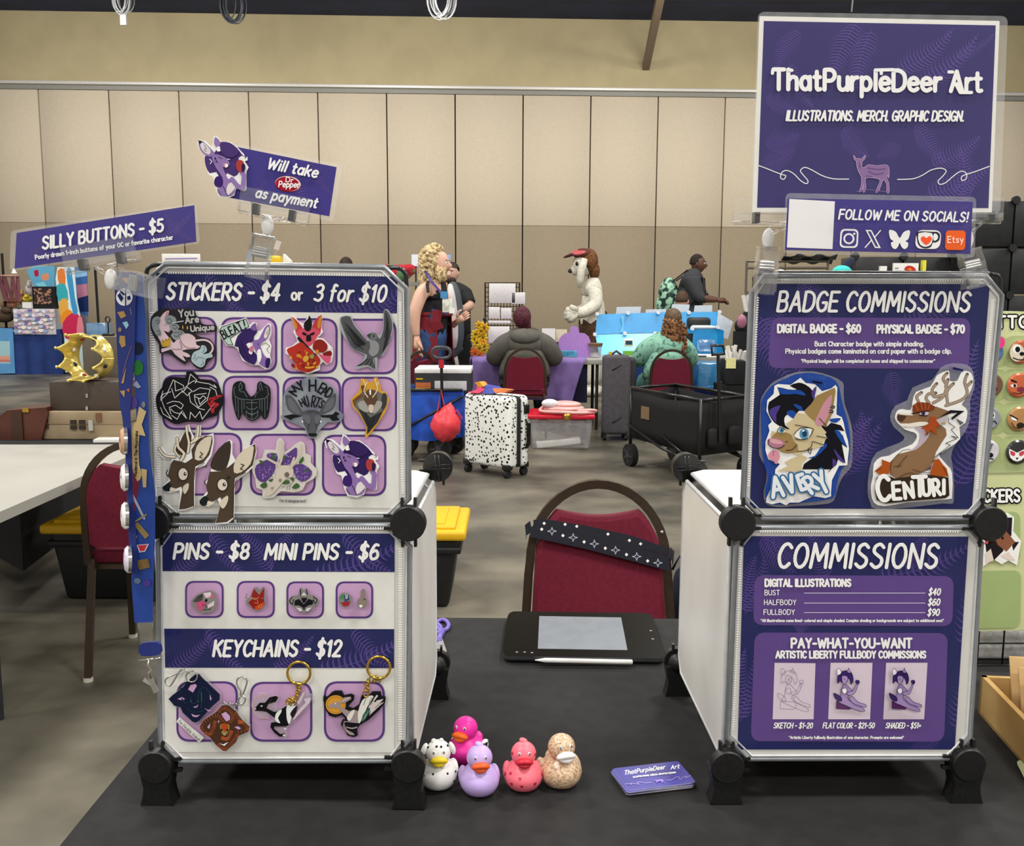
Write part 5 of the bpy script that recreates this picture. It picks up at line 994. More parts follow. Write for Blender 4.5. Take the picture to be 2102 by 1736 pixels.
# ================================================================ things on the table
m_eyeb, m_eyew = M('eye_black', '#101010', rough=.2), M('eye_white', '#f2f2f0', rough=.3)
def duck(px, py, h, mat, bill, label, yaw=0, spots=None, smat=None, ears=False, wing=None, heart=False, back=None, tuft=True, tongue=False):
    o = at_z(px, py, TZ); s = h/.06
    r = thing('rubber_duck', o, label, 'rubber duck', 'rubber ducks in a row on the table')
    R3 = Matrix.Rotation(yaw, 3, 'Z'); T = lambda p: o + R3 @ (V(p)*s)
    b = MB()
    prof = [(.0, .0), (.013, .0), (.0205, .004), (.0248, .011), (.0262, .018), (.0245, .025), (.019, .0315), (.0135, .0355), (.0115, .039), (.0125, .041)]
    b.lathe([(a*s, z*s) for a, z in prof], mat, o, 28, R3, 1, 1.08)
    b.ell(T((0, -.003, .0485)), (.0168*s, .0168*s, .016*s), mat, n=22, k=14)
    b.ell(T((0, .024, .021)), (.011*s, .014*s, .006*s), mat, (.5, 0, yaw), n=14, k=8)
    for q in (-1, 1): b.ell(T((q*.0205, .008, .019)), (.0065*s, .0165*s, .0105*s), wing or mat, (.25, q*.2, yaw+q*.12), n=14, k=8)
    if tuft: b.ell(T((0, .002, .064)), (.006*s, .006*s, .003*s), mat, (0, .3, yaw), n=10, k=6)
    if ears:
        for q in (-1, 1): b.ell(T((q*.0185, -.003, .053)), (.004*s, .006*s, .009*s), mat, (0, -q*.35, yaw), n=10, k=8)
        for x in (-.006, .004): b.ell(T((x, -.002, .064)), (.0035*s, .0035*s, .003*s), mat, n=8, k=6)
    if back: b.ell(T((0, .012, .026)), (.0245*s, .02*s, .014*s), back, (.2, 0, yaw), n=20, k=10)
    if spots:
        for (ax_, el) in spots:     # printed marks, lying on the skin
            for e in ('body', 'head'):
                c = V((0, 0, .018)) if e == 'body' else V((0, -.003, .0485)); rr = V((.0262, .0262*1.06, .0178)) if e == 'body' else V((.0169, .0169, .0161))
                if (e == 'head') != (el > 1.1): continue
                f = el if e == 'body' else el-2
                u = V((math.sin(ax_)*math.cos(f), -math.cos(ax_)*math.cos(f), math.sin(f))); p = V((c.x+u.x*rr.x, c.y+u.y*rr.y, c.z+u.z*rr.z)); nn = V((u.x/rr.x, u.y/rr.y, u.z/rr.z)).normalized()
                if heart:
                    tx = nn.orthogonal().normalized(); tx = V((0, 0, 1)).cross(nn).normalized(); ty = nn.cross(tx)
                    hp = [(0, -1), (.9, .1), (.85, .75), (.4, .9), (0, .5), (-.4, .9), (-.85, .75), (-.9, .1)]
                    b.prism([T(p+nn*.0007+tx*x*.0022+ty*y*.0024) for x, y in hp], R3 @ nn*(-.0008*s), smat)
                else: b.ell(T(p), (.0017*s, .0017*s, .0017*s), smat, n=8, k=6)
    b.build('body', r)
    b = MB(); bm_ = lambda p, u: V((p.x, p.y, p.z*(1-.25*abs(u.x))))
    b.ell(T((0, -.0185, .0448)), (.0122*s, .0088*s, .005*s), bill, (-.28, 0, yaw), n=16, k=8, fn=lambda p, u: (p.x, p.y-.002*s*abs(u.x)**2*0, p.z-.0022*s*u.x*u.x))
    b.ell(T((0, -.0175, .0408)), (.0106*s, .0082*s, .0044*s), bill, (.25, 0, yaw), n=16, k=8, fn=lambda p, u: (p.x, p.y, p.z+.0016*s*u.x*u.x))
    b.build('bill', r)
    if tongue: MB().ell(T((0, -.0155, .0362)), (.0032*s, .003*s, .0016*s), M('duck_tongue', '#b0485a'), (0, 0, yaw), n=10, k=6).build('tongue', r)
    for q in (-1, 1):
        p = T((q*.0064, -.0175, .0545)); b = MB(); e = (.0, 0, yaw+q*.35)
        b.ell(p, (.0019*s, .0011*s, .0026*s), m_eyew, e, n=12, k=8); b.ell(p+R3 @ V((q*.0002, -.0006, 0))*s, (.0013*s, .001*s, .0019*s), m_eyeb, e, n=10, k=6); b.ell(p+R3 @ V((q*.0001-.0003, -.0013, .0004))*s, (.0005*s, .0006*s, .0006*s), m_eyew, n=8, k=5); b.build('eye', r)
DK = lambda n, c, **k: M('duck_'+n, c, rough=.42, sss=.12, var=.02, spec=.4, **k)
dal = [(-.9, .3), (-.35, .55), (.5, .5), (1.1, .35), (.9, -.25), (-1.2, -.1), (1.4, 0), (.2, .9), (-.25, 2.9), (.3, 2.85), (1.2, 2.7), (-1.3, 2.6)]
duck(900, 1611, .0605, DK('white', '#e9e7e2'), DK('yellow', '#e3c51c'), 'white black spotted rubber duck with ears and yellow bill, leftmost duck', .12, dal, m_eyeb, ears=True, tuft=False, tongue=True)
duck(958, 1561, .062, DK('hot_pink', '#ee2fa6'), DK('orange', '#ee6a1c'), 'hot pink rubber duck with orange bill, standing behind the others', -.45, wing=M('spotted_wing', '#efecea', var=.0, c2='#171717', scale=130, lo=.56, hi=.6, detail=1, rough=.4), tuft=False)
duck(984, 1624, .0615, DK('lilac', '#bda4dc'), DK('orange2', '#e4581d'), 'lilac rubber duck with wide orange bill, front of the group', .12)
ht = [(-.7, -.15), (-.15, -.2), (.55, -.12), (-.25, .35), (1.25, .2), (-1.3, .25), (-.35, -.5), (1.1, 2.1), (-1.2, 2.2), (-.9, .5)]
duck(1074, 1614, .0605, DK('coral', '#f0707f'), DK('red', '#c81f35'), 'coral rubber duck printed with red hearts', .06, ht, DK('heart', '#b02036'), heart=True)
duck(1150, 1607, .0665, M('duck_glitter', '#c59a74', rough=.3, var=.1, scale=320, c2='#e9d0b0', sss=.25, spec=.6, trans=.15), DK('bill_white', '#efeae4'), 'clear gold glitter rubber duck with a white bill, rightmost duck', .3, tuft=False)
# business cards, one by one
m_card = M('card_edge', '#cfcbd6', rough=.5)
c0 = [at_z(x, y, TZ+.008) for x, y in ((1262, 1577), (1390, 1562), (1431, 1606), (1288, 1622))]
cc = sum(c0, V())/4; ux = ((c0[1]-c0[0])+(c0[2]-c0[3])).normalized(); uy = V((-ux.y, ux.x, 0)); cl, cw = ((c0[1]-c0[0]).length+(c0[2]-c0[3]).length)/2, ((c0[0]-c0[3]).length+(c0[1]-c0[2]).length)/2
m_cardp = M('card_violet', '#433f93', rough=.35, var=.12, scale=30, spec=.5)
random.seed(11); NC = 12
for i in range(NC):
    top = i == NC-1; an = random.uniform(-.03, .03)+(.05 if i == NC-2 else 0); R3 = Matrix.Rotation(an, 3, 'Z')
    o = V((cc.x, cc.y, TZ+.0003+i*.00072)) + ux*(random.uniform(-.002, .002)-(.004 if i == NC-2 else 0)-(.0 if top else .002)) + uy*(random.uniform(-.0015, .0015)-(.003 if i == NC-2 else 0))
    Q = lambda u, v, z=0: o + R3 @ (ux*(u*cl/2)+uy*(v*cw/2)) + V((0, 0, z))
    pts = []
    for sx, sy in ((1, 1), (-1, 1), (-1, -1), (1, -1)):
        for k in range(5):
            t = k*math.pi/8; cx_, cy_ = (math.sin(t), math.cos(t)) if sx*sy < 0 else (math.cos(t), math.sin(t))
            cx_, cy_ = (math.cos(t), math.sin(t)) if (sx, sy) in ((1, 1), (-1, -1)) else (math.sin(t), math.cos(t))
            pts.append(Q(sx*(1-.09+.09*cx_), sy*(1-.15+.15*cy_)))
    b = MB(); b.prism([p+V((0, 0, .0006)) for p in pts], (0, 0, -.0006), m_cardp, m_card)
    lab = 'topmost violet card of the small stack, title lettering and deer' if top else 'violet card lying in the small stack under the top card'
    co = tag(b.build('business_card'), lab, 'business card', 'business cards in the stack')
    if i >= NC-2:
        pl_ = PL((cc.x, cc.y, o.z+.0008), (0, 0, 1)); a = Art(pl_, (1240, 1540, 9.555))
        a.text('ThatPurpleDeer', (400, 475), (1190, 360), 78, 15, WHITE, slant=.3); a.text('Art', (1310, 370), (1470, 345), 75, 15, WHITE, slant=.3)
        a.text('ILLUSTRATIONS. MERCH. GRAPHIC DESIGN.', (570, 532), (1415, 440), 26, 9, WHITE); a.line('410,660 480,650 540,665 520,640 600,650 690,660 640,620 720,620 820,635 930,620', 7, '#b9a6e6', 3); a.line('1220,582 1320,575 1400,530 1460,515 1500,570 1560,520 1620,505 1600,540 1700,490', 7, '#b9a6e6', 3)
        a.poly('930,545 990,580 1140,560 1160,580 1190,640 1160,600 1140,640 1120,600 1050,610 1040,645 1020,600 970,575', '#9b84d0', 1)
        if top: a.build('lettering', co)
# tablet, its folio and the stylus
m_glass = M('tablet_glass', '#070606', rough=.3, spec=.07)
def slab(q, z0, th, mat, r_, edge=None):
    a = Art(PL((0, 0, z0), (0, 0, 1))); n0 = len(a.v); qs = P(q); a.rrect(qs, 14, mat); pts = [V(p)+V((0, 0, -DZ)) for p in a.v]
    b = MB(); b.prism([V((p.x, p.y, z0)) for p in pts], (0, 0, -th), mat, edge); return b
r = thing('drawing_tablet', at_z(1195, 1310, TZ), 'black drawing tablet with a grey square on its screen, on the table before the chair', 'tablet')
slab('1046,1261 1335,1266 1366,1356 1030,1351', TZ+.0055, .005, M('folio_black', '#171717', rough=.6), 0).build('folio_cover', r)
slab('1043,1254 1338,1258 1366,1351 1030,1346', TZ+.0125, .0065, m_glass, 0, M('tablet_edge', '#5d5f62', rough=.3, metal=.7)).build('tablet_body', r)
a = Art(PL((0, 0, TZ+.0125), (0, 0, 1))); a.poly('1107,1264 1275,1267 1288,1334 1104,1331', M('grey_screen', '#70757c', rough=.5, var=.05, scale=40)); a.build('screen', r)
a = Art(PL((0, 0, TZ+.0127), (0, 0, 1))); a.k += 1
for x, y in ((1061, 1338), (1077, 1338), (1092, 1339), (1336, 1294), (1340, 1311)): a.poly(bxq(x-2.5, y-1, x+2.5, y+1), C('#8a8280'), 0, False)
a.build('screen_icons', r)
p0, p1 = at_z(1098, 1352, TZ+.009), at_z(1296, 1356, TZ+.009); d = (p1-p0).normalized(); off = V((0, -.006, 0))
b = MB(); b.cyl(p0+off+d*.018, p1+off, .0043, M('stylus_white', '#edebe6', rough=.3), n=18); b.cyl(p0+off, p0+off+d*.018, .0008, MATS['stylus_white'], r1=.0043, n=18); b.ell(p1+off, (.002, .0043, .0043), MATS['stylus_white'], n=14, k=8)
tag(b.build('stylus'), 'white stylus lying along the front edge of the tablet', 'stylus')
# scissors behind the left cube
r = thing('scissors', at_z(905, 1330, TZ), 'purple handled scissors lying by the left cube\'s side', 'scissors'); m_pur = M('purple_handle', '#6f5fb0', rough=.35)
zz = TZ+.004
for c, rx, ry in (((908, 1283), 13, 11), ((893, 1290), 12, 10)): MB().tube([at_z(c[0]+rx*math.cos(t), c[1]+ry*math.sin(t), zz) for t in (2*math.pi*i/20 for i in range(20))], .0042, m_pur, 10, closed=True).build('handle_ring', r)
MB().tube([at_z(910, 1294, zz), at_z(903, 1306, zz), at_z(901, 1316, zz)], .0055, m_pur, 10).build('handle', r)
b = MB(); b.prism([at_z(x, y, zz+.001) for x, y in P('898,1312 908,1310 917,1336 912,1342 905,1330')], (0, 0, -.002), M('blade_steel', '#d8d8d4', rough=.2, metal=.7)); b.build('blade', r)
b = MB(); b.prism([at_z(x, y, zz-.001) for x, y in P('894,1316 902,1316 918,1364 914,1372 908,1366')], (0, 0, -.002), MATS['blade_steel']); b.build('blade', r)
# ================================================================ lanyard with buttons, hung at the left edge
plY = PL.yaw(-.45, 1.158, -.1)
TY = (230, 540, 3.7735)
r = thing('lanyard', plY.hit(300, 1420), 'blue printed lanyard hanging down the left side of the left cube', 'lanyard')
a = Art(plY, lift=-.003).body('262,563 292,561 297,640 303,800 306,930 318,1010 318,1100 314,1200 313,1278 276,1278 270,1200 268,1100 285,1000 282,900 276,760 270,640', M('lanyard_navy', '#1c3d8c', rough=.5, var=.1, scale=20), .001, 1); a.build('strap', r)
a = Art(plY, TY, lift=.0).body('18,80 60,70 200,72 195,120 180,330 175,700 140,1150 150,1400 160,1800 185,2100 200,2400 170,2400 140,2300 120,2000 110,1700 100,1400 80,1200 60,1100 40,700 22,300', M('lanyard_blue', '#1d2b70', rough=.5, var=.1, scale=20), .001, 1)
a.ell((95, 262), 64, 68, C('#e6e6ea')); a.line('105,195 105,330', 9, '#1d2a63'); a.polys(['40,250 60,230 90,270 70,300', '65,205 100,240 90,250 60,225', '115,260 140,250 145,280 120,285'], '#1d2a63')
a.polys(['75,120 110,110 140,130 120,165', '40,380 90,370 110,410 70,430', '60,560 100,565 105,640 75,655 55,610', '70,930 110,800 90,930', '60,990 100,985 95,1040'], '#a98a55', 1); a.polys(['80,460 115,450 130,480 110,510'], '#8fc0cc'); a.polys(['110,980 135,970 130,1000'], '#c0643c'); a.line('150,640 110,760 85,850', 6, '#7a5f66'); a.lines(['40,100 45,160', '140,350 150,400'], 4, '#9a9a8a'); a.ell((60, 515), 14, 18, C('#8d7f6d')); a.build('strap', r)
a = Art(plY, TY, lift=-.0012); a.ell((200, 810), 42, 60, C('#2b6a35')); a.ell((200, 660), 40, 50, C('#1d2233')); a.poly('155,940 190,910 225,960 200,970', '#8a8ea8', 1); a.ell((165, 1080), 34, 50, C('#4a3a7a')); a.ell((243, 1095), 15, 24, C('#77736e'))
CRM = '#b9a274'; a.poly('185,1240 210,1110 265,1150 230,1250 260,1340 215,1330', CRM, 1); a.poly('170,1240 215,1250 205,1400 210,1560 230,1640 195,1690 150,1560 140,1400', CRM, 2); a.poly('225,1590 270,1600 265,1736 240,1736', CRM, 1)
a.text('Medieval In The Mountains', (192, 1650), (200, 1300), 22, 5, '#3a3020'); a.build('banner_print', r)
TY2 = (230, 1000, 3.4); a = Art(plY, lift=-.0012); a.line('270,1012 296,1064', 5, '#9fa4b4'); a.line('278,1070 300,1056', 3.5, '#8f7f55'); a.polys(['272,1075 284,1072 306,1098 298,1106 290,1096'], '#8a764a', 1); a.polys(['280,1118 306,1116 298,1132 286,1134'], '#b3bac8'); a.polys(['283,1119 302,1118 296,1130 288,1131'], '#c0303a'); a.polys(['280,1150 304,1146 308,1164 286,1170'], '#77623c', 1); a.polys(['273,1102 282,1099 280,1108'], '#a3985d'); a.ell((302, 1197), 8, 7, C('#4a3a8a')); a.ell((282, 1192), 7, 6, C('#5a6a80')); a.build('strap_print', r)
a = Art(plY, lift=-.001).body('283,1278 312,1277 314,1318 288,1322', m_clip, .002); a.build('clear_tab', r)
a = Art(plY, lift=-.002).body('284,1330 292,1320 322,1318 330,1330 326,1344 290,1346', MATS['lanyard_blue'], .004, 2); a.build('strap_end', r)
b = MB(); w = lambda x, y, l=.001: plY.hit(x, y, l)
b.tube([w(284, 1356), w(330, 1350)], .0012, m_chrome); b.tube([w(306, 1353), w(303, 1366, .004), w(312, 1374), w(305, 1380, .004), w(310, 1392)], .0012, m_chrome); b.tube([w(308, 1388), w(322, 1420)], .002, m_chrome, flat=(.005, .0015, (1, 0, 0))); b.tube([w(295, 1394), w(312, 1404), w(320, 1421)], .002, m_chrome, flat=(.005, .0015, (1, 0, 0))); b.build('metal_clip', r)
def pinback(x, y, col, col2, lab):
    o = plY.hit(x, y, .004); ax_ = V((-.9, -.42, .05)).normalized(); b = MB(); b.cyl(o-ax_*.004, o, .0165, m_chrome, n=24); b.cyl(o, o+ax_*.0035, .0168, col, r1=.013, n=24); b.cyl(o+ax_*.0035, o+ax_*.0045, .013, col, r1=.006, n=24)
    t1 = ax_.orthogonal().normalized(); t2 = ax_.cross(t1)
    for a_, b_, rr in ((.004, .006, .003), (-.005, .004, .003), (0, -.006, .004)): b.ell(o+ax_*.0036+t1*a_+t2*b_, (rr, rr, .001), col2, ax_.to_track_quat('Z', 'Y').to_euler(), n=10, k=6)
    tag(b.build('button_badge'), lab, 'button badge', 'button badges along the lanyard')
mw = M('button_white', '#e6e4e2', rough=.25)
pinback(253, 905, M('button_tan', '#c99a78', rough=.25), M('button_ink', '#1c1a1c', rough=.25), 'tan faced button badge, topmost along the lanyard'); pinback(255, 980, mw, MATS['button_ink'], 'white button badge with small black marks, second along the lanyard')
pinback(256, 1058, mw, M('button_rose', '#b8788a', rough=.25), 'white button badge with a rose mark, third along the lanyard'); pinback(262, 1148, M('button_lilac', '#d5cbe0', rough=.25), mw, 'pale lilac button badge, lowest along the lanyard')
# ================================================================ banquet chairs
m_burg = M('burgundy_fabric', '#651a2c', rough=.85, var=.08, scale=90, bump=.08, bscale=600, spec=.2); m_brown = M('brown_chair_frame', '#3d3024', rough=.38, metal=.4, spec=.5); m_glide = M('pale_glide', '#cfcabd', rough=.4)
def make_chair(name='banquet_chair'):
    r = empty(name)
    arch = [(-.203, .42), (-.200, .52), (-.194, .62)]+[(-.19*math.cos(t), .655+.215*math.sin(t)) for t in (math.pi*i/22 for i in range(23))]+[(.194, .62), (.200, .52), (.203, .42)]
    yb = lambda z: .2+max(0, z-.42)*.16
    MB().tube([(x, yb(z), z) for x, z in arch], .012, m_brown, flat=(.022, .024, (0, 1, 0))).build('back_frame', r)
    pts = [(-.168, .49), (-.184, .505)]+[(-.176*math.cos(t), .655+.19*math.sin(t)) for t in [.05+i*.08 for i in range(11)]]
    lh = pts[-1]; horn = [(lh[0]*(1-i/12)*1.0, lh[1]-(lh[1]-.782)*math.sin(math.pi/2*i/12)) for i in range(1, 13)]
    half = pts+horn; out = half+[(-x, z) for x, z in half[::-1][1:]]
    b = MB(); b.prism([(x, yb(z)-.026, z) for x, z in out], (0, .044, 0), m_burg); b.add([((x*.93), yb(z)-.034, .64+(z-.64)*.93) for x, z in out], [list(range(len(out)))], m_burg)
    k = len(out); b.add([(x, yb(z)-.026, z) for x, z in out]+[((x*.93), yb(z)-.034, .64+(z-.64)*.93) for x, z in out], [[i, (i+1) % k, k+(i+1) % k, k+i] for i in range(k)], m_burg, True); b.build('backrest', r)
    b = MB(); b.box((0, -.01, .445), (.4, .41, .06), m_burg, bev=.025, seg=3); b.build('seat', r)
    b = MB(); b.box((0, .0, .405), (.36, .36, .02), m_brown); b.build('seat_frame', r)
    for x in (-1, 1):
        for y0, y1, z1 in ((-.165, -.2, .4), (.2, .255, .44)):
            l = MB().tube([(x*.19, y0, z1), (x*.205, y1, .012)], .01, m_brown, flat=(.02, .024, (0, 1, 0))).build('leg', r)
            MB().cyl((x*.205, y1, .0), (x*.205, y1, .014), .017, m_glide).build('glide', l)
        for z in (.53, .74): MB().ell((x*.176, yb(z)-.012, z), (.006, .006, .006), m_chrome, n=8, k=6).build('screw', r)
    return r
def set_chair(c, p, rz, label): place(c, p, rz); tag(c, label, 'chair', 'burgundy banquet chairs'); return c
ch0 = make_chair(); p = at_z(1228, 993, .87); set_chair(ch0, (p.x, p.y-.27, 0), 0, 'burgundy banquet chair with a navy ribbon round its back, behind the table'); NEAR = V((p.x, p.y-.27, 0))
p = at_z(160, 1395, 0); set_chair(dup(ch0), (p.x+.24, p.y+.25, 0), math.pi+.03, 'burgundy banquet chair beside the white table at the left')
for px, py, rz, lab in ((1078, 716, math.pi, 'burgundy banquet chair under the person in the grey hoodie'), (1380, 719, math.pi-.05, 'burgundy banquet chair under the person in the green patterned shirt'), (862, 722, math.pi+.9, 'burgundy banquet chair before the standing person in the black top')):
    p = at_z(px, py, .87); set_chair(dup(ch0), (p.x+.27*math.sin(rz), p.y-.27*math.cos(rz), 0), rz, lab)
# ribbon tied round the near chair's back
plW = PL((NEAR.x, NEAR.y+.2+.3*.16-.042, .72), Matrix.Rotation(-.16, 3, 'X') @ V((0, -1, 0)))
r = thing('ribbon', plW.hit(1230, 1140), 'navy ribbon with white diamonds tied slanting round the near chair\'s back', 'ribbon'); m_rib = M('navy_ribbon', '#0f1220', rough=.6, var=.1)
a = Art(plW, lift=.006).body('1095,1067 1112,1064 1200,1078 1300,1100 1372,1125 1372,1140 1300,1122 1200,1098 1095,1090', m_rib, .0012, 0)
for x, y in ((1117, 1074), (1160, 1076), (1184, 1080), (1248, 1096), (1292, 1109), (1315, 1116)): a.poly([(x-3.5, y), (x, y-3.5), (x+3.5, y), (x, y+3.5)], WHITE)
a.build('upper_band', r)
a = Art(plW, lift=.009).body('1089,1082 1100,1076 1200,1098 1300,1122 1374,1142 1374,1172 1300,1152 1200,1126 1089,1102', m_rib, .0012, 0)
for i in range(6):
    x, y = 1112+43.5*i, 1086+13*i; a.poly([(x-3.5, y), (x, y-3.8), (x+3.5, y), (x, y+3.8)], WHITE); x, y = x+21, y+4
    a.line([(x, y-8), (x+2, y-2), (x+9, y), (x+2, y+2), (x, y+8), (x-2, y+2), (x-9, y), (x-2, y-2)], 1.2, '#b9bccb', 0, True)
a.build('lower_band', r)
for x0, y0, x1, y1 in ((1090, 1080, 1080, 1096), (1374, 1134, 1380, 1150)):
    q0, q1 = plW.hit(x0, y0, .007), plW.hit(x1, y1, -.06); MB().tube([q0, (q0+q1)/2+V(((.008 if x0 > 1200 else -.008), 0, 0)), q1], .01, m_rib, flat=(.03, .0014, (0, 0, 1))).build('wrapped_end', r)
b = MB(); o = plW.hit(1400, 1225, -.1); b.ell(o, (.035, .05, .09), M('navy_bag', '#171c33', rough=.7, bump=.3, bscale=40), n=16, k=12, fn=lambda p, u: (p.x*(1+.1*math.sin(u.z*9)), p.y, p.z-.02*(1-u.z))); b.tube([o+V((-.03, 0, .08)), o+V((-.01, 0, .12)), o+V((.03, 0, .08))], .004, MATS['navy_bag'])
tag(b.build('hanging_bag'), 'dark navy bag hanging at the right side of the near chair', 'bag')
# ================================================================ the neighbour's board, tray and packets at the right
plG = PL.yaw(1.0, 1.66, .02)
r = thing('price_board', plG.hit(2080, 1293), 'pale green neighbouring price board with button slots, at the right edge', 'price board')
a = Art(plG).body('1960,636 2200,642 2200,1290 1975,1296', M('pale_green_card', '#c9cf9a', rough=.5, var=.03, scale=10), .004)
for y in (722, 790, 858, 928):
    for x in (2028, 2092): a.rrect([(x-36+(858-y)*.03, y-33), (x+40+(858-y)*.03, y-33), (x+38+(858-y)*.03, y+33), (x-38+(858-y)*.03, y+33)], 22, C('#a9b57e'), True)
a.rrect('1990,1052 2094,1050 2094,1155 1985,1155', 16, C('#9fb277')); a.rrect('1990,1172 2096,1170 2094,1288 1985,1290', 16, C('#9fb277')); a.poly('1980,950 2200,950 2200,968 1980,972', '#aab684')
a.build('board', r)
for w, c, lf in ((11, '#1d1c1e', .0045), (5, WHITE, .0062)):
    a = Art(plG, lift=lf); a.text('BUTTONS', (2000, 672), (2158, 672), 23, w, c); a.build('lettering', r); a = Art(plG, lift=lf); a.text('STICKERS', (1984, 1030), (2093, 1029), 24, w, c); a.build('lettering', r)
def face_button(x, y, rr, col, lab, deco):
    o = plG.hit(x, y, .005); n = plG.n; s = (plG.hit(x+1, y)-plG.hit(x, y)).length; R_ = rr*s
    b = MB(); b.cyl(o-n*.001, o+n*.003, R_, m_chrome, n=28); b.cyl(o+n*.003, o+n*.006, R_, col, r1=R_*.85, n=28)
    bo = tag(b.build('button_badge'), lab, 'button badge', 'animal face buttons on the green board')
    a = Art(plG, (x, y, 1), lift=.0112); deco(a); a.build('face_print', bo)
K = K_
def f_red(a): a.ell((-6, 2), 15, 18, C('#d7cdb9')); a.ell((-7, -6), 8, 9, C(W_)); a.ell((-5, -5), 5, 6, C(K)); a.ell((4, 4), 5, 4, C(K)); a.line('-14,12 -4,16 8,16', 2, K, 2)
def f_org(a): a.line('-14,-10 -4,-6', 3.5, K); a.poly('-16,0 -4,-3 -2,3 -12,5', W_); a.ell((-7, 1), 3, 3, C(K)); a.ell((6, 9), 8, 5, C('#7c3140')); a.line('-10,16 2,18 10,15', 1.6, K, 2)
def f_tan(a): a.poly('-16,-4 -4,0 -4,5 -14,2', W_); a.line('-18,-8 -2,1', 2.5, K); a.ell((4, 14), 8, 6, C('#2a211c')); a.line('-14,8 -8,18 2,20', 1.6, K, 2)
def f_owl(a): a.poly('-16,-6 0,2 16,-6 14,12 0,20 -14,12', W_, 2); a.poly('-14,-2 -4,2 -6,9 -13,6', '#c04a58', 2); a.poly('14,-2 4,2 6,9 13,6', '#c04a58', 2); a.poly('-3,12 3,12 0,17', K)
def f_blu(a): a.ell((4, -4), 8, 8, C(K)); a.ell((6, -4), 4, 4, C(W_)); a.poly('0,6 14,4 8,16', '#cfd5dc', 1)
def f_brn(a): a.poly('2,-2 14,-5 12,3', '#c58a4a'); a.line('4,12 14,8', 2, K, 2)
def f_gry(a): a.ell((8, -6), 7, 8, C(W_)); a.ell((10, -6), 3, 4, C(K)); a.line('4,10 14,6 18,12', 2, K, 2)
def f_wht(a): a.poly('-4,-14 8,0 14,-16', '#6a6672', 1); a.ell((8, 8), 6, 5, C(K)); a.line('0,14 14,16', 2, K, 2)
MBt = lambda n, c: M('button_'+n, c, rough=.25, spec=.5)
for x, y, rr, c, lab, f in ((2094, 722, 24, MBt('rust', '#b5603c'), 'red panda face button, top right of the green board', f_red), (2090, 790, 25, MBt('orange', '#c2603a'), 'orange face button, second row of the green board', f_org), (2091, 859, 25, MBt('sand', '#b0824f'), 'tan scowling face button, third row of the green board', f_tan), (2088, 927, 25, MBt('black', '#2f2d30'), 'black and white owl face button, bottom row of the green board', f_owl),
        (2034, 722, 24, MBt('blue', '#4a6d96'), 'blue face button half hidden behind the cube, top row', f_blu), (2033, 790, 24, MBt('umber', '#6a4a3c'), 'dark brown face button half hidden behind the cube, second row', f_brn), (2028, 858, 24, MBt('grey', '#8a9199'), 'grey face button half hidden behind the cube, third row', f_gry), (2025, 926, 24, MBt('pale', '#c9c6cc'), 'pale grey face button half hidden behind the cube, bottom row', f_wht)): face_button(x, y, rr, c, lab, f)
a = Art(plG, lift=.0125); a.body('2046,690 2054,690 2062,697 2062,708 2054,715 2046,715 2040,708 2040,697', C('#e83d86'), .0005, 2); fin(a, 'dot_sticker', 'round hot pink dot sticker at the top of the green board', 'dot sticker', None)
a = Art(plG, lift=.0055).body('2018,1100 2030,1080 2050,1060 2068,1052 2082,1062 2080,1090 2096,1110 2088,1160 2070,1150 2056,1158 2040,1148 2018,1162', W_, .0008, 1)
a.polys(['2060,1062 2078,1062 2076,1100 2060,1100', '2022,1110 2050,1095 2060,1130 2040,1150 2026,1145', '2076,1112 2092,1112 2080,1130'], '#211c20', 1); a.polys(['2040,1100 2062,1086 2074,1100 2084,1112 2066,1132 2048,1118'], '#8c5a42', 1); a.polys(['2022,1136 2034,1126 2040,1150 2024,1156', '2054,1140 2070,1132 2084,1150 2066,1148'], '#e2d3c8', 1); a.ell((2058, 1104), 2.5, 3, C(K)); a.poly('2018,1116 2028,1108 2030,1116', '#c14b56')
fin(a, 'sticker', 'black and brown growling wolf sticker on the green board', 'sticker', None)
b = MB()
for x in (2014, 2066, 2120): b.tube([plG.hit(x, 1240, -.02), V((plG.hit(x, 1240, -.02).x, plG.hit(x, 1430, -.02).y, TZ+.002))], .0016, m_wire)
for y in (1320, 1365): b.tube([plG.hit(1985, y, -.02), plG.hit(2200, y, -.02)], .0016, m_wire)
for y in (640, 900, 1200): b.tube([plG.hit(1985, y, -.02), plG.hit(2200, y, -.02)], .0016, m_wire)
for x in (1990, 2200): b.tube([plG.hit(x, 640, -.02), V((plG.hit(x, 1400, -.02).x, plG.hit(x, 1400, -.02).y, TZ+.002))], .0016, m_wire)
tag(b.build('wire_rack'), 'black wire rack holding up the green board', 'rack')
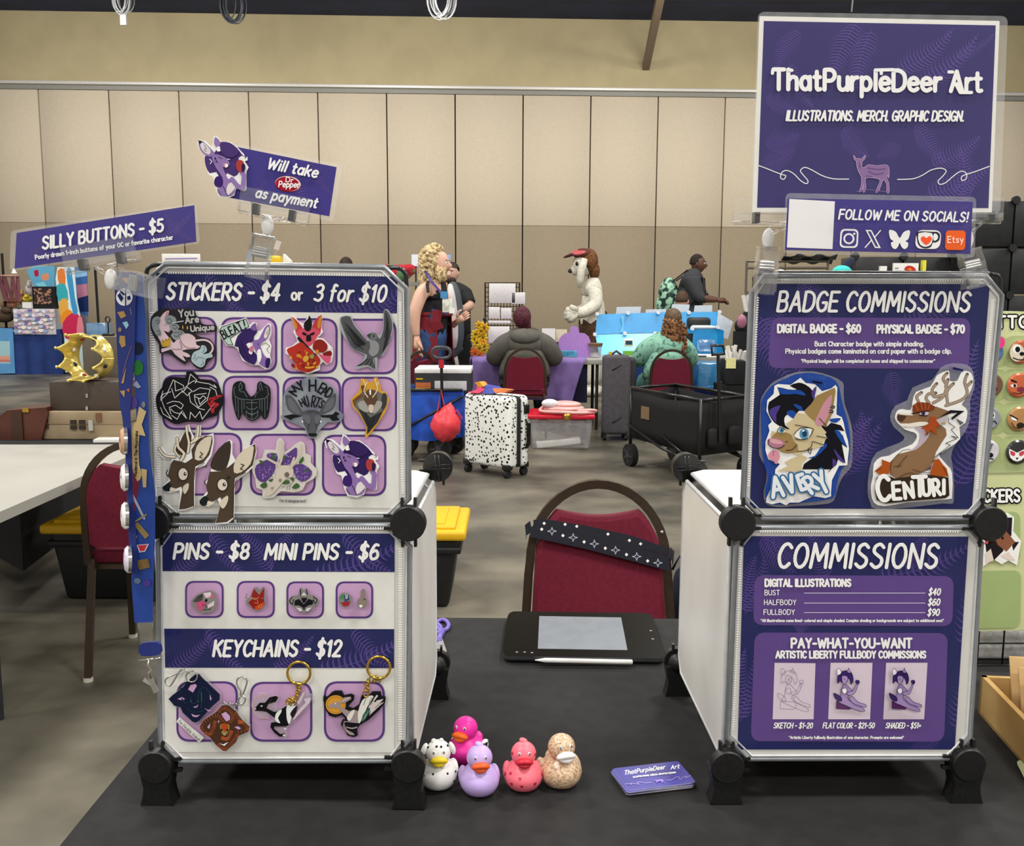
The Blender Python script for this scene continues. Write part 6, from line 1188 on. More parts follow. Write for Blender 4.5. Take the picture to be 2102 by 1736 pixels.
# wooden tray
m_wood = M('pale_wood', '#c1975a', rough=.5, var=.12, scale=6, c2='#cfab70', bump=.05)
t0 = at_z(2008, 1462, TZ); t1 = at_z(2104, 1572, TZ); dx_ = (t1-t0).normalized(); dn_ = V((-dx_.y, dx_.x, 0)); dn_ = dn_ if dn_.x > 0 else -dn_; Ln = .26; H_ = .062
r = thing('wooden_tray', (t0+dx_*Ln/2+dn_*.1), 'pale wooden tray of kraft envelopes at the right edge of the table', 'tray')
def wall_(p, d, l, nrm, nm): MB().prism([p+V((0, 0, .0)), p+d*l, p+d*l+V((0, 0, H_)), p+V((0, 0, H_))], nrm*.008, m_wood).build(nm, r)
wall_(t0, dx_, Ln, dn_, 'tray_side'); wall_(t0+dn_*.2, dx_, Ln, -dn_, 'tray_side'); wall_(t0, dn_, .2, dx_, 'tray_end'); wall_(t0+dx_*Ln, dn_, .2, -dx_, 'tray_end'); MB().prism([t0+V((0, 0, .004)), t0+dx_*Ln+V((0, 0, .004)), t0+dx_*Ln+dn_*.2+V((0, 0, .004)), t0+dn_*.2+V((0, 0, .004))], (0, 0, -.003), m_wood).build('tray_floor', r)
m_kraft = M('kraft_paper', '#c7a673', rough=.7, var=.06, scale=15)
for i in range(4):
    q = t0+dx_*(.06+i*.035)+dn_*.03+V((0, 0, .006)); wv = dn_*.14; hv = V((0, 0, .098-.004*i))-dx_*(.035)
    b = MB(); b.prism([q, q+wv, q+wv+hv, q+hv], dx_*.0025, m_kraft); b.prism([q+hv*.72+wv*.08-dx_*.0006, q+hv*.72+wv*.92-dx_*.0006, q+hv+wv-dx_*.0006, q+hv-dx_*.0006], -dx_*.0008, M('kraft_flap', '#b3915f', rough=.7))
    tag(b.build('kraft_envelope'), ['kraft envelope nearest the tray\'s far end', 'second kraft envelope standing in the tray', 'third kraft envelope standing in the tray', 'kraft envelope nearest the front of the tray'][i], 'envelope', 'kraft envelopes in the wooden tray')
# packets and boxes behind the tray
z0 = at_z(2060, 1400, TZ); m_poly = CLEAR('clear_bag', gloss=.1, haze=.25, edge=.5)
r = thing('plastic_box', (z0.x, z0.y+.14, TZ), 'clear plastic box of small parts behind the wooden tray', 'box'); MB().box((z0.x+.06, z0.y+.17, TZ+.03), (.26, .14, .055), CLEAR('clear_box', gloss=.1, haze=.3, edge=.5), bev=.004).build('box_body', r); MB().box((z0.x+.06, z0.y+.17, TZ+.012), (.24, .12, .02), M('box_parts', '#a9a7a5', var=.3, scale=60), bev=.003).build('contents', r)
for i, (cl_, lab) in enumerate((('#d9d9dc', 'white packet under the blue one behind the wooden tray'), ('#2c49a0', 'blue and red striped packet on top behind the wooden tray'))):
    b = MB(); o = V((z0.x+.05, z0.y+.165, TZ+.068+i*.022)); b.ell(o, (.12, .06, .0105), M('packet_%d' % i, cl_, rough=.25, var=.1, scale=30), n=20, k=8)
    if i: b.ell(o+V((.02, -.02, .005)), (.05, .03, .008), M('packet_red', '#b03a48', rough=.25), n=14, k=6)
    tag(b.build('packet'), lab, 'packet')
a = slab('2083,1558 2140,1566 2200,1650 2130,1650', TZ+.0016, .001, M('pale_green_sheet', '#d6dfb4', rough=.4), 0, m_wire); tag(a.build('paper_sheet'), 'pale green sheet with a dark border at the lower right corner of the table', 'sheet')
# ================================================================ the hall behind: left side
def pbox(b, x0, y0, x1, y1, Y, dep, mat, bev=0., rot=None):
    a, c = at_y(x0, y1, Y), at_y(x1, y0, Y)
    return b.box(((a.x+c.x)/2, Y+dep/2, (a.z+c.z)/2), (c.x-a.x, dep, c.z-a.z), mat, rot, bev=bev)
YF = lambda py, px=1051, z=0: at_z(px, py, z).y
def solo(name, lab, cat, grp, x0, y0, x1, y1, Y, dep, mat, bev=0.):
    return tag(pbox(MB(), x0, y0, x1, y1, Y, dep, mat, bev).build(name), lab, cat, grp)
m_white = M('white_laminate', '#9f9d95', rough=.45, var=.04, scale=3); m_blk = M('black_cloth', '#141416', rough=.85, var=.2, scale=10)
r = thing('white_table', at_z(40, 1200, 0), 'white topped folding table at the far left, under the crates', 'table')
q = [at_z(x, y, TZ) for x, y in ((-320, 1188), (318, 913), (316, 912), (-420, 912))]
MB().prism(q, (0, 0, -.034), m_white).build('tabletop', r)
for x, y in ((0, 1476), (-150, 1330)): p = at_z(x, y, 0); MB().cyl(p, (p.x, p.y, TZ-.03), .013, M('dark_leg', '#333436', metal=.5)).build('leg', r)
Yb = YF(912, 150, TZ)+.02
r = thing('black_table', (at_y(100, 900, Yb).x, Yb+.3, 0), 'black cloth covered table holding the crates and crown at the left', 'table')
b = MB(); x0 = at_y(-350, 900, Yb).x; x1 = at_y(330, 900, Yb).x; b.box(((x0+x1)/2, Yb+.32, TZ-.012), (x1-x0, .64, .024), m_blk, bev=.004); b.build('tabletop', r); MB().prism([at_z(x, y, .15) for x, y in ((48, 1172), (215, 1045), (-200, 1045), (-60, 1112))], (0, 0, TZ-.175), m_blk).build('cloth_drop', r)
for x in (x0+.1, x1-.1):
    for y in (Yb+.1, Yb+.55): MB().cyl((x, y, 0), (x, y, TZ-.024), .014, MATS['dark_leg']).build('leg', r)
Yc = YF(903, 150, TZ)+.02; TZc = lambda px: at_z(px, 903, TZ)
def onbox(x0, x1, zt, zb, Y, dep, mat, rz=0, bev=.004, b=None):
    xa, xb = at_y(x0, 850, Y).x, at_y(x1, 850, Y).x; b = b or MB(); return b.box(((xa+xb)/2, Y+dep/2, (zt+zb)/2), (xb-xa, dep, zt-zb), mat, (0, 0, rz), bev=bev)
zz = lambda py, Y: at_y(150, py, Y).z
m_crate = M('pale_crate_wood', '#a08f72', rough=.7, var=.15, scale=8, c2='#8c7a5e', bump=.1); m_hard = M('dark_hardware', '#3a3028', rough=.4, metal=.5)
z1 = zz(846, Yc)
r = thing('wooden_crate', (at_y(165, 900, Yc).x, Yc+.12, TZ), 'pale wooden chest with dark metal corners under the dark box', 'chest')
onbox(86, 250, z1, TZ, Yc, .25, m_crate).build('chest_body', r)
b = MB(); onbox(84, 252, z1+.004, z1-.055, Yc-.004, .258, m_crate, b=b); b.build('lid', r)
for x, y in ((92, 864), (92, 875), (150, 866), (168, 866), (150, 877), (168, 877)): pbox(MB(), x-6, y-4, x+6, y+4, Yc-.009, .008, m_hard).build('hinge_plate', r)
pbox(MB(), 182, 862, 190, 884, Yc-.012, .012, MATS['clip_spring']).build('latch', r); pbox(MB(), 197, 848, 207, 866, Yc-.012, .012, M('leather_strap', '#6b4a30')).build('strap', r)
z2 = zz(783, Yc+.03)
r = thing('dark_box', (at_y(175, 850, Yc).x, Yc+.15, z1), 'dark brown box with a front clasp, between the chest and the crown', 'box'); onbox(104, 262, z2, z1+.004, Yc+.03, .22, M('dark_brown_box', '#3f342b', rough=.6, var=.15, scale=6)).build('box_body', r)
for y in (812, 838): pbox(MB(), 176, y-4, 180, y+4, Yc+.02, .008, MATS['clip_spring']).build('clasp', r)
r = thing('leather_case', (at_y(50, 880, Yc).x, Yc+.1, TZ), 'red brown leather case with slanted sides left of the chest', 'case')
b = MB(); b.prism([at_y(x, y, Yc-.02) for x, y in P('-40,905 84,905 98,848 95,836 14,842 -20,870')], (0, .2, 0), M('red_leather', '#4c2519', rough=.4, var=.2, scale=10)); b.build('case_body', r)
pbox(MB(), 28, 846, 44, 904, Yc-.028, .008, M('case_band', '#39230f', rough=.5)).build('band', r); pbox(MB(), 46, 838, 58, 846, Yc-.03, .01, m_gold).build('brass_clasp', r)
z3 = zz(690, Yc+.3)
tag(onbox(176, 262, z3, TZ, Yc+.3, .2, M('grey_felt_box', '#5c5448', rough=.8)).build('grey_box'), 'tall grey box behind the crown', 'box')
p = at_y(223, 690, Yc+.36); b = MB(); b.cyl((p.x, p.y, z3), (p.x, p.y, z3+.065), .0035, m_wire); b.tube([(p.x+.011*math.cos(t), p.y, z3+.078+.014*math.sin(t)) for t in (2*math.pi*i/16 for i in range(16))], .0035, m_wire, 6, closed=True); b.box((p.x, p.y, z3+.006), (.05, .04, .012), m_wire, bev=.004)
tag(b.build('ring_stand'), 'small black ring topped stand on the grey box', 'stand')
for i, (x0_, x1_, y) in enumerate(((188, 262, 884),)): tag(MB().box(((at_y(x0_, y, Yc-.1).x+at_y(x1_, y, Yc-.1).x)/2, Yc-.03, TZ+.006), (.17, .1, .012), m_paper, (0, 0, .1)).build('paper_stack'), 'white paper stack lying in front of the wooden chest', 'paper')
# crown lying on its side
Yw = Yc+.08; o = at_y(182, 738, Yw); o.z = z2+.105; ax_ = V((-.33, -.94, .03)).normalized(); t1 = V((-ax_.y, ax_.x, 0)); t2 = V((0, 0, 1))
m_crown = M('crown_gold', '#dcc66c', rough=.25, metal=.55, var=.06, scale=20)
r = thing('crown', (o.x, o.y, z2), 'shiny gold toy crown lying on its side on the dark box', 'crown')
def cr(u, v):   # around, along
    t = 2*math.pi*u; sp = abs(((u*8) % 1)-.5)*2; h = -.045+v*(.075+.055*(1-sp)**2); R_ = .094+.03*max(0, v-.45)+.008*(v < .12)
    return o+ax_*h+(t1*math.cos(t)+t2*math.sin(t))*R_
b = MB(); b.grid(cr, 96, 8, m_crown); ob = b.build('band', r); md = ob.modifiers.new('thickness', 'SOLIDIFY'); md.thickness = .006
for i in range(8):
    tip = cr((i+.5)/8, 1); MB().ell(tip, (.007, .007, .007), m_crown, n=10, k=7).build('spike_bead', r)
    t = 2*math.pi*(i+.5)/8; MB().ell(o+ax_*-.004+(t1*math.cos(t)+t2*math.sin(t))*.092, (.012, .012, .012), M('crown_gem_%d' % (i % 3), ('#d8d3c8', '#1d1a2a', '#8a1f22')[i % 3], rough=.1), n=10, k=7).build('gem', r)
# totes
m_tub = M('black_tote', '#121314', rough=.5, var=.2, scale=20); m_lid = M('yellow_tote_lid', '#d9a90f', rough=.45, var=.03)
def tote(xr, yb, lab, right=True):
    p = at_z(xr, yb, 0); W_t, D_t, H_t = .72, .48, .33; cx = p.x+(-W_t/2 if right else W_t/2)*.92; cy = p.y+D_t/2
    r = thing('storage_tote', (cx, cy, 0), lab, 'storage tote', 'black totes with yellow lids')
    b = MB(); b.box((cx, cy, H_t/2), (W_t*.94, D_t*.94, H_t), m_tub, bev=.02, taper=.86); b.box((cx, cy, H_t-.06), (W_t*.97, D_t*.97, .03), m_tub, bev=.008); b.build('tub', r)
    b = MB(); b.box((cx, cy, H_t+.01), (W_t*1.03, D_t*1.04, .045), m_lid, bev=.014); b.box((cx, cy, H_t+.036), (W_t*.9, D_t*.88, .02), m_lid, bev=.008)
    for i in (-1, 0, 1): b.box((cx+i*W_t*.28, cy, H_t+.046), (W_t*.2, D_t*.7, .012), m_lid, bev=.004)
    b.build('lid', r); MB().box((cx+W_t*(.1), cy-D_t*.47, H_t*.55), (.09, .006, .05), m_paper).build('label_sheet', r)
tote(108, 1237, 'black tote with yellow lid under the white table, left of the chair', False); tote(938, 1254, 'black tote with yellow lid beside the left cube, behind the table')
# far left booth
YB = YF(768, 60); m_bl = M('blue_drape', '#1c3570', rough=.8, var=.1, scale=6); m_lb = M('light_blue_drape', '#5a96c8', rough=.8, var=.05, scale=6)
r = thing('booth_table', (at_y(20, 768, YB).x, YB+.4, 0), 'far booth table with a dark blue drape at the left', 'table')
b = MB(); xa, xb = at_y(-200, 700, YB).x, at_y(126, 700, YB).x
b.grid(lambda u, v: (xa+(xb-xa)*u, YB+.02*math.sin(u*60)*(1-v*.7), TZ*v), 120, 4, m_bl); b.box(((xa+xb)/2, YB+.41, TZ), (xb-xa, .8, .03), m_bl); b.grid(lambda u, v: (xb, YB+.8*u+.01, TZ*v), 10, 3, m_bl); b.build('drape', r)
pl_ = PL((0, YB-.04, 0), (0, -1, 0))
a = Art(pl_).body('-30,672 26,674 31,766 -30,768', m_lb, .01); a.poly('-5,700 20,700 21,746 -5,746', '#9fc7cf'); a.poly('-5,730 20,730 20.500,738 -5,738', '#d8a08a'); a.poly('-5,738 21,738 21,743 -5,743', '#c77a72'); fin(a, 'booth_banner', 'light blue cloth panel with a small picture on the far left booth', 'banner', None)
r = solo('sticker_rack', 'slanted white board heaped with small stickers on the far left booth', 'board', None, 30, 634, 112, 686, YB-.02, .3, M('rack_white', '#cfcbd0'))
random.seed(21); m_st = [M('far_sticker_%d' % i, c, rough=.4) for i, c in enumerate(('#e8e4ea', '#c9b4d4', '#e6d3c4', '#b7c4df', '#7d6aa8', '#e2bcc8', '#efe9dc', '#94a7cf'))]
for i in range(64):
    x, y = 33+(i % 11)*7.2+random.uniform(-2, 2), 639+(i//11)*8.2+random.uniform(-2, 2); o = at_y(x, y, YB-.05-random.uniform(0, .02)); rr = random.uniform(.028, .045)
    b = MB(); b.prism([(o.x+rr*(1+.3*math.sin(3*t))*math.cos(t), o.y, o.z+rr*(.8+.2*math.cos(2*t))*math.sin(t)) for t in (2*math.pi*k/9 for k in range(9))], (0, .006, 0), m_st[i % 8]); o = tag(b.build('paper_sticker'), 'small pale sticker heaped on the white board of the far left booth', 'sticker', 'stickers heaped on the far left booth')
r = thing('pin_case', at_y(90, 635, YB+.1), 'dark case of small pins above the heaped stickers, far left booth', 'case'); pbox(MB(), 68, 588, 112, 634, YB+.1, .12, m_blk).build('case_body', r); pbox(MB(), 71, 592, 105, 624, YB+.09, .01, M('pin_mix', '#241a1a', var=.2, c2='#b8836a', scale=22, lo=.5, hi=.62)).build('pin_board', r); pbox(MB(), 46, 620, 64, 632, YB, .05, m_paper).build('price_card', r)
pl_ = PL((0, YB+.35, 0), (0, -1, 0))
a = Art(pl_).body('54,556 70,545 112,546 112,682 74,682 70,588', M('sky_fabric', '#5c9fbe', rough=.8), .02); a.polys(['70,556 78,554 79,566 72,567'], '#a8203c', 2); a.polys(['84,566 98,560 100,572 90,576'], '#d08a68', 2); a.polys(['72,582 90,578 96,588 80,589'], '#7cc7d6', 1); fin(a, 'printed_fabric', 'sky blue printed fabric hung at the back of the far left booth', 'fabric', None)
pl_ = PL((0, YB-.1, 0), (0, -1, 0))
a = Art(pl_).body('114,572 118,548 152,548 158,620 174,694 178,764 134,764 132,694 122,640', M('banner_pale', '#cfe0e4', rough=.7), .02)
for s_, c in (('118,556 132,552 134,586 122,586', '#d67a3a'), ('116,586 134,584 140,616 121,620', '#39a3b0'), ('121,620 136,612 140,636 124,650', '#dba44a'), ('124,650 140,634 150,648 130,668', '#e08a24'), ('128,664 148,642 164,650 158,694 134,694', '#c22c52'), ('136,556 146,552 154,612 160,640 150,644 142,600', '#3f8fc0'), ('160,652 168,652 173,690 158,692', '#d77f8a')): a.poly(s_, c, 2)
fin(a, 'rainbow_banner', 'tall banner of rainbow coloured patches beside the far left booth', 'banner', None)
pl_ = PL((0, YB+.15, 0), (0, -1, 0))
a = Art(pl_).body('148,548 178,546 181,694 182,762 162,762 160,696', M('banner_blue', '#2f5d9c', rough=.7), .02); a.polys(['152,556 178,552 179,566 156,570'], '#86b4d8'); a.polys(['157,585 179,582 180,608 160,612'], '#b0748c'); a.polys(['160,612 181,606 182,640 164,640'], '#1c2c5c'); a.polys(['160,640 181,650 182,690 166,690'], '#77737c'); fin(a, 'narrow_banner', 'narrow blue and pink banner behind the rainbow banner', 'banner', None)
for px, y0 in ((4, 520), (195, 548)): p = at_y(px, 690, YB+.2); q_ = at_y(px, y0, YB+.2); tag(MB().cyl((p.x+.08, p.y, 0), q_, .022, m_blk, n=8).build('stand_pole'), 'black banner pole ' + ('at the left edge of the photo' if px < 50 else 'right of the narrow banner'), 'pole')
random.seed(4)
for i, (x, y, rx, ry, c, lab) in enumerate(((8, 648, 22, 14, '#4a3a2c', 'dark brown plush toy on the far left booth'), (22, 625, 20, 10, '#b0765a', 'pinkish plush toy heaped on the far left booth'), (42, 612, 12, 13, '#c09a60', 'tan plush toy on the far left booth'), (40, 640, 16, 12, '#54503f', 'olive plush toy beside the heaped stickers'), (56, 614, 8, 7, '#d8bf3a', 'yellow plush toy on the far left booth'), (62, 595, 8, 14, '#cfc6cc', 'white plush toy below the blue fabric'))):
    o = at_y(x, y, YB+.12+(i % 3)*.22); s = YB/2000; b = MB(); b.ell(o, (rx*s, .14, ry*s), M('plush_%d' % i, c, rough=.95, bump=.6, bscale=60), n=14, k=10); b.ell(o+V((rx*s*.5, -.08, ry*s*.8)), (rx*s*.45, .08, ry*s*.5), MATS['plush_%d' % i], n=12, k=8)
    for q in (-1, 1): b.ell(o+V((rx*s*.5+q*rx*s*.3, -.08, ry*s*1.25)), (rx*s*.15, .03, ry*s*.22), MATS['plush_%d' % i], n=8, k=6)
    tag(b.build('plush_toy'), lab, 'plush toy', 'plush toys on the far left booth')
o = at_y(17, 566, YB+.1); r = thing('ribbon_mobile', o, 'wire ring hung with pink ribbons above the far left booth', 'mobile'); MB().tube([(o.x+.16*math.cos(t), o.y+.12*math.sin(t), o.z) for t in (2*math.pi*i/20 for i in range(20))], .016, M('pink_gilt', '#b58a78', rough=.4), closed=True).build('ring', r)
for i in range(8): t = i*.785; MB().tube([(o.x+.16*math.cos(t), o.y+.12*math.sin(t), o.z), (o.x+.12*math.cos(t)+.04, o.y, o.z-.42)], .02, M('pink_ribbon', '#7d4a52', rough=.6), flat=(.05, .006, (1, 0, 0))).build('ribbon_strip', r)
MB().cyl(o+V((.1, 0, .04)), o+V((.1, 0, .12)), .05, m_paper, r1=.01).build('topper', r)
x0 = at_y(180, 680, YB-.3); tag(pbox(MB(), 178, 663, 216, 694, YB-.3, .3, CLEAR('blue_clear', tint=(.6, .8, 1), gloss=.08, haze=.35, hz=(.3, .55, .85)), .01).build('blue_bin'), 'translucent blue bin standing right of the banners', 'bin')
b = MB(); pbox(b, 172, 694, 240, 768, YB-.35, .5, M('grey_cloth_far', '#53504c', rough=.9)); tag(b.build('covered_table'), 'grey covered table under the translucent blue bin', 'table')
# odds seen above the left cube
YU = 11.; 
def stand_on(px, py, Y, lab):   # a plain pedestal table out of sight behind the cube
    p = at_y(px, py, Y); r = thing('side_table', (p.x, p.y+.2, 0), lab, 'table'); MB().box((p.x, p.y+.2, p.z-.02), (.5, .5, .035), m_white).build('tabletop', r); MB().cyl((p.x, p.y+.2, 0), (p.x, p.y+.2, p.z-.04), .03, MATS['dark_leg']).build('leg', r)
b = MB(); pbox(b, 333, 521, 410, 552, 9.8, .02, m_paper, .004); o = b.build('sign'); tag(o, 'small white sign with a lilac line, just above the left cube', 'sign')
a = Art(PL((0, 9.8, 0), (0, -1, 0)), lift=.004); a.text('art gallery', (338, 532), (404, 532), 6, 1.6, '#8f78b8') if False else a.line('340,531 404,530', 2.5, '#a48fc6'); a.poly('380,541 400,535 402,548 384,550', K_); a.build('sign_print', o)
b = MB(); p = at_y(371, 552, 9.81); b.cyl((p.x, p.y, 0), (p.x, p.y, p.z+.05), .012, MATS['dark_leg']); b.cyl((p.x, p.y, 0), (p.x, p.y, .02), .15, MATS['dark_leg']); tag(b.build('sign_stand'), 'thin stand carrying the small white sign behind the left cube', 'stand')
stand_on(575, 546, 9.5, 'small table hidden behind the left cube, under the yellow bottle')
r = thing('spray_bottle', at_y(568, 545, 9.7), 'yellow bottle with a clear nozzle above the left cube\'s top edge', 'bottle'); p = at_y(566, 546, 9.7); b = MB(); b.box((p.x, p.y, p.z+.05), (.12, .1, .1), M('yellow_plastic', '#d9b21c', rough=.35), bev=.02); b.build('bottle_body', r)
b = MB(); b.cyl((p.x, p.y, p.z+.1), (p.x+.01, p.y, p.z+.16), .016, m_clip); b.tube([(p.x+.01, p.y, p.z+.16), (p.x+.04, p.y, p.z+.24)], .02, M('pale_nozzle', '#c9bcb4'), flat=(.05, .03, (1, 0, 0))); b.build('nozzle', r)
p = at_y(586, 546, 9.75); tag(MB().prism([(p.x-.03, p.y, p.z), (p.x+.05, p.y, p.z), (p.x+.05, p.y, p.z+.05), (p.x-.02, p.y, p.z+.12)], (0, .1, 0), m_paper).build('white_packet'), 'white packet right of the yellow bottle', 'packet')
o = at_y(815, 562, 9.9); s = 9.9/2000; m_red = M('red_knit', '#b01c2c', rough=.9, var=.2, c2='#4f8a5c', scale=9, lo=.52, hi=.6, bump=.5, bscale=50)
b = MB(); b.ell(o, (34*s, .16, 18*s), m_red, (0, -.2, 0), n=18, k=12); b.ell(o+V((-26*s, -.02, 10*s)), (14*s, .1, 9*s), m_red, (0, -.5, 0), n=12, k=8); b.ell(o+V((24*s, -.02, 8*s)), (16*s, .1, 12*s), m_red, n=12, k=8); tag(b.build('red_plush'), 'red plush with green spots left of the standing person', 'plush toy'); stand_on(815, 578, 9.7, 'small table hidden behind the left cube, under the red plush')
for x0, x1, y0, y1, c, lab in ((845, 862, 522, 546, '#dfe3ea', 'small white sign card behind the standing person\'s hair'), (917, 925, 522, 546, '#8fb2d8', 'small pale blue sign card right of the standing person\'s head')): 
    b = MB(); pbox(b, x0, y0, x1, y1, 13.5, .02, M('card_'+c[1:], c)); p = at_y((x0+x1)/2, y1, 13.52); b.cyl((p.x, p.y, 0), (p.x, p.y, p.z+.02), .012, MATS['dark_leg']); tag(b.build('sign_card'), lab, 'sign')
# ================================================================ the hall behind: middle
m_blue = M('blue_nylon', '#1346a8', rough=.6, var=.2, scale=12, bump=.2, bscale=30); m_tyre = M('black_tyre', '#161616', rough=.7); m_hub = M('dark_hub', '#3a3a3c', rough=.35)
def wheel(p, rr, w, parent, ax_=V((1, 0, 0))):
    o = MB().cyl(p-ax_*w/2, p+ax_*w/2, rr, m_tyre, n=24).build('wheel', parent); b = MB(); b.cyl(p-ax_*(w/2+.004), p+ax_*(w/2+.004), rr*.3, m_hub, n=14)
    u = ax_.orthogonal().normalized(); v = ax_.cross(u)
    for i in range(5): t = i*1.257; d = u*math.cos(t)+v*math.sin(t); b.tube([p+d*rr*.2-ax_*(w/2+.002), p+d*rr*.75-ax_*(w/2+.002)], .01, m_hub, flat=(rr*.16, .004, v))
    b.build('hub', o)
# blue folding wagon, printer box and bag
YW = YF(945, 870); p = at_y(905, 860, YW)
r = thing('folding_wagon', (p.x-.15, YW+.3, 0), 'blue folding wagon loaded with a printer box, left of the spotted suitcase', 'wagon')
xa, xb = at_y(800, 850, YW).x, at_y(950, 850, YW).x; zt, zb = at_y(900, 800, YW).z, at_y(900, 897, YW).z
b = MB(); b.grid(lambda u, v: (xa+(xb-xa)*u, YW+.03*math.sin(u*9)*(1-v), zb+(zt-zb)*v+.03*math.sin(u*math.pi)*(v-1)), 16, 5, m_blue); b.box(((xa+xb)/2, YW+.22, zb+.015), (xb-xa-.02, .4, .03), m_blue, bev=.01)
for x in (xa, xb): b.box((x, YW+.22, (zt+zb)/2), (.015, .43, zt-zb), m_blue, bev=.005)
b.box(((xa+xb)/2, YW+.43, (zt+zb)/2), (xb-xa, .015, zt-zb), m_blue, bev=.005); b.build('fabric_tub', r)
for y in (YW-.012, YW+.44):
    MB().tube([(xa, y, zt), (xb, y, zt)], .013, m_wire).build('rail', r); MB().tube([(xa, y, zb), (xb, y, zt-.05)], .011, m_wire).build('cross_brace', r)
for x, y in ((xa+.1, YW+.05), (xb-.2, YW+.05), (xa+.1, YW+.38), (xb-.1, YW+.38)): MB().cyl((x, y, .1), (x, y, zb), .014, m_wire).build('fork', r); wheel(V((x, y-.02, .1)), .1, .06, r, V((.3, 1, 0)).normalized())
h0, h1 = at_y(909, 880, YW-.1), at_y(906, 745, YW-.1); MB().cyl(h0, h1, .013, m_wire).build('handle_pole', r); MB().cyl(h1-V((0, 0, .04)), h1+V((0, 0, .03)), .022, M('red_grip', '#b01c2a', rough=.4)).build('red_collar', r)
c = at_y(906, 724, YW-.1); b = MB(); b.tube([c+V((.075*(abs(math.cos(t))**.6)*(1 if math.cos(t) > 0 else -1), 0, .045*math.sin(t))) for t in (2*math.pi*i/24 for i in range(24))], .014, M('grey_handle', '#3b3f45', rough=.4), closed=True); b.cyl(h1, c-V((0, 0, .045)), .011, m_wire); b.build('handle_loop', r)
Yp = YW+.03; r = thing('printer_box', (p.x, Yp+.2, zt), 'printer carton with white top and dark sides on the blue wagon', 'box'); b = MB(); pbox(b, 851, 765, 967, 804, Yp, .4, M('dark_carton', '#2b2b2e', rough=.5)); b.build('carton', r)
b = MB(); pbox(b, 851, 757, 967, 766, Yp-.002, .42, M('white_carton_top', '#d8d8d6', rough=.4), .004); b.build('carton_top', r)
for x0, y0, x1, y1, c in ((853, 785, 884, 794, '#b5663f'), (853, 795, 884, 803, '#c98a34'), (854, 776, 868, 779, '#c9a21c')): pbox(MB(), x0, y0, x1, y1, Yp-.004, .004, C(c)).build('carton_print', r)
b = MB(); pbox(b, 892, 782, 958, 801, Yp-.008, .008, M('pale_printer', '#b9b9bc', rough=.3), .003); b.build('printer_picture', r)
for x, y, w_ in ((912, 762, 26), (945, 761, 30)): tag(MB().box(at_y(x, y, Yp+.1)+V((0, 0, .02)), (w_*.004, .16, .012), M('pale_scrap', '#d9cdd0', rough=.5), (0, 0, .3), bev=.003).build('loose_paper'), 'loose pale papers on the printer carton, ' + ('left' if x < 930 else 'right') + ' piece', 'paper')
o = at_y(916, 868, YW-.16); s = YW/2000; m_bag = M('red_plastic_bag', '#e0404a', rough=.35, var=.12, scale=10, bump=.5, bscale=22)
r = thing('shopping_bag', o, 'red plastic shopping bag hanging from the blue wagon\'s handle', 'bag')
b = MB(); b.ell(o, (31*s, .1, 42*s), m_bag, (0, .22, 0), n=26, k=18, fn=lambda p, u: (p.x*(1-.62*max(0, u.z)**1.3)+.007*math.sin(u.z*11+u.x*5), p.y*(1-.6*max(0, u.z)), p.z*(1 if u.z > 0 else .92)+.007*math.sin(u.x*13+u.y*9))); b.build('bag_body', r)
for dx, dz in ((-10, 34), (22, 20)): MB().tube([o+V((dx*s-8*s, 0, dz*s*.6)), o+V((dx*s, -.02, dz*s+34*s if dx < 0 else dz*s+8*s)), o+V((dx*s+10*s, 0, dz*s*.5))], .01, m_bag, flat=(.035, .008, (0, 1, 0))).build('bag_handle', r)
# spotted suitcase
p0, p1, p2 = at_z(950, 968, 0), at_z(1044, 984, 0), at_z(1080, 972, 0); fx = (p1-p0).normalized(); fy = V((-fx.y, fx.x, 0)); Wd = (p1-p0).length; Dp = .25; m_dal = M('dalmatian_shell', '#161616', rough=.35, var=0, c2='#e6e6e0', scale=36, lo=.31, hi=.35, vor=True, spec=.4); MATS['dalmatian_shell'].node_tree.nodes['Voronoi Texture'].inputs['Randomness'].default_value = .9
mx = Matrix((( fx.x, fy.x, 0, p0.x), (fx.y, fy.y, 0, p0.y), (0, 0, 1, 0), (0, 0, 0, 1))); zt = at_y(1000, 806, p0.y).z; r = thing('suitcase', mx @ V((Wd/2, Dp/2, 0)), 'white hard suitcase with small black spots standing in the middle of the floor', 'suitcase')
for y, n_ in ((Dp*.24, 'front_shell'), (Dp*.8, 'rear_shell')): b = MB(); b.box((Wd/2, y, (.07+zt)/2), (Wd, Dp*(.46 if n_[0] == 'f' else .36), zt-.07), m_dal, bev=.04, seg=4); b.xf(mx).build(n_, r)
b = MB(); b.box((Wd/2, Dp*.55, (.07+zt)/2), (Wd-.008, Dp*.2, zt-.078), M('black_zip_band', '#17191a', rough=.6), bev=.03, seg=3); b.xf(mx).build('zip_band', r)
b = MB(); b.tube([(Wd+.004, Dp*.8, zt*.35), (Wd+.028, Dp*.8, zt*.4), (Wd+.028, Dp*.8, zt*.66), (Wd+.004, Dp*.8, zt*.71)], .01, m_wire, flat=(.03, .014, (0, 1, 0))); b.xf(mx).build('side_handle', r); b = MB(); b.box((Wd+.006, Dp*.8, zt*.83), (.02, .05, .07), m_wire, bev=.006); b.xf(mx).build('lock', r)
for x in (.03, Wd-.04):
    for y in (.03, Dp-.03):
        b = MB(); b.box((x, y, .085), (.07, .06, .05), m_wire, bev=.012); b.cyl((x-.017, y, .032), (x+.017, y, .032), .032, m_tyre, n=16); b.xf(mx).build('caster', r)
b = MB(); pts = [mx @ V(q) for q in ((.12, .06, zt+.02), (.2, .05, zt+.06), (.3, .06, zt+.045), (.42, .05, zt+.05))]; o = pts[1]
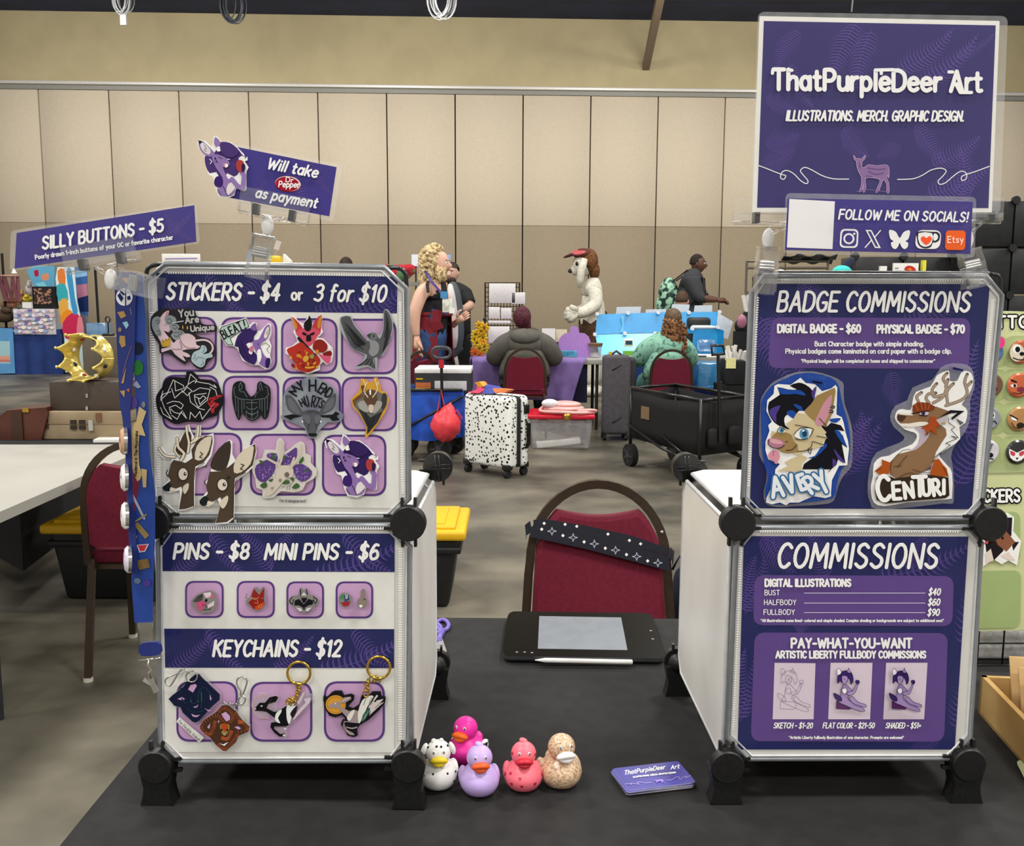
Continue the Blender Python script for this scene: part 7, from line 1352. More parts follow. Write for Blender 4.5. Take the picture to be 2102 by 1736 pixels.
r = thing('folded_umbrella', o, 'bright folded cloth of blue, orange and pink on the spotted suitcase', 'cloth')
for q, cl_, nm in (([(.05, -.0, zt+.006), (.13, .02, zt+.03), (.1, .05, zt+.085), (.15, .05, zt+.09), (.2, .04, zt+.03), (.17, -.0, zt+.008)], '#c8375a', 'pink_fold'), ([(.1, .03, zt+.085), (.15, .03, zt+.095), (.19, .03, zt+.06), (.15, .03, zt+.045)], '#d9952a', 'yellow_fold'), ([(.16, .06, zt+.07), (.28, .06, zt+.06), (.36, .05, zt+.035), (.28, .02, zt+.008), (.18, .02, zt+.008)], '#3a479a', 'blue_fold'), ([(.27, .05, zt+.05), (.4, .05, zt+.052), (.44, .05, zt+.048), (.4, .04, zt+.025), (.3, .03, zt+.015)], '#d0733a', 'orange_fold')):
    b = MB(); b.prism(q, (0, .06, -.002), M('umb_'+nm, cl_, rough=.6)); b.xf(mx).build(nm, r)
# red lidded bin with pink bag
p0, p1 = at_z(1090, 925, 0), at_z(1212, 921, 0); Yr = (p0.y+p1.y)/2; m_bin = CLEAR('clear_bin', gloss=.06, haze=.22, edge=.35, hz=(.75, .75, .78)); s = Yr/2000
r = thing('clear_bin', ((p0.x+p1.x)/2, Yr+.2, 0), 'clear plastic bin with a red lid right of the spotted suitcase', 'bin'); zl = at_y(1150, 860, Yr).z; cx = (p0.x+p1.x)/2; wd = p1.x-p0.x
b = MB(); b.box((cx, Yr+.2, zl/2+.004), (wd*1.05, .42, zl-.005), m_bin, bev=.02, taper=.9); b.build('bin_body', r); b = MB(); b.box((cx, Yr+.2, zl+.02), (wd*1.12, .47, .04), M('red_lid', '#c0182e', rough=.35), bev=.012); b.box((cx, Yr+.2, zl+.044), (wd*.95, .36, .015), MATS['red_lid'], bev=.005); b.build('lid', r)
tag(MB().box((cx, Yr+.2, .16), (.4, .02, .1), M('brown_card', '#7d6a58'), (.2, .25, 0)).build('card_sheet'), 'brown card sheet inside the clear bin', 'card'); tag(MB().box((cx-.02, Yr+.12, .05), (.4, .1, .06), m_paper, (0, -.1, .1), bev=.01).build('paper_roll'), 'white paper roll at the bottom of the clear bin', 'paper'); tag(MB().box((cx+.18, Yr+.28, .17), (.14, .1, .22), M('mauve_box', '#7a6468'), bev=.006).build('small_carton'), 'mauve carton inside the clear bin at the right', 'box')
m_pk = M('pink_leather', '#e2a9a4', rough=.5, var=.1, scale=14); o = at_y(1155, 838, Yr+.12); o.z = zl+.052
r = thing('pink_bag', o, 'pale pink bag with straps lying on the red bin lid', 'bag'); b = MB(); b.ell(o+V((0, 0, .035)), (.2, .15, .035), m_pk, n=22, k=8); b.build('bag_body', r); MB().ell(o+V((.02, 0, .07)), (.15, .12, .03), m_pk, n=20, k=8).build('flap', r); MB().ell(o+V((-.12, -.08, .085)), (.075, .05, .04), M('white_cloth', '#dedbe0', rough=.8, bump=.5, bscale=60), n=14, k=8).build('white_scarf', r)
MB().tube(cat_rom([tuple(o+V(q)) for q in ((.12, -.1, .02), (.24, -.12, .03), (.3, -.05, .012), (.2, -.14, .008), (.0, -.17, .015), (-.2, -.12, .02), (-.18, -.05, .05))], 5, False), .014, m_pk).build('strap', r); MB().ell(o+V((.03, -.19, -.02)), (.035, .012, .03), m_gold, n=10, k=6).build('charm', r)
# lilac table and what stands on it
YL = 9.86; m_lil = M('lilac_cloth', '#8069a6', rough=.75, var=.08, scale=8); xa, xb, xc = at_y(969, 738, YL).x, at_y(1204, 738, YL).x, at_y(1248, 738, YL).x
r = thing('vendor_table', ((xa+xb)/2, YL+.4, 0), 'white folding table under the lilac cloth', 'table'); MB().box(((xa+xc)/2+.04, YL+.38, TZ-.035), (xc-xa, .7, .06), m_white, bev=.008).build('tabletop', r)
for x in (xa+.15, xc-.1):
    for y in (YL+.1, YL+.65): MB().cyl((x, y, 0), (x, y, TZ-.06), .016, MATS['dark_leg']).build('leg', r)
b = MB(); x_lo = at_y(1172, 840, YL-.02).x
b.grid(lambda u, v: (xa+(xb-xa)*u+(x_lo-xb)*max(0, u-.7)/.3*(1-v)**.8*1.0, YL-.02-.02*math.sin(u*24)*(1-v), .32+(TZ-.315)*v - (.12*(1-v))*max(0, (u-.6))*1.5), 60, 8, m_lil); b.grid(lambda u, v: (xa+(xb-xa)*u, YL-.02+.76*v, TZ+.003), 8, 2, m_lil); b.grid(lambda u, v: (xa-.02-.02*math.sin(u*18)*(1-v), YL+.7*u, .3+(TZ-.297)*v), 14, 4, m_lil)
tag(b.build('lilac_tablecloth', solid=.004), 'lilac cloth over the table before the person in the grey hoodie', 'tablecloth')
b = MB(); pbox(b, 1168, 744, 1206, 826, YL+.08, .02, M('navy_skirt', '#151530', rough=.9)); tag(b.build('navy_cloth'), 'navy cloth hanging under the right end of the lilac table', 'cloth')
a = Art(PL((0, YL+.25, 0), (0, -1, 0))).body('1147,742 1147,700 1152,690 1160,684 1170,683 1171,672 1178,669 1184,670 1188,674 1189,683 1200,684 1208,690 1212,700 1211,742', M('lilac_board', '#b083cc', rough=.5), .03, 0); fin(a, 'lilac_board', 'lilac bottle shaped display board on the lilac table', 'display board', None)
tag(pbox(MB(), 1138, 706, 1150, 742, YL+.28, .1, M('plum_board', '#6c3f86', rough=.5)).build('plum_case'), 'plum case left of the lilac display board', 'case')
b = MB(); pbox(b, 1150, 720, 1184, 734, YL+.08, .06, M('teal_pack', '#3f8fae', rough=.4, var=.3, scale=25), .004, None); tag(b.build('teal_pack'), 'teal packet at the foot of the lilac display board', 'packet'); tag(pbox(MB(), 1144, 732, 1184, 738, YL+.06, .09, M('grey_box', '#77747c')).build('flat_box'), 'flat grey box under the teal packet', 'box')
p = at_y(1222, 738, YL+.2); r = thing('lidded_cup', (p.x, p.y, TZ), 'clear tapered tub with a brown lid at the table\'s right end', 'tub'); MB().cyl((p.x, p.y, TZ), (p.x, p.y, TZ+.11), .05, CLEAR('smoky_clear', gloss=.1, haze=.25, edge=.5, hz=(.5, .5, .55)), r1=.068).build('tub_body', r); MB().cyl((p.x, p.y, TZ+.11), (p.x, p.y, TZ+.145), .066, M('brown_lid', '#7d5f44', rough=.5), r1=.078).build('lid', r)
random.seed(9); o = at_y(985, 705, YL+.3); r = thing('flower_garland', o, 'yellow and orange flower garland at the left end of the lilac table', 'garland'); s = YL/2000
MB().cyl((o.x, o.y, TZ), (o.x, o.y, o.z+42*s), .012, M('green_stem', '#4b5a2c')).build('stem', r)
for i in range(22):
    y = 38-i*3.6; q = o+V((random.uniform(-13, 13)*s - max(0, -y-10)*.2*s, random.uniform(-.05, .05), y*s)); cl_ = ('#d9a712', '#e3bd1a', '#c9a81a', '#d8641c')[0 if y > 20 else 1 if y > 0 else 2 if y > -18 else 3] if random.random() < .75 else '#d86a1c'; b = MB()
    for k in range(7): t = k*.898+i; b.ell(q+V((.03*math.cos(t), -.012, .03*math.sin(t))), (.022, .007, .013), M('petal_'+cl_[1:], cl_, rough=.7), (0, -t, 0), n=8, k=5)
    b.ell(q+V((0, -.02, 0)), (.012, .008, .012), M('flower_eye', '#6a4a14'), n=8, k=5); b.build('flower', r)
r = thing('grid_rack', at_y(1035, 740, YL+.5), 'black wire grid rack of white prints behind the grey hooded person', 'rack'); Yg = YL+.55
b = MB(); 
for i in range(12): x = 996+i*6.4; b.cyl(at_y(x, 580, Yg), at_y(x, 738, Yg), .004 if 0 < i < 11 else .009, m_wire, n=6)
for i in range(17): y = 580+i*9.8; b.cyl(at_y(996, y, Yg), at_y(1067, y, Yg), .004, m_wire, n=6)
b.build('wire_grid', r); tag(MB().ell(at_y(995, 655, Yg-.05), (.025, .025, .025), m_wire, n=10, k=8).build('black_knob', r)) if False else MB().ell(at_y(995, 655, Yg-.03), (.02, .02, .02), m_wire, n=10, k=8).build('knob', r)
for i, (x0, y0, x1, y1) in enumerate(((1004, 582, 1058, 622), (1003, 630, 1026, 654), (1028, 632, 1050, 654), (1002, 658, 1048, 664), (1002, 670, 1046, 704), (1050, 600, 1078, 624))): tag(pbox(MB(), x0, y0, x1, y1, Yg-.03, .012, M('white_print', '#d9d6d6', rough=.5), .004).build('print_sheet'), ('large white print at the top of the grid rack', 'white rounded print, left in the second row of the rack', 'white rounded print, right in the second row of the rack', 'thin white strip across the grid rack', 'white print low on the grid rack', 'white print beside the grid rack\'s right edge')[i], 'print', 'white prints on the grid rack')
tag(pbox(MB(), 1112, 674, 1140, 740, YL+.5, .015, m_paper).build('white_board'), 'plain white board standing right of the hooded person', 'board'); tag(pbox(MB(), 1141, 676, 1164, 702, YL+.62, .02, M('cream_print', '#d8ceb0')).build('framed_print'), 'cream framed print behind the lilac board', 'print')
b = MB(); pbox(b, 1141, 702, 1164, 742, YL+.62, .03, m_blk); tag(b.build('print_easel'), 'small black easel under the cream framed print', 'easel')
b = MB(); pbox(b, 951, 705, 968, 770, 11.2, .1, M('purple_lantern', '#5c2b68', rough=.5), .01); pbox(b, 954, 712, 965, 726, 11.19, .02, M('lantern_pane', '#8d8a92')); tag(b.build('purple_box'), 'purple box with a pale window left of the flower garland', 'box'); b = MB(); pbox(b, 935, 770, 985, 852, 11.1, .5, m_blk); tag(b.build('black_draped_table'), 'black draped table under the purple box', 'table')
# blue folding display
YD = 10.6; m_cy = M('blue_plastic_sheet', '#2f93cf', rough=.3, var=.06, scale=5, spec=.5); m_cy2 = M('pale_blue_sheet', '#66bce6', rough=.3, var=.05, scale=5); m_node = M('white_connector', '#e2e4e6', rough=.3)
xq = lambda x, y, Y: at_y(x, y, Y); xa, xb = at_y(1222, 740, YD).x, at_y(1500, 740, YD-.5).x
r = thing('display_table', ((xa+xb)/2, YD+.1, 0), 'table draped in dark blue before the person in green', 'table'); MB().box(((xa+xb)/2+.17, YD, TZ-.02), (xb-xa+.06, .9, .035), m_white).build('tabletop', r); b = MB(); b.grid(lambda u, v: (xa+.15+(xb-xa-.3)*u, YD-.46+.015*math.sin(u*40)*(1-v), .0+(TZ-.04)*v), 60, 3, m_bl); b.grid(lambda u, v: (xa+.15, YD-.45+.85*u, (TZ-.04)*v), 6, 3, m_bl); b.build('blue_drape', r)
r = thing('blue_display', ((xa+xb)/2, YD+.2, TZ), 'large display of blue plastic panels with white connectors', 'display')
def pan(q, Y0, Y1, mat, nm='panel'):   # upper edge at Y1, lower edge at Y0
    e = [at_y(x, y, (Y1 if i < 2 else Y0)) for i, (x, y) in enumerate(P(q))]; n = (e[1]-e[0]).cross(e[3]-e[0]).normalized(); MB().prism(e, n*.012, mat).build(nm, r)
for q, y0, y1, m_ in (('1226,645 1290,643 1284,684 1222,686', YD+.3, YD+.36, m_cy), ('1290,643 1352,641 1345,683 1284,684', YD+.3, YD+.36, m_cy), ('1352,641 1415,640 1408,684 1345,683', YD+.3, YD+.36, m_cy), ('1415,640 1474,640 1470,684 1408,684', YD+.3, YD+.36, m_cy),
        ('1222,687 1284,685 1284,736 1232,738', YD+.05, YD+.3, m_cy2), ('1284,685 1345,684 1345,735 1284,736', YD+.05, YD+.3, m_cy2), ('1345,684 1408,685 1408,735 1345,735', YD+.05, YD+.3, m_cy2), ('1424,676 1472,674 1472,738 1420,738', YD-.1, YD-.1, m_cy), ('1472,674 1486,678 1484,738 1472,738', YD-.1, YD-.1, M('deep_blue_sheet', '#1780be', rough=.3))): pan(q, y0, y1, m_)
for x, y, Y in ((1226, 644, YD+.33), (1289, 642, YD+.33), (1351, 641, YD+.33), (1414, 641, YD+.33), (1477, 640, YD+.33), (1221, 686, YD+.27), (1283, 684, YD+.27), (1345, 684, YD+.27), (1421, 674, YD-.14), (1473, 671, YD-.14)): p = at_y(x, y, Y); MB().cyl(p-V((0, .015, 0)), p+V((0, .015, 0)), .021, m_node, n=14).build('connector', r)
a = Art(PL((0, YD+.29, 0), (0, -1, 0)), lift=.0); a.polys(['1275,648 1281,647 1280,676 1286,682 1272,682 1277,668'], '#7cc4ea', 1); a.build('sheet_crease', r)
m_film = M('white_film', '#c9d2da', rough=.4)
for i, q in enumerate(('1264,646 1266,630 1316,629 1314,646', '1324,646 1326,635 1368,634 1366,646', '1376,643 1380,624 1416,625 1413,642', '1424,642 1426,627 1462,626 1462,642')): a = Art(PL((0, YD+.42, 0), (0, -1, 0))).body(q, m_film, .006, 0); fin(a, 'film_sheet', ('white film card standing at the left behind the blue panels', 'second white film card behind the blue panels', 'white film card before the seated brown haired head', 'white film card below the standing man\'s hands')[i], 'card', 'white film cards behind the blue panels')
a = Art(PL((0, YD+.1, 0), (0, -1, 0))).body('1474,642 1505,660 1494,696 1476,690 1472,660', m_film, .01, 0); fin(a, 'side_film', 'slanted white plastic panel at the right end of the blue display', 'panel', None)
b = MB(); pbox(b, 1412, 652, 1460, 676, YD+.1, .12, M('black_case', '#17181a', rough=.5), .03); tag(b.build('black_case'), 'black zip case lying in the blue display', 'case'); b = MB(); pbox(b, 1426, 669, 1470, 675, YD-.12, .25, M('white_tissue', '#e2e6ea', rough=.8, bump=.5, bscale=40), .02); tag(b.build('white_tissue'), 'white tissue on top of the right blue panel', 'tissue')
r = thing('card_reader', at_y(1290, 711, YD-.05), 'small white framed screen standing in the blue display', 'screen'); pbox(MB(), 1281, 695, 1300, 711, YD-.1, .04, m_paper, .01).build('frame', r); pbox(MB(), 1284, 699, 1298, 707, YD-.108, .01, M('dark_teal_screen', '#22475c', rough=.2)).build('screen', r); b = MB(); pbox(b, 1286, 709, 1294, 738, YD-.07, .03, m_clip); b.build('prop', r)
tag(pbox(MB(), 1281, 721, 1312, 737, YD-.2, .12, M('green_carton', '#6ba53c', rough=.5)).build('green_carton'), 'green carton left of the person in the green shirt', 'carton')
r = thing('open_stand', at_y(1320, 738, YD-.28), 'white open frame beside the green carton', 'frame'); b = MB(); pbox(b, 1309, 713, 1330, 717, YD-.3, .03, m_paper); pbox(b, 1309, 733, 1330, 737, YD-.3, .03, m_paper); pbox(b, 1309, 713, 1312, 737, YD-.3, .03, m_paper); pbox(b, 1327, 713, 1330, 737, YD-.3, .03, m_paper); b.build('frame_bars', r); pbox(MB(), 1312, 717, 1318, 733, YD-.28, .02, MATS['green_carton']).build('green_insert', r)
b = MB(); pbox(b, 1434, 697, 1470, 722, YD-.32, .16, CLEAR('blue_bag', tint=(.7, .85, 1), gloss=.1, haze=.3, hz=(.3, .5, .7)), .03); tag(b.build('plastic_pouch'), 'bluish plastic pouch on the table right of the person in green', 'pouch'); b = MB(); pbox(b, 1432, 728, 1472, 738, YD-.4, .2, M('white_heap', '#d2d2cc', rough=.7, bump=.4, bscale=50), .02); tag(b.build('white_cloth'), 'white cloth heap at the right end of the blue table', 'cloth'); tag(pbox(MB(), 1424, 730, 1450, 739, YD-.43, .1, M('dark_green_box', '#23382c')).build('dark_box_small'), 'small dark green box beside the white cloth heap', 'box')
b = MB(); pbox(b, 1432, 745, 1507, 800, YD-.9, .35, CLEAR('cyan_tub', tint=(.45, .75, .95), gloss=.08, haze=.5, hz=(.1, .42, .75)), .015); tag(b.build('cyan_tub'), 'translucent blue tub under the right end of the blue table', 'tub'); 
p = at_y(1507, 760, YD-.9); tag(MB().cyl((p.x, p.y-.02, p.z), (p.x, p.y+.01, p.z), .022, m_node).build('white_disc'), 'white round connector on the corner of the blue tub', 'connector')
# grey suitcase
Yg2 = YF(905, 1270); m_gs = M('grey_suitcase_cloth', '#47454a', rough=.75, var=.1, scale=30, bump=.1, bscale=300); r = thing('suitcase', (at_y(1272, 900, Yg2).x, Yg2+.15, 0), 'tall dark grey soft suitcase beside the red lidded bin', 'suitcase'); zt = at_y(1265, 729, Yg2).z; xa, xb = at_y(1237, 800, Yg2).x, at_y(1294, 800, Yg2).x
b = MB(); b.box(((xa+xb)/2, Yg2+.06, zt/2+.03), (xb-xa, .12, zt-.06), m_gs, bev=.035, seg=3); b.build('front_panel', r); b = MB(); b.box(((xa+xb)/2+.05, Yg2+.2, zt/2+.02), (xb-xa+.03, .18, zt-.1), M('grey_suitcase_dark', '#333136', rough=.75), bev=.035, seg=3); b.build('main_body', r)
for y in (760, 868): MB().tube([at_y(1257, y, Yg2-.004), at_y(1276, y-12, Yg2-.004)], .005, m_wire).build('zip_pull', r)
MB().tube([((xa+xb)/2-.06, Yg2+.08, zt-.01), ((xa+xb)/2, Yg2+.08, zt+.035), ((xa+xb)/2+.06, Yg2+.08, zt-.01)], .012, m_gs).build('top_handle', r); pbox(MB(), 1250, 722, 1256, 728, Yg2+.06, .03, M('yellow_tag', '#c9a81a')).build('luggage_tag', r)
for x in (xa+.03, xb-.03):
    for y in (.05, .24): MB().cyl((x-.015, Yg2+y, .028), (x+.015, Yg2+y, .028), .028, m_tyre).build('caster', r)
# black wagon
c0, c1, c2 = at_z(1293, 955, 0), at_z(1434, 1000, 0), at_z(1530, 985, 0); fx = (c1-c0).normalized(); Lw = (c1-c0).length; fy = V((-fx.y, fx.x, 0)); Ww = .5; mx = Matrix(((fx.x, fy.x, 0, c0.x), (fx.y, fy.y, 0, c0.y), (0, 0, 1, 0), (0, 0, 0, 1)))
fx2 = (c2-c1).normalized(); Ww = min(.55, (c2-c1).length); mx = Matrix(((fx.x, fx2.x, 0, c0.x), (fx.y, fx2.y, 0, c0.y), (0, 0, 1, 0), (0, 0, 0, 1)))
m_mesh = M('black_mesh_cloth', '#101011', rough=.8, var=.2, scale=30); zr, zf = at_y(1300, 796, c0.y).z, .24
r = thing('folding_wagon', mx @ V((Lw/2, Ww/2, 0)), 'empty black folding wagon with a pull handle, before the right cube', 'wagon')
for q, nm in ((((0, 0), (Lw, 0)), 'long_side'), (((0, Ww), (Lw, Ww)), 'long_side'), (((0, 0), (0, Ww)), 'short_side'), (((Lw, 0), (Lw, Ww)), 'short_side')):
    (xa, ya), (xb, yb_) = q; b = MB(); b.grid(lambda u, v: (xa+(xb-xa)*u, ya+(yb_-ya)*u, zf+(zr-zf)*v-.04*math.sin(math.pi*u)*(v)), 12, 4, m_mesh); b.xf(mx).build(nm, r, solid=.006)
b = MB(); b.box((Lw/2, Ww/2, zf), (Lw, Ww, .02), m_mesh); b.xf(mx).build('floor_panel', r)
for x in (0, Lw):
    for y in (0, Ww):
        MB().tube([mx @ V((x, y, .14)), mx @ V((x, y, zr+.01))], .014, m_wire).build('post', r); pc = mx @ V((x, y, .09)); wheel(pc+V((0, -.02, 0)), .092, .05, r, V((.9, .35, 0)).normalized())
for y in (0, Ww): MB().tube([mx @ V((0, y, zr)), mx @ V((Lw, y, zr))], .013, m_wire).build('rail', r); MB().tube([mx @ V((0, y-.02, .34)), mx @ V((Lw*.5, y-.02, .22)), mx @ V((Lw, y-.02, .17))], .012, m_wire).build('cross_bar', r); MB().tube([mx @ V((Lw*.5, y-.02, .32)), mx @ V((Lw, y-.02, .16))], .012, m_wire).build('cross_bar', r)
for x in (0, Lw): MB().tube([mx @ V((x, 0, zr)), mx @ V((x, Ww, zr))], .013, m_wire).build('rail', r)
b = MB(); b.box((.14*Lw/.6, -.006, .46), (.12, .006, .1), M('brown_label', '#7a6248', rough=.6)); b.xf(mx).build('label_patch', r)
for y in (.15, .42):
    b = MB(); b.box((Lw+.03, Ww*y*1.6, .36), (.05, .13, .15), m_mesh, bev=.03); b.xf(mx).build('cup_pocket', r)
Yh = (mx @ V((Lw, Ww*.5, 0))).y-.12; h0, h1 = at_y(1478, 905, Yh), at_y(1474, 727, Yh); MB().cyl(h0, h1, .012, m_wire).build('handle_pole', r); MB().cyl(at_y(1477, 800, Yh), at_y(1477, 783, Yh), .019, m_wire).build('collar', r)
b = MB(); b.tube([at_y(x, y, Yh) for x, y in P('1460,709 1484,709 1487,726 1462,728')], .012, m_wire, closed=True); b.build('handle_grip', r)
# right side: bins, rolls and the black cube wall
YR = 9.2
b = MB(); pbox(b, 1490, 740, 1531, 790, YR, .3, m_blk, .01); xR = at_y(1510, 790, YR); b.box((xR.x, YR+.15, xR.z/2), (.3, .28, xR.z), m_blk); tag(b.build('black_bin'), 'tall black bin full of white paper rolls near the right cube', 'bin')
random.seed(13)
for i in range(13):
    x0 = 1494+i*2.7; x1 = x0+random.uniform(-12, 12); y1 = random.uniform(705, 725); tag(MB().cyl(at_y(x0, 745, YR+.06+.015*i), at_y(x1, y1, YR+.08+.012*i), .017, M('white_roll', '#dad7d0', rough=.6), n=10).build('paper_roll'), 'white paper roll standing in the black bin', 'paper roll', 'paper rolls in the black bin')
tag(pbox(MB(), 1490, 735, 1511, 756, YR-.01, .006, M('yellow_note', '#e0de9a', rough=.6)).build('yellow_note'), 'pale yellow note stuck on the black bin', 'note')
b = MB(); p = at_y(1525, 690, 9.8); b.cyl((p.x, p.y, 0), (p.x, p.y, p.z+.05), .1, m_blk, n=16); b.ell((p.x+.02, p.y, p.z+.1), (.11, .09, .1), m_blk, n=14, k=8); pbox(b, 1527, 640, 1543, 690, 9.8, .08, m_blk, .01); tag(b.build('black_bag_stand'), 'black covered stand behind the paper rolls', 'stand')
for i, (x0, x1) in enumerate(((1526, 1534), (1534, 1544))): p = at_y(x1, 642, 9.9); tag(MB().cyl(at_y(x1, 650, 9.9), at_y(x0, 606, 9.9), .022, MATS['white_roll'], n=10).build('poster_tube'), 'white poster tube leaning at the left cube edge, ' + ('outer' if i == 0 else 'inner') + ' one', 'tube', 'white poster tubes')
o = at_y(1521, 628+40, 9.75); tag(MB().ell(o+V((0, -.03, .04)), (.05, .03, .07), M('pink_plastic', '#9c6478', rough=.3), n=10, k=8).build('pink_packet'), 'pinkish packet hanging by the black stand', 'packet')
b = MB(); Yf = 9.9
for x in (1533, 1557): b.cyl(at_y(x, 536, Yf), (at_y(x, 536, Yf).x, Yf, 0), .012, M('grey_tube', '#6c675e', rough=.4, metal=.5), n=8)
for y in (536, 550, 600): b.cyl(at_y(1533, y, Yf), at_y(1700, y, Yf), .012, MATS['grey_tube'], n=8)
b.cyl(at_y(1700, 536, Yf), (at_y(1700, 536, Yf).x, Yf, 0), .012, MATS['grey_tube'], n=8); tag(b.build('garment_frame'), 'grey tube frame behind the right cube\'s left edge', 'frame')
b = MB(); b.grid(lambda u, v: tuple(at_y(1610+110*u, 524+14*v+3*math.sin(u*17)*math.cos(v*9), 9.8)+V((0, .2*v, 0))), 24, 6, M('dark_plastic_wrap', '#3f3f40', rough=.25, var=.3, scale=20)); tag(b.build('plastic_wrap', solid=.01), 'crumpled dark plastic draped on the frame under the socials sign', 'plastic')
def cubewall(x0, x1, yt, Y, n, m_, lab, wh=.35):
    a, c = at_y(x0, yt, Y), at_y(x1, yt, Y); nx = n; w = (c.x-a.x)/nx; r = thing('cube_shelf', ((a.x+c.x)/2, Y+.17, 0), lab, 'shelf', 'black cube shelves at the right'); nz = int(a.z/wh)+1
    for i in range(nx):
        for j in range(nz):
            z1 = a.z-j*wh; z0 = max(.01, z1-wh+.014)
            if z1-z0 < .05: continue
            MB().box((a.x+w*(i+.5), Y+.17, (z0+z1)/2), (w-.012, .34, z1-z0), m_, bev=.006).build('cube_panel', r)
    for i in range(nx+1):
        for j in range(nz): z1 = a.z-j*wh+.006; MB().cyl((a.x+w*i, Y-.016, z1), (a.x+w*i, Y+.01, z1), .03, m_black, n=14).build('connector', r)
m_cw = M('black_cube_panel', '#1b1c1d', rough=.35, var=.2, scale=14)
cubewall(1990, 2275, 412, 7.4, 3, m_cw, 'tall black cube shelf behind the green board at the right edge'); cubewall(1755, 1955, 527, 7.6, 2, m_cw, 'lower black cube shelf seen above the right cube')
YT = 7.46
b = MB(); pbox(b, 1833, 540, 1886, 566, YT, .02, m_paper); o = tag(b.build('flower_card'), 'white card with a red flower drawing above the right cube', 'card'); a = Art(PL((0, YT, 0), (0, -1, 0)), lift=.003); a.polys(['1856,552 1864,545 1876,548 1880,556 1866,560'], '#b8342c', 2); a.poly('1862,552 1870,550 1872,556', '#d88a3a', 1); a.lines(['1838,556 1850,556', '1838,550 1844,550'], 2, '#8a8a90'); a.build('card_print', o)
b = MB(); pbox(b, 1806, 546, 1821, 566, YT, .03, m_paper); tag(b.build('white_carton'), 'small white carton left of the flower card', 'carton'); b = MB(); pbox(b, 1893, 534, 1902, 566, YT, .04, M('yellow_card', '#d8cf3a')); tag(b.build('yellow_card'), 'bright yellow card right of the flower card', 'card')
o = at_y(1728, 558, 7.46); b = MB(); b.ell(o, (.075, .06, .05), M('cyan_plush', '#3fc0b8', rough=.9, bump=.5, bscale=80), n=14, k=8); b.ell(o+V((.05, .02, .05)), (.04, .03, .07), M('dark_plush', '#24283c', rough=.9), (0, .5, 0), n=10, k=8); tag(b.build('cyan_plush'), 'cyan plush toy peeking above the right cube', 'plush toy'); o = at_y(1602, 558, 7.46); tag(MB().ell(o, (.035, .03, .022), m_white, n=12, k=8).build('white_pebble'), 'small white rounded thing above the right cube', 'ornament')
p, q = at_y(1585, 566, 7.45), at_y(1910, 566, 7.45); r = thing('side_table', ((p.x+q.x)/2, 7.45, 0), 'dark side table hidden behind the right cube', 'table'); MB().box(((p.x+q.x)/2, 7.45, p.z-.02), (q.x-p.x, .2, .04), m_blk).build('tabletop', r); MB().cyl(((p.x+q.x)/2, 7.45, 0), ((p.x+q.x)/2, 7.45, p.z-.04), .04, MATS['dark_leg']).build('leg', r)
# ================================================================ people
BASE = {}
def skin(name, J, E, mat, parent, sub=2, root=0):
    """one continuous surface grown over a skeleton: J = [(point, radius), ...]"""
    me = bpy.data.meshes.new(name); og = ORG[parent.name]; me.from_pydata([tuple(V(p)-og) for p, r in J], E, []); o = bpy.data.objects.new(name, me); COL.objects.link(o)
    o.modifiers.new('skin', 'SKIN'); sd = o.modifiers.new('smooth', 'SUBSURF'); sd.levels = sd.render_levels = sub
    bm = bmesh.new(); bm.from_mesh(me); ly = bm.verts.layers.skin.verify(); bm.verts.ensure_lookup_table()
    for i, (p, r) in enumerate(J):
        rr = r if isinstance(r, tuple) else (r, r); bm.verts[i][ly].radius = rr; bm.verts[i][ly].use_root = (i == root)
    bm.to_mesh(me); bm.free(); dg = bpy.context.evaluated_depsgraph_get(); ev = o.evaluated_get(dg); m2 = bpy.data.meshes.new_from_object(ev); m2.name = name
    o.modifiers.clear(); o.data = m2; bpy.data.meshes.remove(me); m2.materials.clear(); m2.materials.append(mat)
    m2.polygons.foreach_set('use_smooth', [True]*len(m2.polygons)); o.parent = parent; ORG[o.name] = og; BASE[o.name] = (m2.copy(), [(V(p)-og, max(r) if isinstance(r, tuple) else r) for p, r in J], E); return o
def garment(name, body, keep, g, mat, parent):
    """clothing that follows the body: its skin over the kept bones (i, j, from, to), moved outward by g"""
    me, J, E = BASE[body.name]; K = {(i, j): (a, b_) for i, j, a, b_ in keep}; bm = bmesh.new(); bm.from_mesh(me); bad = []
    for f in bm.faces:
        c = f.calc_center_median(); best = None
        for i, j in E:
            p, d = J[i][0], J[j][0]-J[i][0]; t = min(1, max(0, (c-p).dot(d)/max(d.length_squared, 1e-9))); q = (c-p-d*t).length-(J[i][1]*(1-t)+J[j][1]*t)
            if best is None or q < best[0]: best = (q, i, j, t)
        k = K.get((best[1], best[2]))
        if not k or not k[0] <= best[3] <= k[1]: bad.append(f)
    bmesh.ops.delete(bm, geom=bad, context='FACES'); bm.normal_update()
    for v in bm.verts: v.co += v.normal*g
    for f in bm.faces: f.smooth = True
    m2 = bpy.data.meshes.new(name); bm.to_mesh(m2); bm.free(); m2.materials.append(mat); o = bpy.data.objects.new(name, m2); COL.objects.link(o); o.parent = parent; ORG[o.name] = ORG[parent.name]
    md = o.modifiers.new('hem', 'SOLIDIFY'); md.thickness = .008; md.offset = 0; return o
def join(o, mb):
    """add a MB's geometry to a body so that it stays one mesh"""
    og = ORG[o.name]; bm = bmesh.new(); bm.from_mesh(o.data); vs = [bm.verts.new(V(p)-og) for p in mb.v]
    for f in mb.f:
        try: fa = bm.faces.new([vs[i] for i in f]); fa.smooth = True
        except ValueError: pass
    bm.to_mesh(o.data); bm.free()
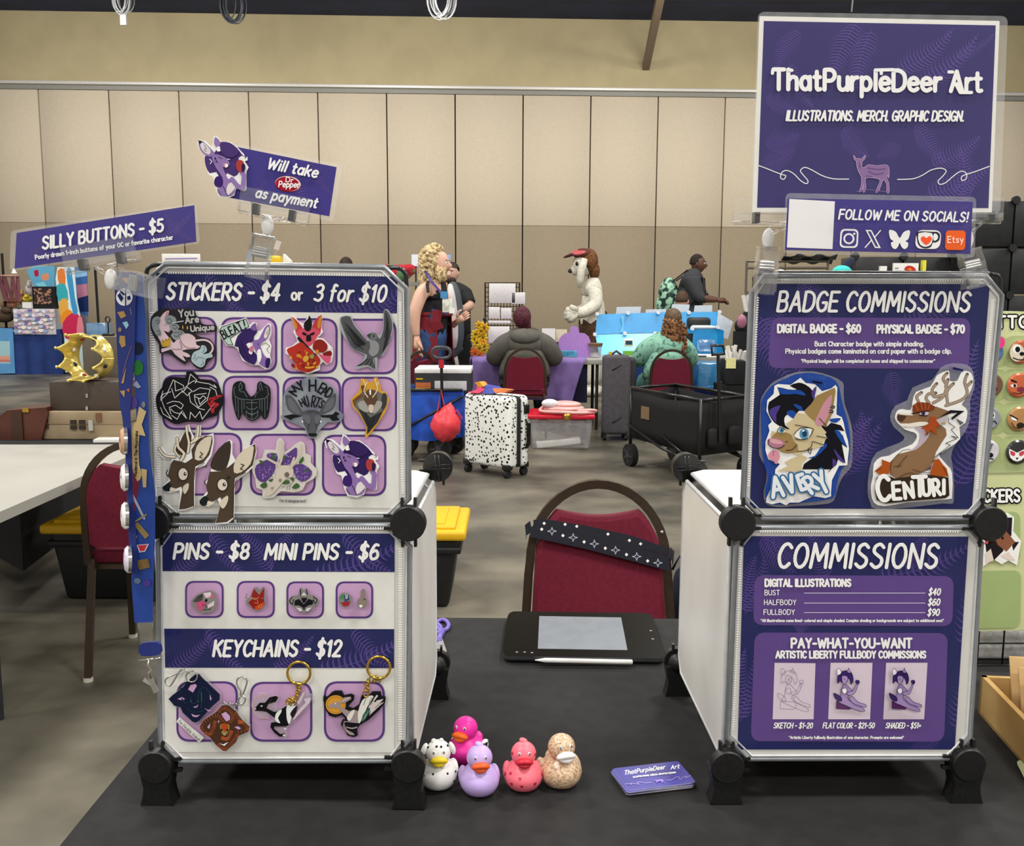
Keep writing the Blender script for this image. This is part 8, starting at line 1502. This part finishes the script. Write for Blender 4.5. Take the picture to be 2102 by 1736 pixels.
def head(c, r, f, mat):
    """head: f = unit direction of the face; r = (half width, half depth, half height)"""
    f = V(f).normalized(); yaw = math.atan2(f.x, -f.y); b = MB()
    def sh(p, u):
        y = p.y; x = p.x
        if u.z < -.2: x *= 1-.28*(-u.z-.2); y = y*(1-.12*(-u.z-.2)) - (.1*r[1] if u.y < 0 else 0)*(-u.z)
        if u.y < -.85 and -.35 < u.z < .1: y -= r[1]*.22*(1-abs(u.x)*2.2 if abs(u.x) < .45 else 0)
        if u.y < -.6 and .05 < u.z < .3: y += r[1]*.05
        return (x, y, p.z)
    b.ell(c, r, mat, (0, 0, yaw), n=26, k=20, fn=sh)
    R3 = Matrix.Rotation(yaw, 3, 'Z')
    for q in (-1, 1): b.ell(V(c)+R3 @ V((q*r[0]*.99, r[1]*.08, -r[2]*.05)), (r[0]*.14, r[1]*.18, r[2]*.24), mat, (0, 0, yaw), n=10, k=8)
    b.ell(V(c)+R3 @ V((0, -r[1]*1.05, -r[2]*.16)), (r[0]*.2, r[1]*.28, r[2]*.2), mat, (.3, 0, yaw), n=10, k=8)
    return b, R3
def face(c, r, R3, parent, lip='#9a5a52', brow='#5a4632'):
    for q in (-1, 1):
        b = MB(); p = V(c)+R3 @ V((q*r[0]*.38, -r[1]*.9, r[2]*.06)); b.ell(p, (r[0]*.15, r[1]*.08, r[2]*.08), m_eyew, n=10, k=6); b.ell(p+R3 @ V((0, -r[1]*.06, 0)), (r[0]*.07, r[1]*.05, r[2]*.07), m_eyeb, n=8, k=5); b.build('eye', parent)
        MB().ell(V(c)+R3 @ V((q*r[0]*.4, -r[1]*.92, r[2]*.24)), (r[0]*.24, r[1]*.06, r[2]*.04), M('brow_'+brow[1:], brow, rough=.9), n=10, k=5).build('eyebrow', parent)
    MB().ell(V(c)+R3 @ V((0, -r[1]*.98, -r[2]*.48)), (r[0]*.3, r[1]*.1, r[2]*.06), M('lip_'+lip[1:], lip, rough=.5), n=12, k=6).build('mouth', parent)
def hand(w, d, up, s, mat_dummy=None, curl=.5):
    """palm with five separate bent fingers: w wrist, d pointing direction, up = back of the hand"""
    w, d = V(w), V(d).normalized(); n = (V(up)-d*V(up).dot(d)).normalized(); sd = d.cross(n); b = MB()
    b.tube([w-d*.02*s, w+d*.02*s, w+d*.055*s, w+d*.085*s], [.022*s, .03*s, .036*s, .034*s], None, 10)
    for i, L in enumerate((.07, .08, .075, .058)):
        p = w+d*.08*s+sd*(i-1.5)*.019*s; q1 = p+d*L*.5*s-n*L*.12*curl*s; q2 = q1+(d*(1-curl*.7)-n*curl).normalized()*L*.32*s; q3 = q2+(d*(1-curl*1.2)-n*curl*1.3).normalized()*L*.26*s
        b.tube([p, q1, q2, q3], [.0105*s, .0098*s, .009*s, .0065*s], None, 8)
    p = w+d*.03*s-sd*.03*s; b.tube([p, p+(d*.5-sd*.8)*.03*s, p+(d*.9-sd*.9)*.045*s-n*.01*s, p+(d*1.3-sd*.7)*.055*s-n*.02*s], [.014*s, .0125*s, .011*s, .008*s], None, 8)
    return b
def PX(Y): return lambda x, y, dy=0.: at_y(x, y, Y+dy)
def curls(c, r, mat, n, name, parent, rad, lo=-1., seed=1, back=None):
    random.seed(seed); b = MB(); b.ell(c, tuple(x*.93 for x in r), mat, n=20, k=14)
    for i in range(n):
        t, z = random.uniform(0, 6.283), random.uniform(lo, 1); k = math.sqrt(max(0, 1-z*z)); u = V((k*math.cos(t), k*math.sin(t), z))
        if back is not None and u.dot(back) < -.25: continue
        p = V(c)+V((u.x*r[0], u.y*r[1], u.z*r[2])); b.tube([p+V((rad*.7*math.cos(q*1.9), rad*.7*math.sin(q*1.9), rad*(.9-q*.5))) for q in range(5)], [rad*.5, rad*.6, rad*.6, rad*.5, rad*.25], mat, 6)
    return b.build(name, parent)
LEGS = lambda H, hip, z, sp, st: None
m_sk1 = M('skin_fair', '#d3a892', rough=.55, sss=.15, var=.03); m_sk2 = M('skin_brown', '#5d3d2e', rough=.5, sss=.1, var=.03); m_blk2 = M('black_top', '#111113', rough=.8, var=.2, scale=20); m_den = M('blue_denim', '#27406b', rough=.85, var=.15, scale=30, bump=.2, bscale=80)
m_shoe = M('dark_shoe', '#1d1c1c', rough=.6)
def shoes(parent, pts, d=(0, 1, 0), mat=None):
    for p in pts: MB().ell(V(p)+V(d)*.06+V((0, 0, .045)), (.05 if abs(d[0]) < .5 else .13, .13 if abs(d[0]) < .5 else .05, .045), mat or m_shoe, n=14, k=8).build('shoe', parent)
# ---- standing person in black top
Y = 9.3; q = PX(Y); s = Y/2000; fl = lambda x, dy=0: V((at_y(x, 700, Y).x, Y+dy, 0))
r = thing('person', fl(885), 'standing person with curly blond hair, black tank top and red flannel round the waist', 'person')
J = [(q(889, 690), 30*s), (q(888, 650), 31*s), (q(892, 612), 29*s), (q(893, 590), 22*s), (q(897, 568), 11*s), (q(899, 552), 11*s),
     (q(866, 598, -.17), 15*s), (q(851, 640, -.22), 13*s), (q(852, 668, -.22), 10*s), (q(856, 692, -.21), 7*s), (q(905, 594, .2), 14*s), (q(918, 640, .22), 11*s), (q(930, 668, .1), 8*s), (q(938, 660, .0), 6*s),
     (q(882, 712, -.1), 24*s), (V((q(884, 790).x, Y-.1, .5)), 15*s), (V((q(882, 790).x, Y-.08, .1)), 9*s), (q(890, 712, .1), 24*s), (V((q(895, 790).x, Y+.1, .5)), 15*s), (V((q(893, 790).x, Y+.12, .1)), 9*s)]
E_ = [(0, 1), (1, 2), (2, 3), (3, 4), (4, 5), (3, 6), (6, 7), (7, 8), (8, 9), (3, 10), (10, 11), (11, 12), (12, 13), (0, 14), (14, 15), (15, 16), (0, 17), (17, 18), (18, 19)]
body = skin('body', J, E_, m_sk1, r); hc, hr = q(902, 541), (.078, .098, .122); b, R3 = head(hc, hr, (.93, -.36, -.05), m_sk1); join(body, b); join(body, hand(q(856, 694, -.21), (.12, -.05, -1), (-.9, -.3, 0), 1.15, curl=.35)); join(body, hand(q(938, 660, 0), (.6, -.3, .4), (0, -1, 0), 1., curl=.8)); face(hc, hr, R3, r, brow='#8a6c44')
garment('tank_top', body, [(0, 1, .2, 1), (1, 2, 0, 1), (2, 3, 0, 1), (3, 4, 0, .12)], .009, m_blk2, r)
for x0, y0, x1, y1, dy in ((879, 592, 871, 571, -.16), (900, 592, 888, 569, .1)): MB().tube([q(x0, y0+8, dy-.12), q(x0-2, y0-8, dy-.08), q(x1+8, y1+6, dy*.6)], .008, m_blk2, flat=(.03, .01, (1, 0, 0))).build('strap', r)
garment('jeans', body, [(0, 1, 0, .2), (0, 14, 0, 1), (14, 15, 0, 1), (15, 16, 0, .9), (0, 17, 0, 1), (17, 18, 0, 1), (18, 19, 0, .9)], .012, m_den, r)
m_fl = M('red_flannel', '#2c3a63', rough=.85, var=.1, c2='#6e1420', scale=11, lo=.2, hi=.3, vor=True)
b = MB(); c0 = q(888, 642)
def fla(u, v): t = -1.25-u*5.0; R_ = (.172+.025*v+.008*math.sin(u*31)*v); return (c0.x+R_*1.02*math.cos(t), Y+R_*1.05*math.sin(t), c0.z-.47*v*(1 if u < .8 else 1))
b.grid(fla, 40, 8, m_fl); b.tube([(c0.x+.172*math.cos(t), Y+.178*math.sin(t), c0.z-.012) for t in (i*.2618 for i in range(24))], .018, m_fl, 8, closed=True); b.tube([q(898, 636, -.19), q(893, 660, -.2), q(900, 676, -.19)], .02, m_fl, flat=(.1, .02, (1, 0, 0))); b.build('flannel_shirt', r, solid=.008)
curls(q(888, 536, .02), (.115, .125, .135), M('blond_hair', '#c0a272', rough=.7, var=.35, scale=40, c2='#dcc596'), 150, 'hair', r, .03, -.9, 3, V((-.75, .3, .3))); b = MB(); random.seed(8)
for i in range(26): p = q(random.uniform(862, 900), random.uniform(540, 566), random.uniform(-.12, .1)); b.tube([p+V((.02*math.cos(k*2), .02*math.sin(k*2), -.035*k)) for k in range(6)], [.016, .02, .02, .018, .014, .006], MATS['blond_hair'], 6)
for i in range(20): p = q(random.uniform(896, 913), random.uniform(546, 556), random.uniform(-.12, -.06)); b.tube([p+V((.012*math.cos(k*2), .012*math.sin(k*2), -.03*k)) for k in range(5)], [.012, .015, .014, .012, .005], MATS['blond_hair'], 6)
b.build('hair_locks', r); MB().tube([q(872, 556, -.1), q(886, 578, -.2), q(905, 600, -.24), q(912, 616, -.2)], .006, M('purple_lanyard', '#3b2a78', rough=.6), flat=(.022, .005, (1, 0, 0))).build('neck_lanyard', r); b = MB(); pbox(b, 904, 598, 918, 612, Y-.27, .01, M('cyan_ribbon', '#3d86b8')); b.build('badge_ribbon', r); b = MB(); pbox(b, 908, 613, 928, 641, Y-.26, .02, M('badge_sleeve', '#c9cbbd', rough=.3, var=.2, scale=30), .004); b.build('badge_holder', r); b = MB(); pbox(b, 922, 632, 933, 643, Y-.265, .01, m_paper); b.build('badge_card', r)
shoes(r, [(q(882, 790).x, Y-.08, 0), (q(893, 790).x, Y+.12, 0)], (1, 0, 0))
# ---- person in black with the grey plush
Y = 10.8; q = PX(Y); s = Y/2000; r = thing('person', (q(938, 700).x, Y, 0), 'bearded person in black holding a long grey plush shark', 'person')
gz = lambda x, z, dy=0: V((q(x, 700).x, Y+dy, z))
body = skin('body', [(q(940, 690), 24*s), (q(940, 650), 25*s), (q(940, 618), 25*s), (q(936, 595), 17*s), (q(932, 580), 9*s), (q(955, 604, -.1), 13*s), (q(966, 630, -.2), 11*s), (q(942, 637, -.3), 7*s), (q(918, 606, .1), 13*s), (q(912, 640, 0), 10*s), (gz(930, .9, -.02), 18*s), (gz(928, .5), 13*s), (gz(928, .08), 8*s), (gz(950, .9), 18*s), (gz(954, .5), 13*s), (gz(954, .08), 8*s)], [(0, 1), (1, 2), (2, 3), (3, 4), (3, 5), (5, 6), (6, 7), (3, 8), (8, 9), (0, 10), (10, 11), (11, 12), (0, 13), (13, 14), (14, 15)], M('skin_light', '#c39c88', rough=.55, sss=.15), r)
hc, hr = q(927, 561), (.075, .09, .112); b, R3 = head(hc, hr, (-.25, -.95, -.1), MATS['skin_light']); join(body, b); join(body, hand(q(942, 637, -.3), (-1, -.1, .05), (0, -.6, .8), 1.05, curl=.7)); face(hc, hr, R3, r, brow='#2c2018')
m_hairb = M('dark_brown_hair', '#2e221b', rough=.8, var=.3, scale=50); MB().ell(hc+V((.005, .02, .035)), (.082, .098, .092), m_hairb, n=18, k=12, fn=lambda p, u: (p.x, p.y, max(p.z, -.01 if u.y > -.3 else .03))).build('hair', r); MB().ell(hc+V((-.01, -.05, -.075)), (.06, .05, .045), m_hairb, n=14, k=8).build('beard', r)
garment('shirt', body, [(0, 1, 0, 1), (1, 2, 0, 1), (2, 3, 0, 1), (3, 4, 0, .4), (3, 5, 0, 1), (5, 6, 0, .75), (3, 8, 0, 1), (8, 9, 0, .6)], .012, m_blk2, r)
garment('trousers', body, [(0, 10, 0, 1), (10, 11, 0, 1), (11, 12, 0, .95), (0, 13, 0, 1), (13, 14, 0, 1), (14, 15, 0, .95)], .012, m_blk2, r); shoes(r, [gz(928, 0), gz(954, 0)], (-.3, -.9, 0))
t = thing('plush_shark', q(933, 720, -.3), 'long grey and white plush shark held upright by the person in black', 'plush toy'); skin('shark_body', [(q(928, 578, -.3), 7*s), (q(932, 600, -.34), 14*s), (q(936, 640, -.36), 16*s), (q(940, 690, -.34), 14*s), (q(938, 722, -.32), 8*s), (q(950, 712, -.3), 4*s), (q(930, 732, -.3), 5*s)], [(0, 1), (1, 2), (2, 3), (3, 4), (4, 5), (4, 6)], M('grey_plush', '#4c5356', rough=.95), t); skin('white_belly', [(q(924, 582, -.36), 5*s), (q(925, 605, -.42), 10*s), (q(930, 650, -.44), 11*s), (q(932, 695, -.42), 9*s), (q(932, 716, -.38), 4*s)], [(0, 1), (1, 2), (2, 3), (3, 4)], M('white_plush', '#c5c0be', rough=.95), t); MB().tube([q(934, 722, -.3), q(938, 745, -.3), q(944, 768, -.28)], .02, M('white_cord', '#c8c4bc', rough=.8), 8).build('tail_cord', t)
# ---- seated person in grey hoodie (seen from behind)
def seated_person(px, py_top, chair, name, lab, shirt, hairfn, skinm, W_, trouser, hood=False):
    p = at_z(*chair, .87); Yc_ = p.y+.34; q = PX(Yc_); s = Yc_/2000; X = lambda dx, z, dy=0: V((p.x+dx*W_, Yc_+dy, z)); zt = at_y(px, py_top, Yc_).z; hz = zt-.125
    r = thing('person', (p.x, Yc_, 0), lab, 'person'); sh = hz-.2
    J = [(X(0, .56, .02), .17*W_), (X(0, .75), .17*W_), (X(0, sh-.1), .155*W_), (X(0, sh, .02), .09*W_), (X(0, sh+.09, .03), .058), (X(-.185, sh-.06, .02), .078*W_), (X(-.265, .74, .1), .06*W_), (X(-.16, .79, .36), .042), (X(.185, sh-.06, .02), .078*W_), (X(.265, .74, .1), .06*W_), (X(.16, .79, .36), .042),
         (X(-.12, .52, .1), .1*W_), (X(-.14, .53, .42), .085), (X(-.14, .1, .45), .055), (X(.12, .52, .1), .1*W_), (X(.14, .53, .42), .085), (X(.16, .1, .45), .055)]
    EE = [(0, 1), (1, 2), (2, 3), (3, 4), (3, 5), (5, 6), (6, 7), (3, 8), (8, 9), (9, 10), (0, 11), (11, 12), (12, 13), (0, 14), (14, 15), (15, 16)]
    bd = skin('body', J, EE, skinm, r); hc = X(0, hz, .05); hc.x = at_y(px, 650, Yc_).x; b, R3 = head(hc, (.076, .095, .115), (.1, 1, -.35), skinm); join(bd, b)
    for sx in (-1, 1): join(bd, hand(X(sx*.16, .79, .36), (-sx*.3, 1, -.05), (0, 0, 1), 1.))
    face(hc, (.076, .095, .115), R3, r)
    garment('hoodie' if hood else 'shirt', bd, [(0, 1, .15, 1), (1, 2, 0, 1), (2, 3, 0, 1), (3, 4, 0, .55), (3, 5, 0, 1), (5, 6, 0, 1), (6, 7, 0, .9 if hood else .3), (3, 8, 0, 1), (8, 9, 0, 1), (9, 10, 0, .9 if hood else .3)], .02, shirt, r)
    garment('trousers', bd, [(0, 1, 0, .15), (0, 11, 0, 1), (11, 12, 0, 1), (12, 13, 0, .9), (0, 14, 0, 1), (14, 15, 0, 1), (15, 16, 0, .9)], .014, trouser, r); shoes(r, [X(-.14, 0, .45), X(.16, 0, .45)], (0, 1, 0))
    if hood: b = MB(); b.ell(X(0, sh+.03, -.09), (.15, .1, .075), shirt, (.35, 0, 0), n=20, k=10); b.tube([X(.12*math.cos(t), sh+.06+.03*math.sin(t), .02+.09*math.sin(t)) for t in (i*.4488 for i in range(14))], .03, shirt, 8, closed=True); b.build('hood', r)
    hairfn(r, hc); return r, X, hc
m_hood = M('grey_hoodie', '#55534c', rough=.9, var=.08, scale=18, bump=.25, bscale=40); m_camo = M('dark_camo', '#17171a', rough=.85, var=.1, c2='#4a4a50', scale=14, lo=.48, hi=.56)
def hair_red(r, c): m_ = M('burgundy_hair', '#3c1420', rough=.7, var=.4, scale=60, c2='#5e1c30'); b = MB(); b.ell(c+V((0, -.02, .015)), (.088, .1, .112), m_, n=20, k=14); b.ell(c+V((.0, -.06, .075)), (.05, .045, .04), m_, n=12, k=8); b.ell(c+V((.05, .02, -.07)), (.04, .05, .08), m_, n=12, k=8); b.build('hair', r)
seated_person(1072, 628, (1078, 716), 'p', 'seated person in a grey hoodie with burgundy hair, seen from behind', m_hood, hair_red, m_sk1, 1.17, m_camo, True)
m_grn = M('green_print_shirt', '#86b8a2', rough=.8, var=.08, c2='#3f7466', scale=26, lo=.54, hi=.62)
def hair_curl(r, c):
    m_ = M('copper_hair', '#5c3a20', rough=.65, var=.4, scale=50, c2='#8f6238'); MB().ell(c+V((0, -.01, .03)), (.086, .1, .095), M('ash_brown_hair', '#5a4733', rough=.75, var=.3, scale=60), n=20, k=12).build('hair_crown', r); b = MB(); random.seed(2)
    for i in range(95):
        u = random.uniform(-1, 1); z = random.uniform(0, 1); p = c+V((u*(.085+.03*math.sin(z*3)), -.075-.06*math.sqrt(max(0, 1-u*u))-.01*z, .03-.36*z)); b.tube([p+V((.02*math.cos(k*1.7+i), .014*math.sin(k*1.7+i), -.022*k)) for k in range(5)], [.014, .018, .018, .015, .007], m_, 6)
    b.ell(c+V((0, -.05, -.12)), (.085, .055, .17), m_, n=16, k=12); b.build('curly_hair', r)
seated_person(1383, 632, (1380, 719), 'p', 'seated person with long curly copper hair and a green patterned shirt', m_grn, hair_curl, m_sk1, 1.0, M('teal_trousers', '#4f7f74', rough=.85))
# ---- standing man with the patterned backpack
def stander(Y, px, zt, lab, facing, skinm, top, bottom, hairm, lean=0., arm=None, gap=.1, W_=1., beard=False, arms_down=True):
    q = PX(Y); x0 = q(px, 640).x; X = lambda dx, z, dy=0: V((x0+dx, Y+dy, z)); f = V(facing); sd = V((-f.y, f.x, 0)); r = thing('person', (x0, Y, 0), lab, 'person'); T = lambda a, b_, z: X(f.x*a+sd.x*b_, z, f.y*a+sd.y*b_)
    sh = zt-.295; J = [(T(0, 0, .95), .15*W_), (T(lean*.3, 0, 1.15), .155*W_), (T(lean*.7, 0, sh-.12), .16*W_), (T(lean*.8, 0, sh), .12*W_), (T(lean*1.05, 0, sh+.11), .066), (T(lean*.8, .2, sh-.03), .08*W_), (T(lean*.8, -.2, sh-.03), .08*W_)]; EE = [(0, 1), (1, 2), (2, 3), (3, 4), (3, 5), (3, 6)]
    for sg, k in ((1, 5), (-1, 6)):
        n = len(J); e, w = (arm(T, sg, sh) if arm else (T(.02, .25*sg, sh-.32), T(.12, .25*sg, sh-.55))); J += [(e, .055*W_), (w, .036)]; EE += [(k, n), (n, n+1)]
    for sg in (1, -1): n = len(J); J += [(T(0, .1*sg, .85), .11), (T(.02, .11*sg, .48), .075), (T(-.02, .12*sg, .09), .05)]; EE += [(0, n), (n, n+1), (n+1, n+2)]
    bd = skin('body', J, EE, skinm, r); hc = T(lean*1.25+.02, 0, zt-.12); hr = (.076, .095, .118); b, R3 = head(hc, hr, (f.x, f.y, -.3), skinm); join(bd, b); face(hc, hr, R3, r, brow='#1d1512', lip='#6d4038')
    for sg, k in ((1, 8), (-1, 10)): w = J[k][0]; e = J[k-1][0]; join(bd, hand(w, w-e, (0, 0, 1), 1.05, curl=.7))
    garment('shirt', bd, [(0, 1, 0, 1), (1, 2, 0, 1), (2, 3, 0, 1), (3, 4, 0, .6), (3, 5, 0, 1), (5, 7, 0, 1), (7, 8, 0, .15), (3, 6, 0, 1), (6, 9, 0, 1), (9, 10, 0, .15)], .016, top, r)
    garment('trousers', bd, [(0, 11, 0, 1), (11, 12, 0, 1), (12, 13, 0, .9), (0, 14, 0, 1), (14, 15, 0, 1), (15, 16, 0, .9)], .016, bottom, r); shoes(r, [T(-.02, .12, 0), T(-.02, -.12, 0)], (f.x, f.y, 0))
    if hairm: MB().ell(hc-f*.018+V((0, 0, .022)), (hr[0]*1.06, hr[1]*1.04, hr[2]*.95), hairm, (0, 0, math.atan2(f.x, -f.y)), n=20, k=12, fn=lambda p, u: (p.x, p.y+(.03 if u.y < -.5 and u.z < .5 else 0), max(p.z, -.03))).build('hair', r)
    return r, T, sh, hc
m_gts = M('charcoal_shirt', '#37383c', rough=.85, var=.06, scale=30)
r, T, sh, hc = stander(13.2, 1408, at_y(1415, 523, 13.2).z, 'standing person in a charcoal shirt with a green patterned backpack, looking down', (.96, -.28, 0), m_sk2, m_gts, m_blk2, M('black_short_hair', '#2a211d', rough=.9), .1, lambda T, sg, sh: (T(.2, .24*sg, sh-.28), T(.42, .12*sg, sh-.3)), W_=1.15)
MB().tube([hc-V((.03, 0, .125))+V((.07*math.cos(t), .075*math.sin(t), -.03*math.cos(t))) for t in (i*.5236 for i in range(12))], .018, M('blue_collar', '#3a76b8'), 8, closed=True).build('blue_lanyard', r)
t = thing('backpack', T(-.3, 0, sh-.5), 'green and black patterned backpack worn by the person in charcoal', 'backpack'); m_bp = M('green_black_print', '#1d3a34', rough=.8, var=.2, c2='#9cc9ad', scale=16, lo=.46, hi=.54); MB().ell(T(-.24, 0, sh-.27), (.14, .2, .27), m_bp, n=20, k=14).build('pack_body', t); MB().ell(T(-.32, 0, sh-.36), (.09, .15, .13), m_bp, n=16, k=10).build('pack_pocket', t)
for sg in (1, -1): MB().tube([T(-.16, .14*sg, sh-.05), T(.02, .16*sg, sh+.09), T(.22, .15*sg, sh-.02), T(.24, .16*sg, sh-.25), T(.0, .2*sg, sh-.4)], .012, m_blk2, flat=(.05, .014, (0, 1, 0))).build('shoulder_strap', t)
m_bh = M('brown_hair', '#4a3526', rough=.8, var=.35, scale=60)
stander(12.1, 1399, at_y(1399, 598, 12.1).z, 'brown haired person seen over the blue display, only the head showing', (.5, .86, 0), m_sk1, m_blk2, m_blk2, m_bh)
stander(11.8, 712, at_y(712, 529, 11.8).z, 'dark haired person mostly hidden behind the left cube, hair top showing', (.3, .95, 0), m_sk1, m_blk2, m_blk2, m_hairb)
# ---- person in a white furry dog costume
Y = YF(812, 1215); q = PX(Y); s = Y/2000; m_fur = M('white_fur', '#d3cfc0', rough=.98, var=.12, scale=45, bump=.6, bscale=110, sss=.1); m_bfur = M('brown_fur', '#6b4526', rough=.98, var=.35, scale=30, bump=.6, bscale=110)
r = thing('person', (q(1217, 700).x, Y, 0), 'person in a white furry costume with brown hair and a red brimmed cap, facing left', 'person'); gz = lambda x, z, dy=0: V((q(x, 700).x, Y+dy, z))
J = [(q(1216, 668), 27*s), (q(1218, 640), 27*s), (q(1218, 605), 26*s), (q(1218, 585), 19*s), (q(1212, 568), 13*s), (q(1222, 596, -.16), 16*s), (q(1224, 626, -.24), 15*s), (q(1197, 642, -.34), 12*s), (q(1180, 643, -.36), 12*s), (q(1214, 596, .18), 15*s), (q(1206, 630, .2), 13*s), (q(1180, 644, .12), 11*s), (gz(1214, .82, -.1), 25*s), (gz(1222, .5, -.12), 19*s), (gz(1216, .14, -.12), 14*s), (gz(1220, .82, .12), 25*s), (gz(1226, .5, .14), 19*s), (gz(1224, .14, .14), 14*s)]
body = skin('body', J, [(0, 1), (1, 2), (2, 3), (3, 4), (3, 5), (5, 6), (6, 7), (7, 8), (3, 9), (9, 10), (10, 11), (0, 12), (12, 13), (13, 14), (0, 15), (15, 16), (16, 17)], m_fur, r)
b = MB(); hc = q(1196, 545)
b.ell(hc, (.14, .15, .15), m_fur, n=22, k=16); b.tube([q(1190, 546), q(1180, 556), q(1174, 558)], [.09, .075, .05], m_fur, 14)
for dy in (-.16, .14): b.tube([q(1200, 532, dy), q(1194, 552, dy*1.25), q(1191, 572, dy*1.2), q(1190, 590, dy*1.1)], [.045, .055, .05, .025], m_fur, 10)
for x, y, dy, sc in ((1180, 643, -.36, 1.), (1180, 644, .12, 1.)):
    for k, (ox, oz) in enumerate(((-18, -8), (-20, 0), (-19, 8), (-12, 14))): b.tube([q(x, y, dy), q(x+ox*.6, y+oz*.8, dy-.03), q(x+ox, y+oz, dy-.02+.02*k)], [.06, .055, .035], m_fur, 10)
    b.tube([q(x+4, y-6, dy), q(x-8, y-14, dy-.08)], [.05, .03], m_fur, 10)
join(body, b)
for dy in (-.085, .06): MB().ell(q(1184, 541, dy-.07), (.02, .012, .03), m_eyeb, n=10, k=8).build('eye', r)
MB().ell(q(1171, 556), (.035, .04, .03), M('dark_nose', '#2a2022', rough=.4), n=12, k=8).build('nose', r); MB().tube([q(1199, 545, -.16), q(1208, 547, -.17)], .008, m_eyeb).build('ear_line', r)
b = MB(); b.ell(q(1209, 536), (.125, .17, .17), m_bfur, n=20, k=14); b.ell(q(1220, 556), (.075, .13, .12), m_bfur, n=16, k=12); b.build('mane', r)
b = MB(); b.ell(q(1198, 521), (.15, .16, .075), M('brown_cap', '#5b2a1e', rough=.7), n=20, k=10); b.build('cap', r); b = MB(); b.ell(q(1172, 523), (.11, .13, .022), M('dark_red_brim', '#4a1820', rough=.5), (0, -.35, 0), n=18, k=8); b.build('cap_brim', r); b = MB(); b.ell(q(1190, 517, -.06), (.12, .12, .035), M('pink_red_visor', '#c45a60', rough=.35), (.25, -.2, 0), n=18, k=8); b.build('cap_visor', r)
garment('shorts', body, [(0, 1, 0, .2), (0, 12, 0, 1), (12, 13, 0, .6), (0, 15, 0, 1), (15, 16, 0, .6)], .02, M('brown_fur_dark', '#46301f', rough=.98, var=.3, scale=30, bump=.6, bscale=110), r)
b = MB()
for x, dy in ((1212, -.12), (1220, .14)): b.ell(gz(x, .07, dy), (.15, .09, .07), m_fur, n=16, k=8)
join(body, b); MB().tube([q(1240, 640, .1), q(1246, 652, .12), q(1247, 664, .12)], [.03, .03, .02], m_blk2, 8).build('tail_tip', r)
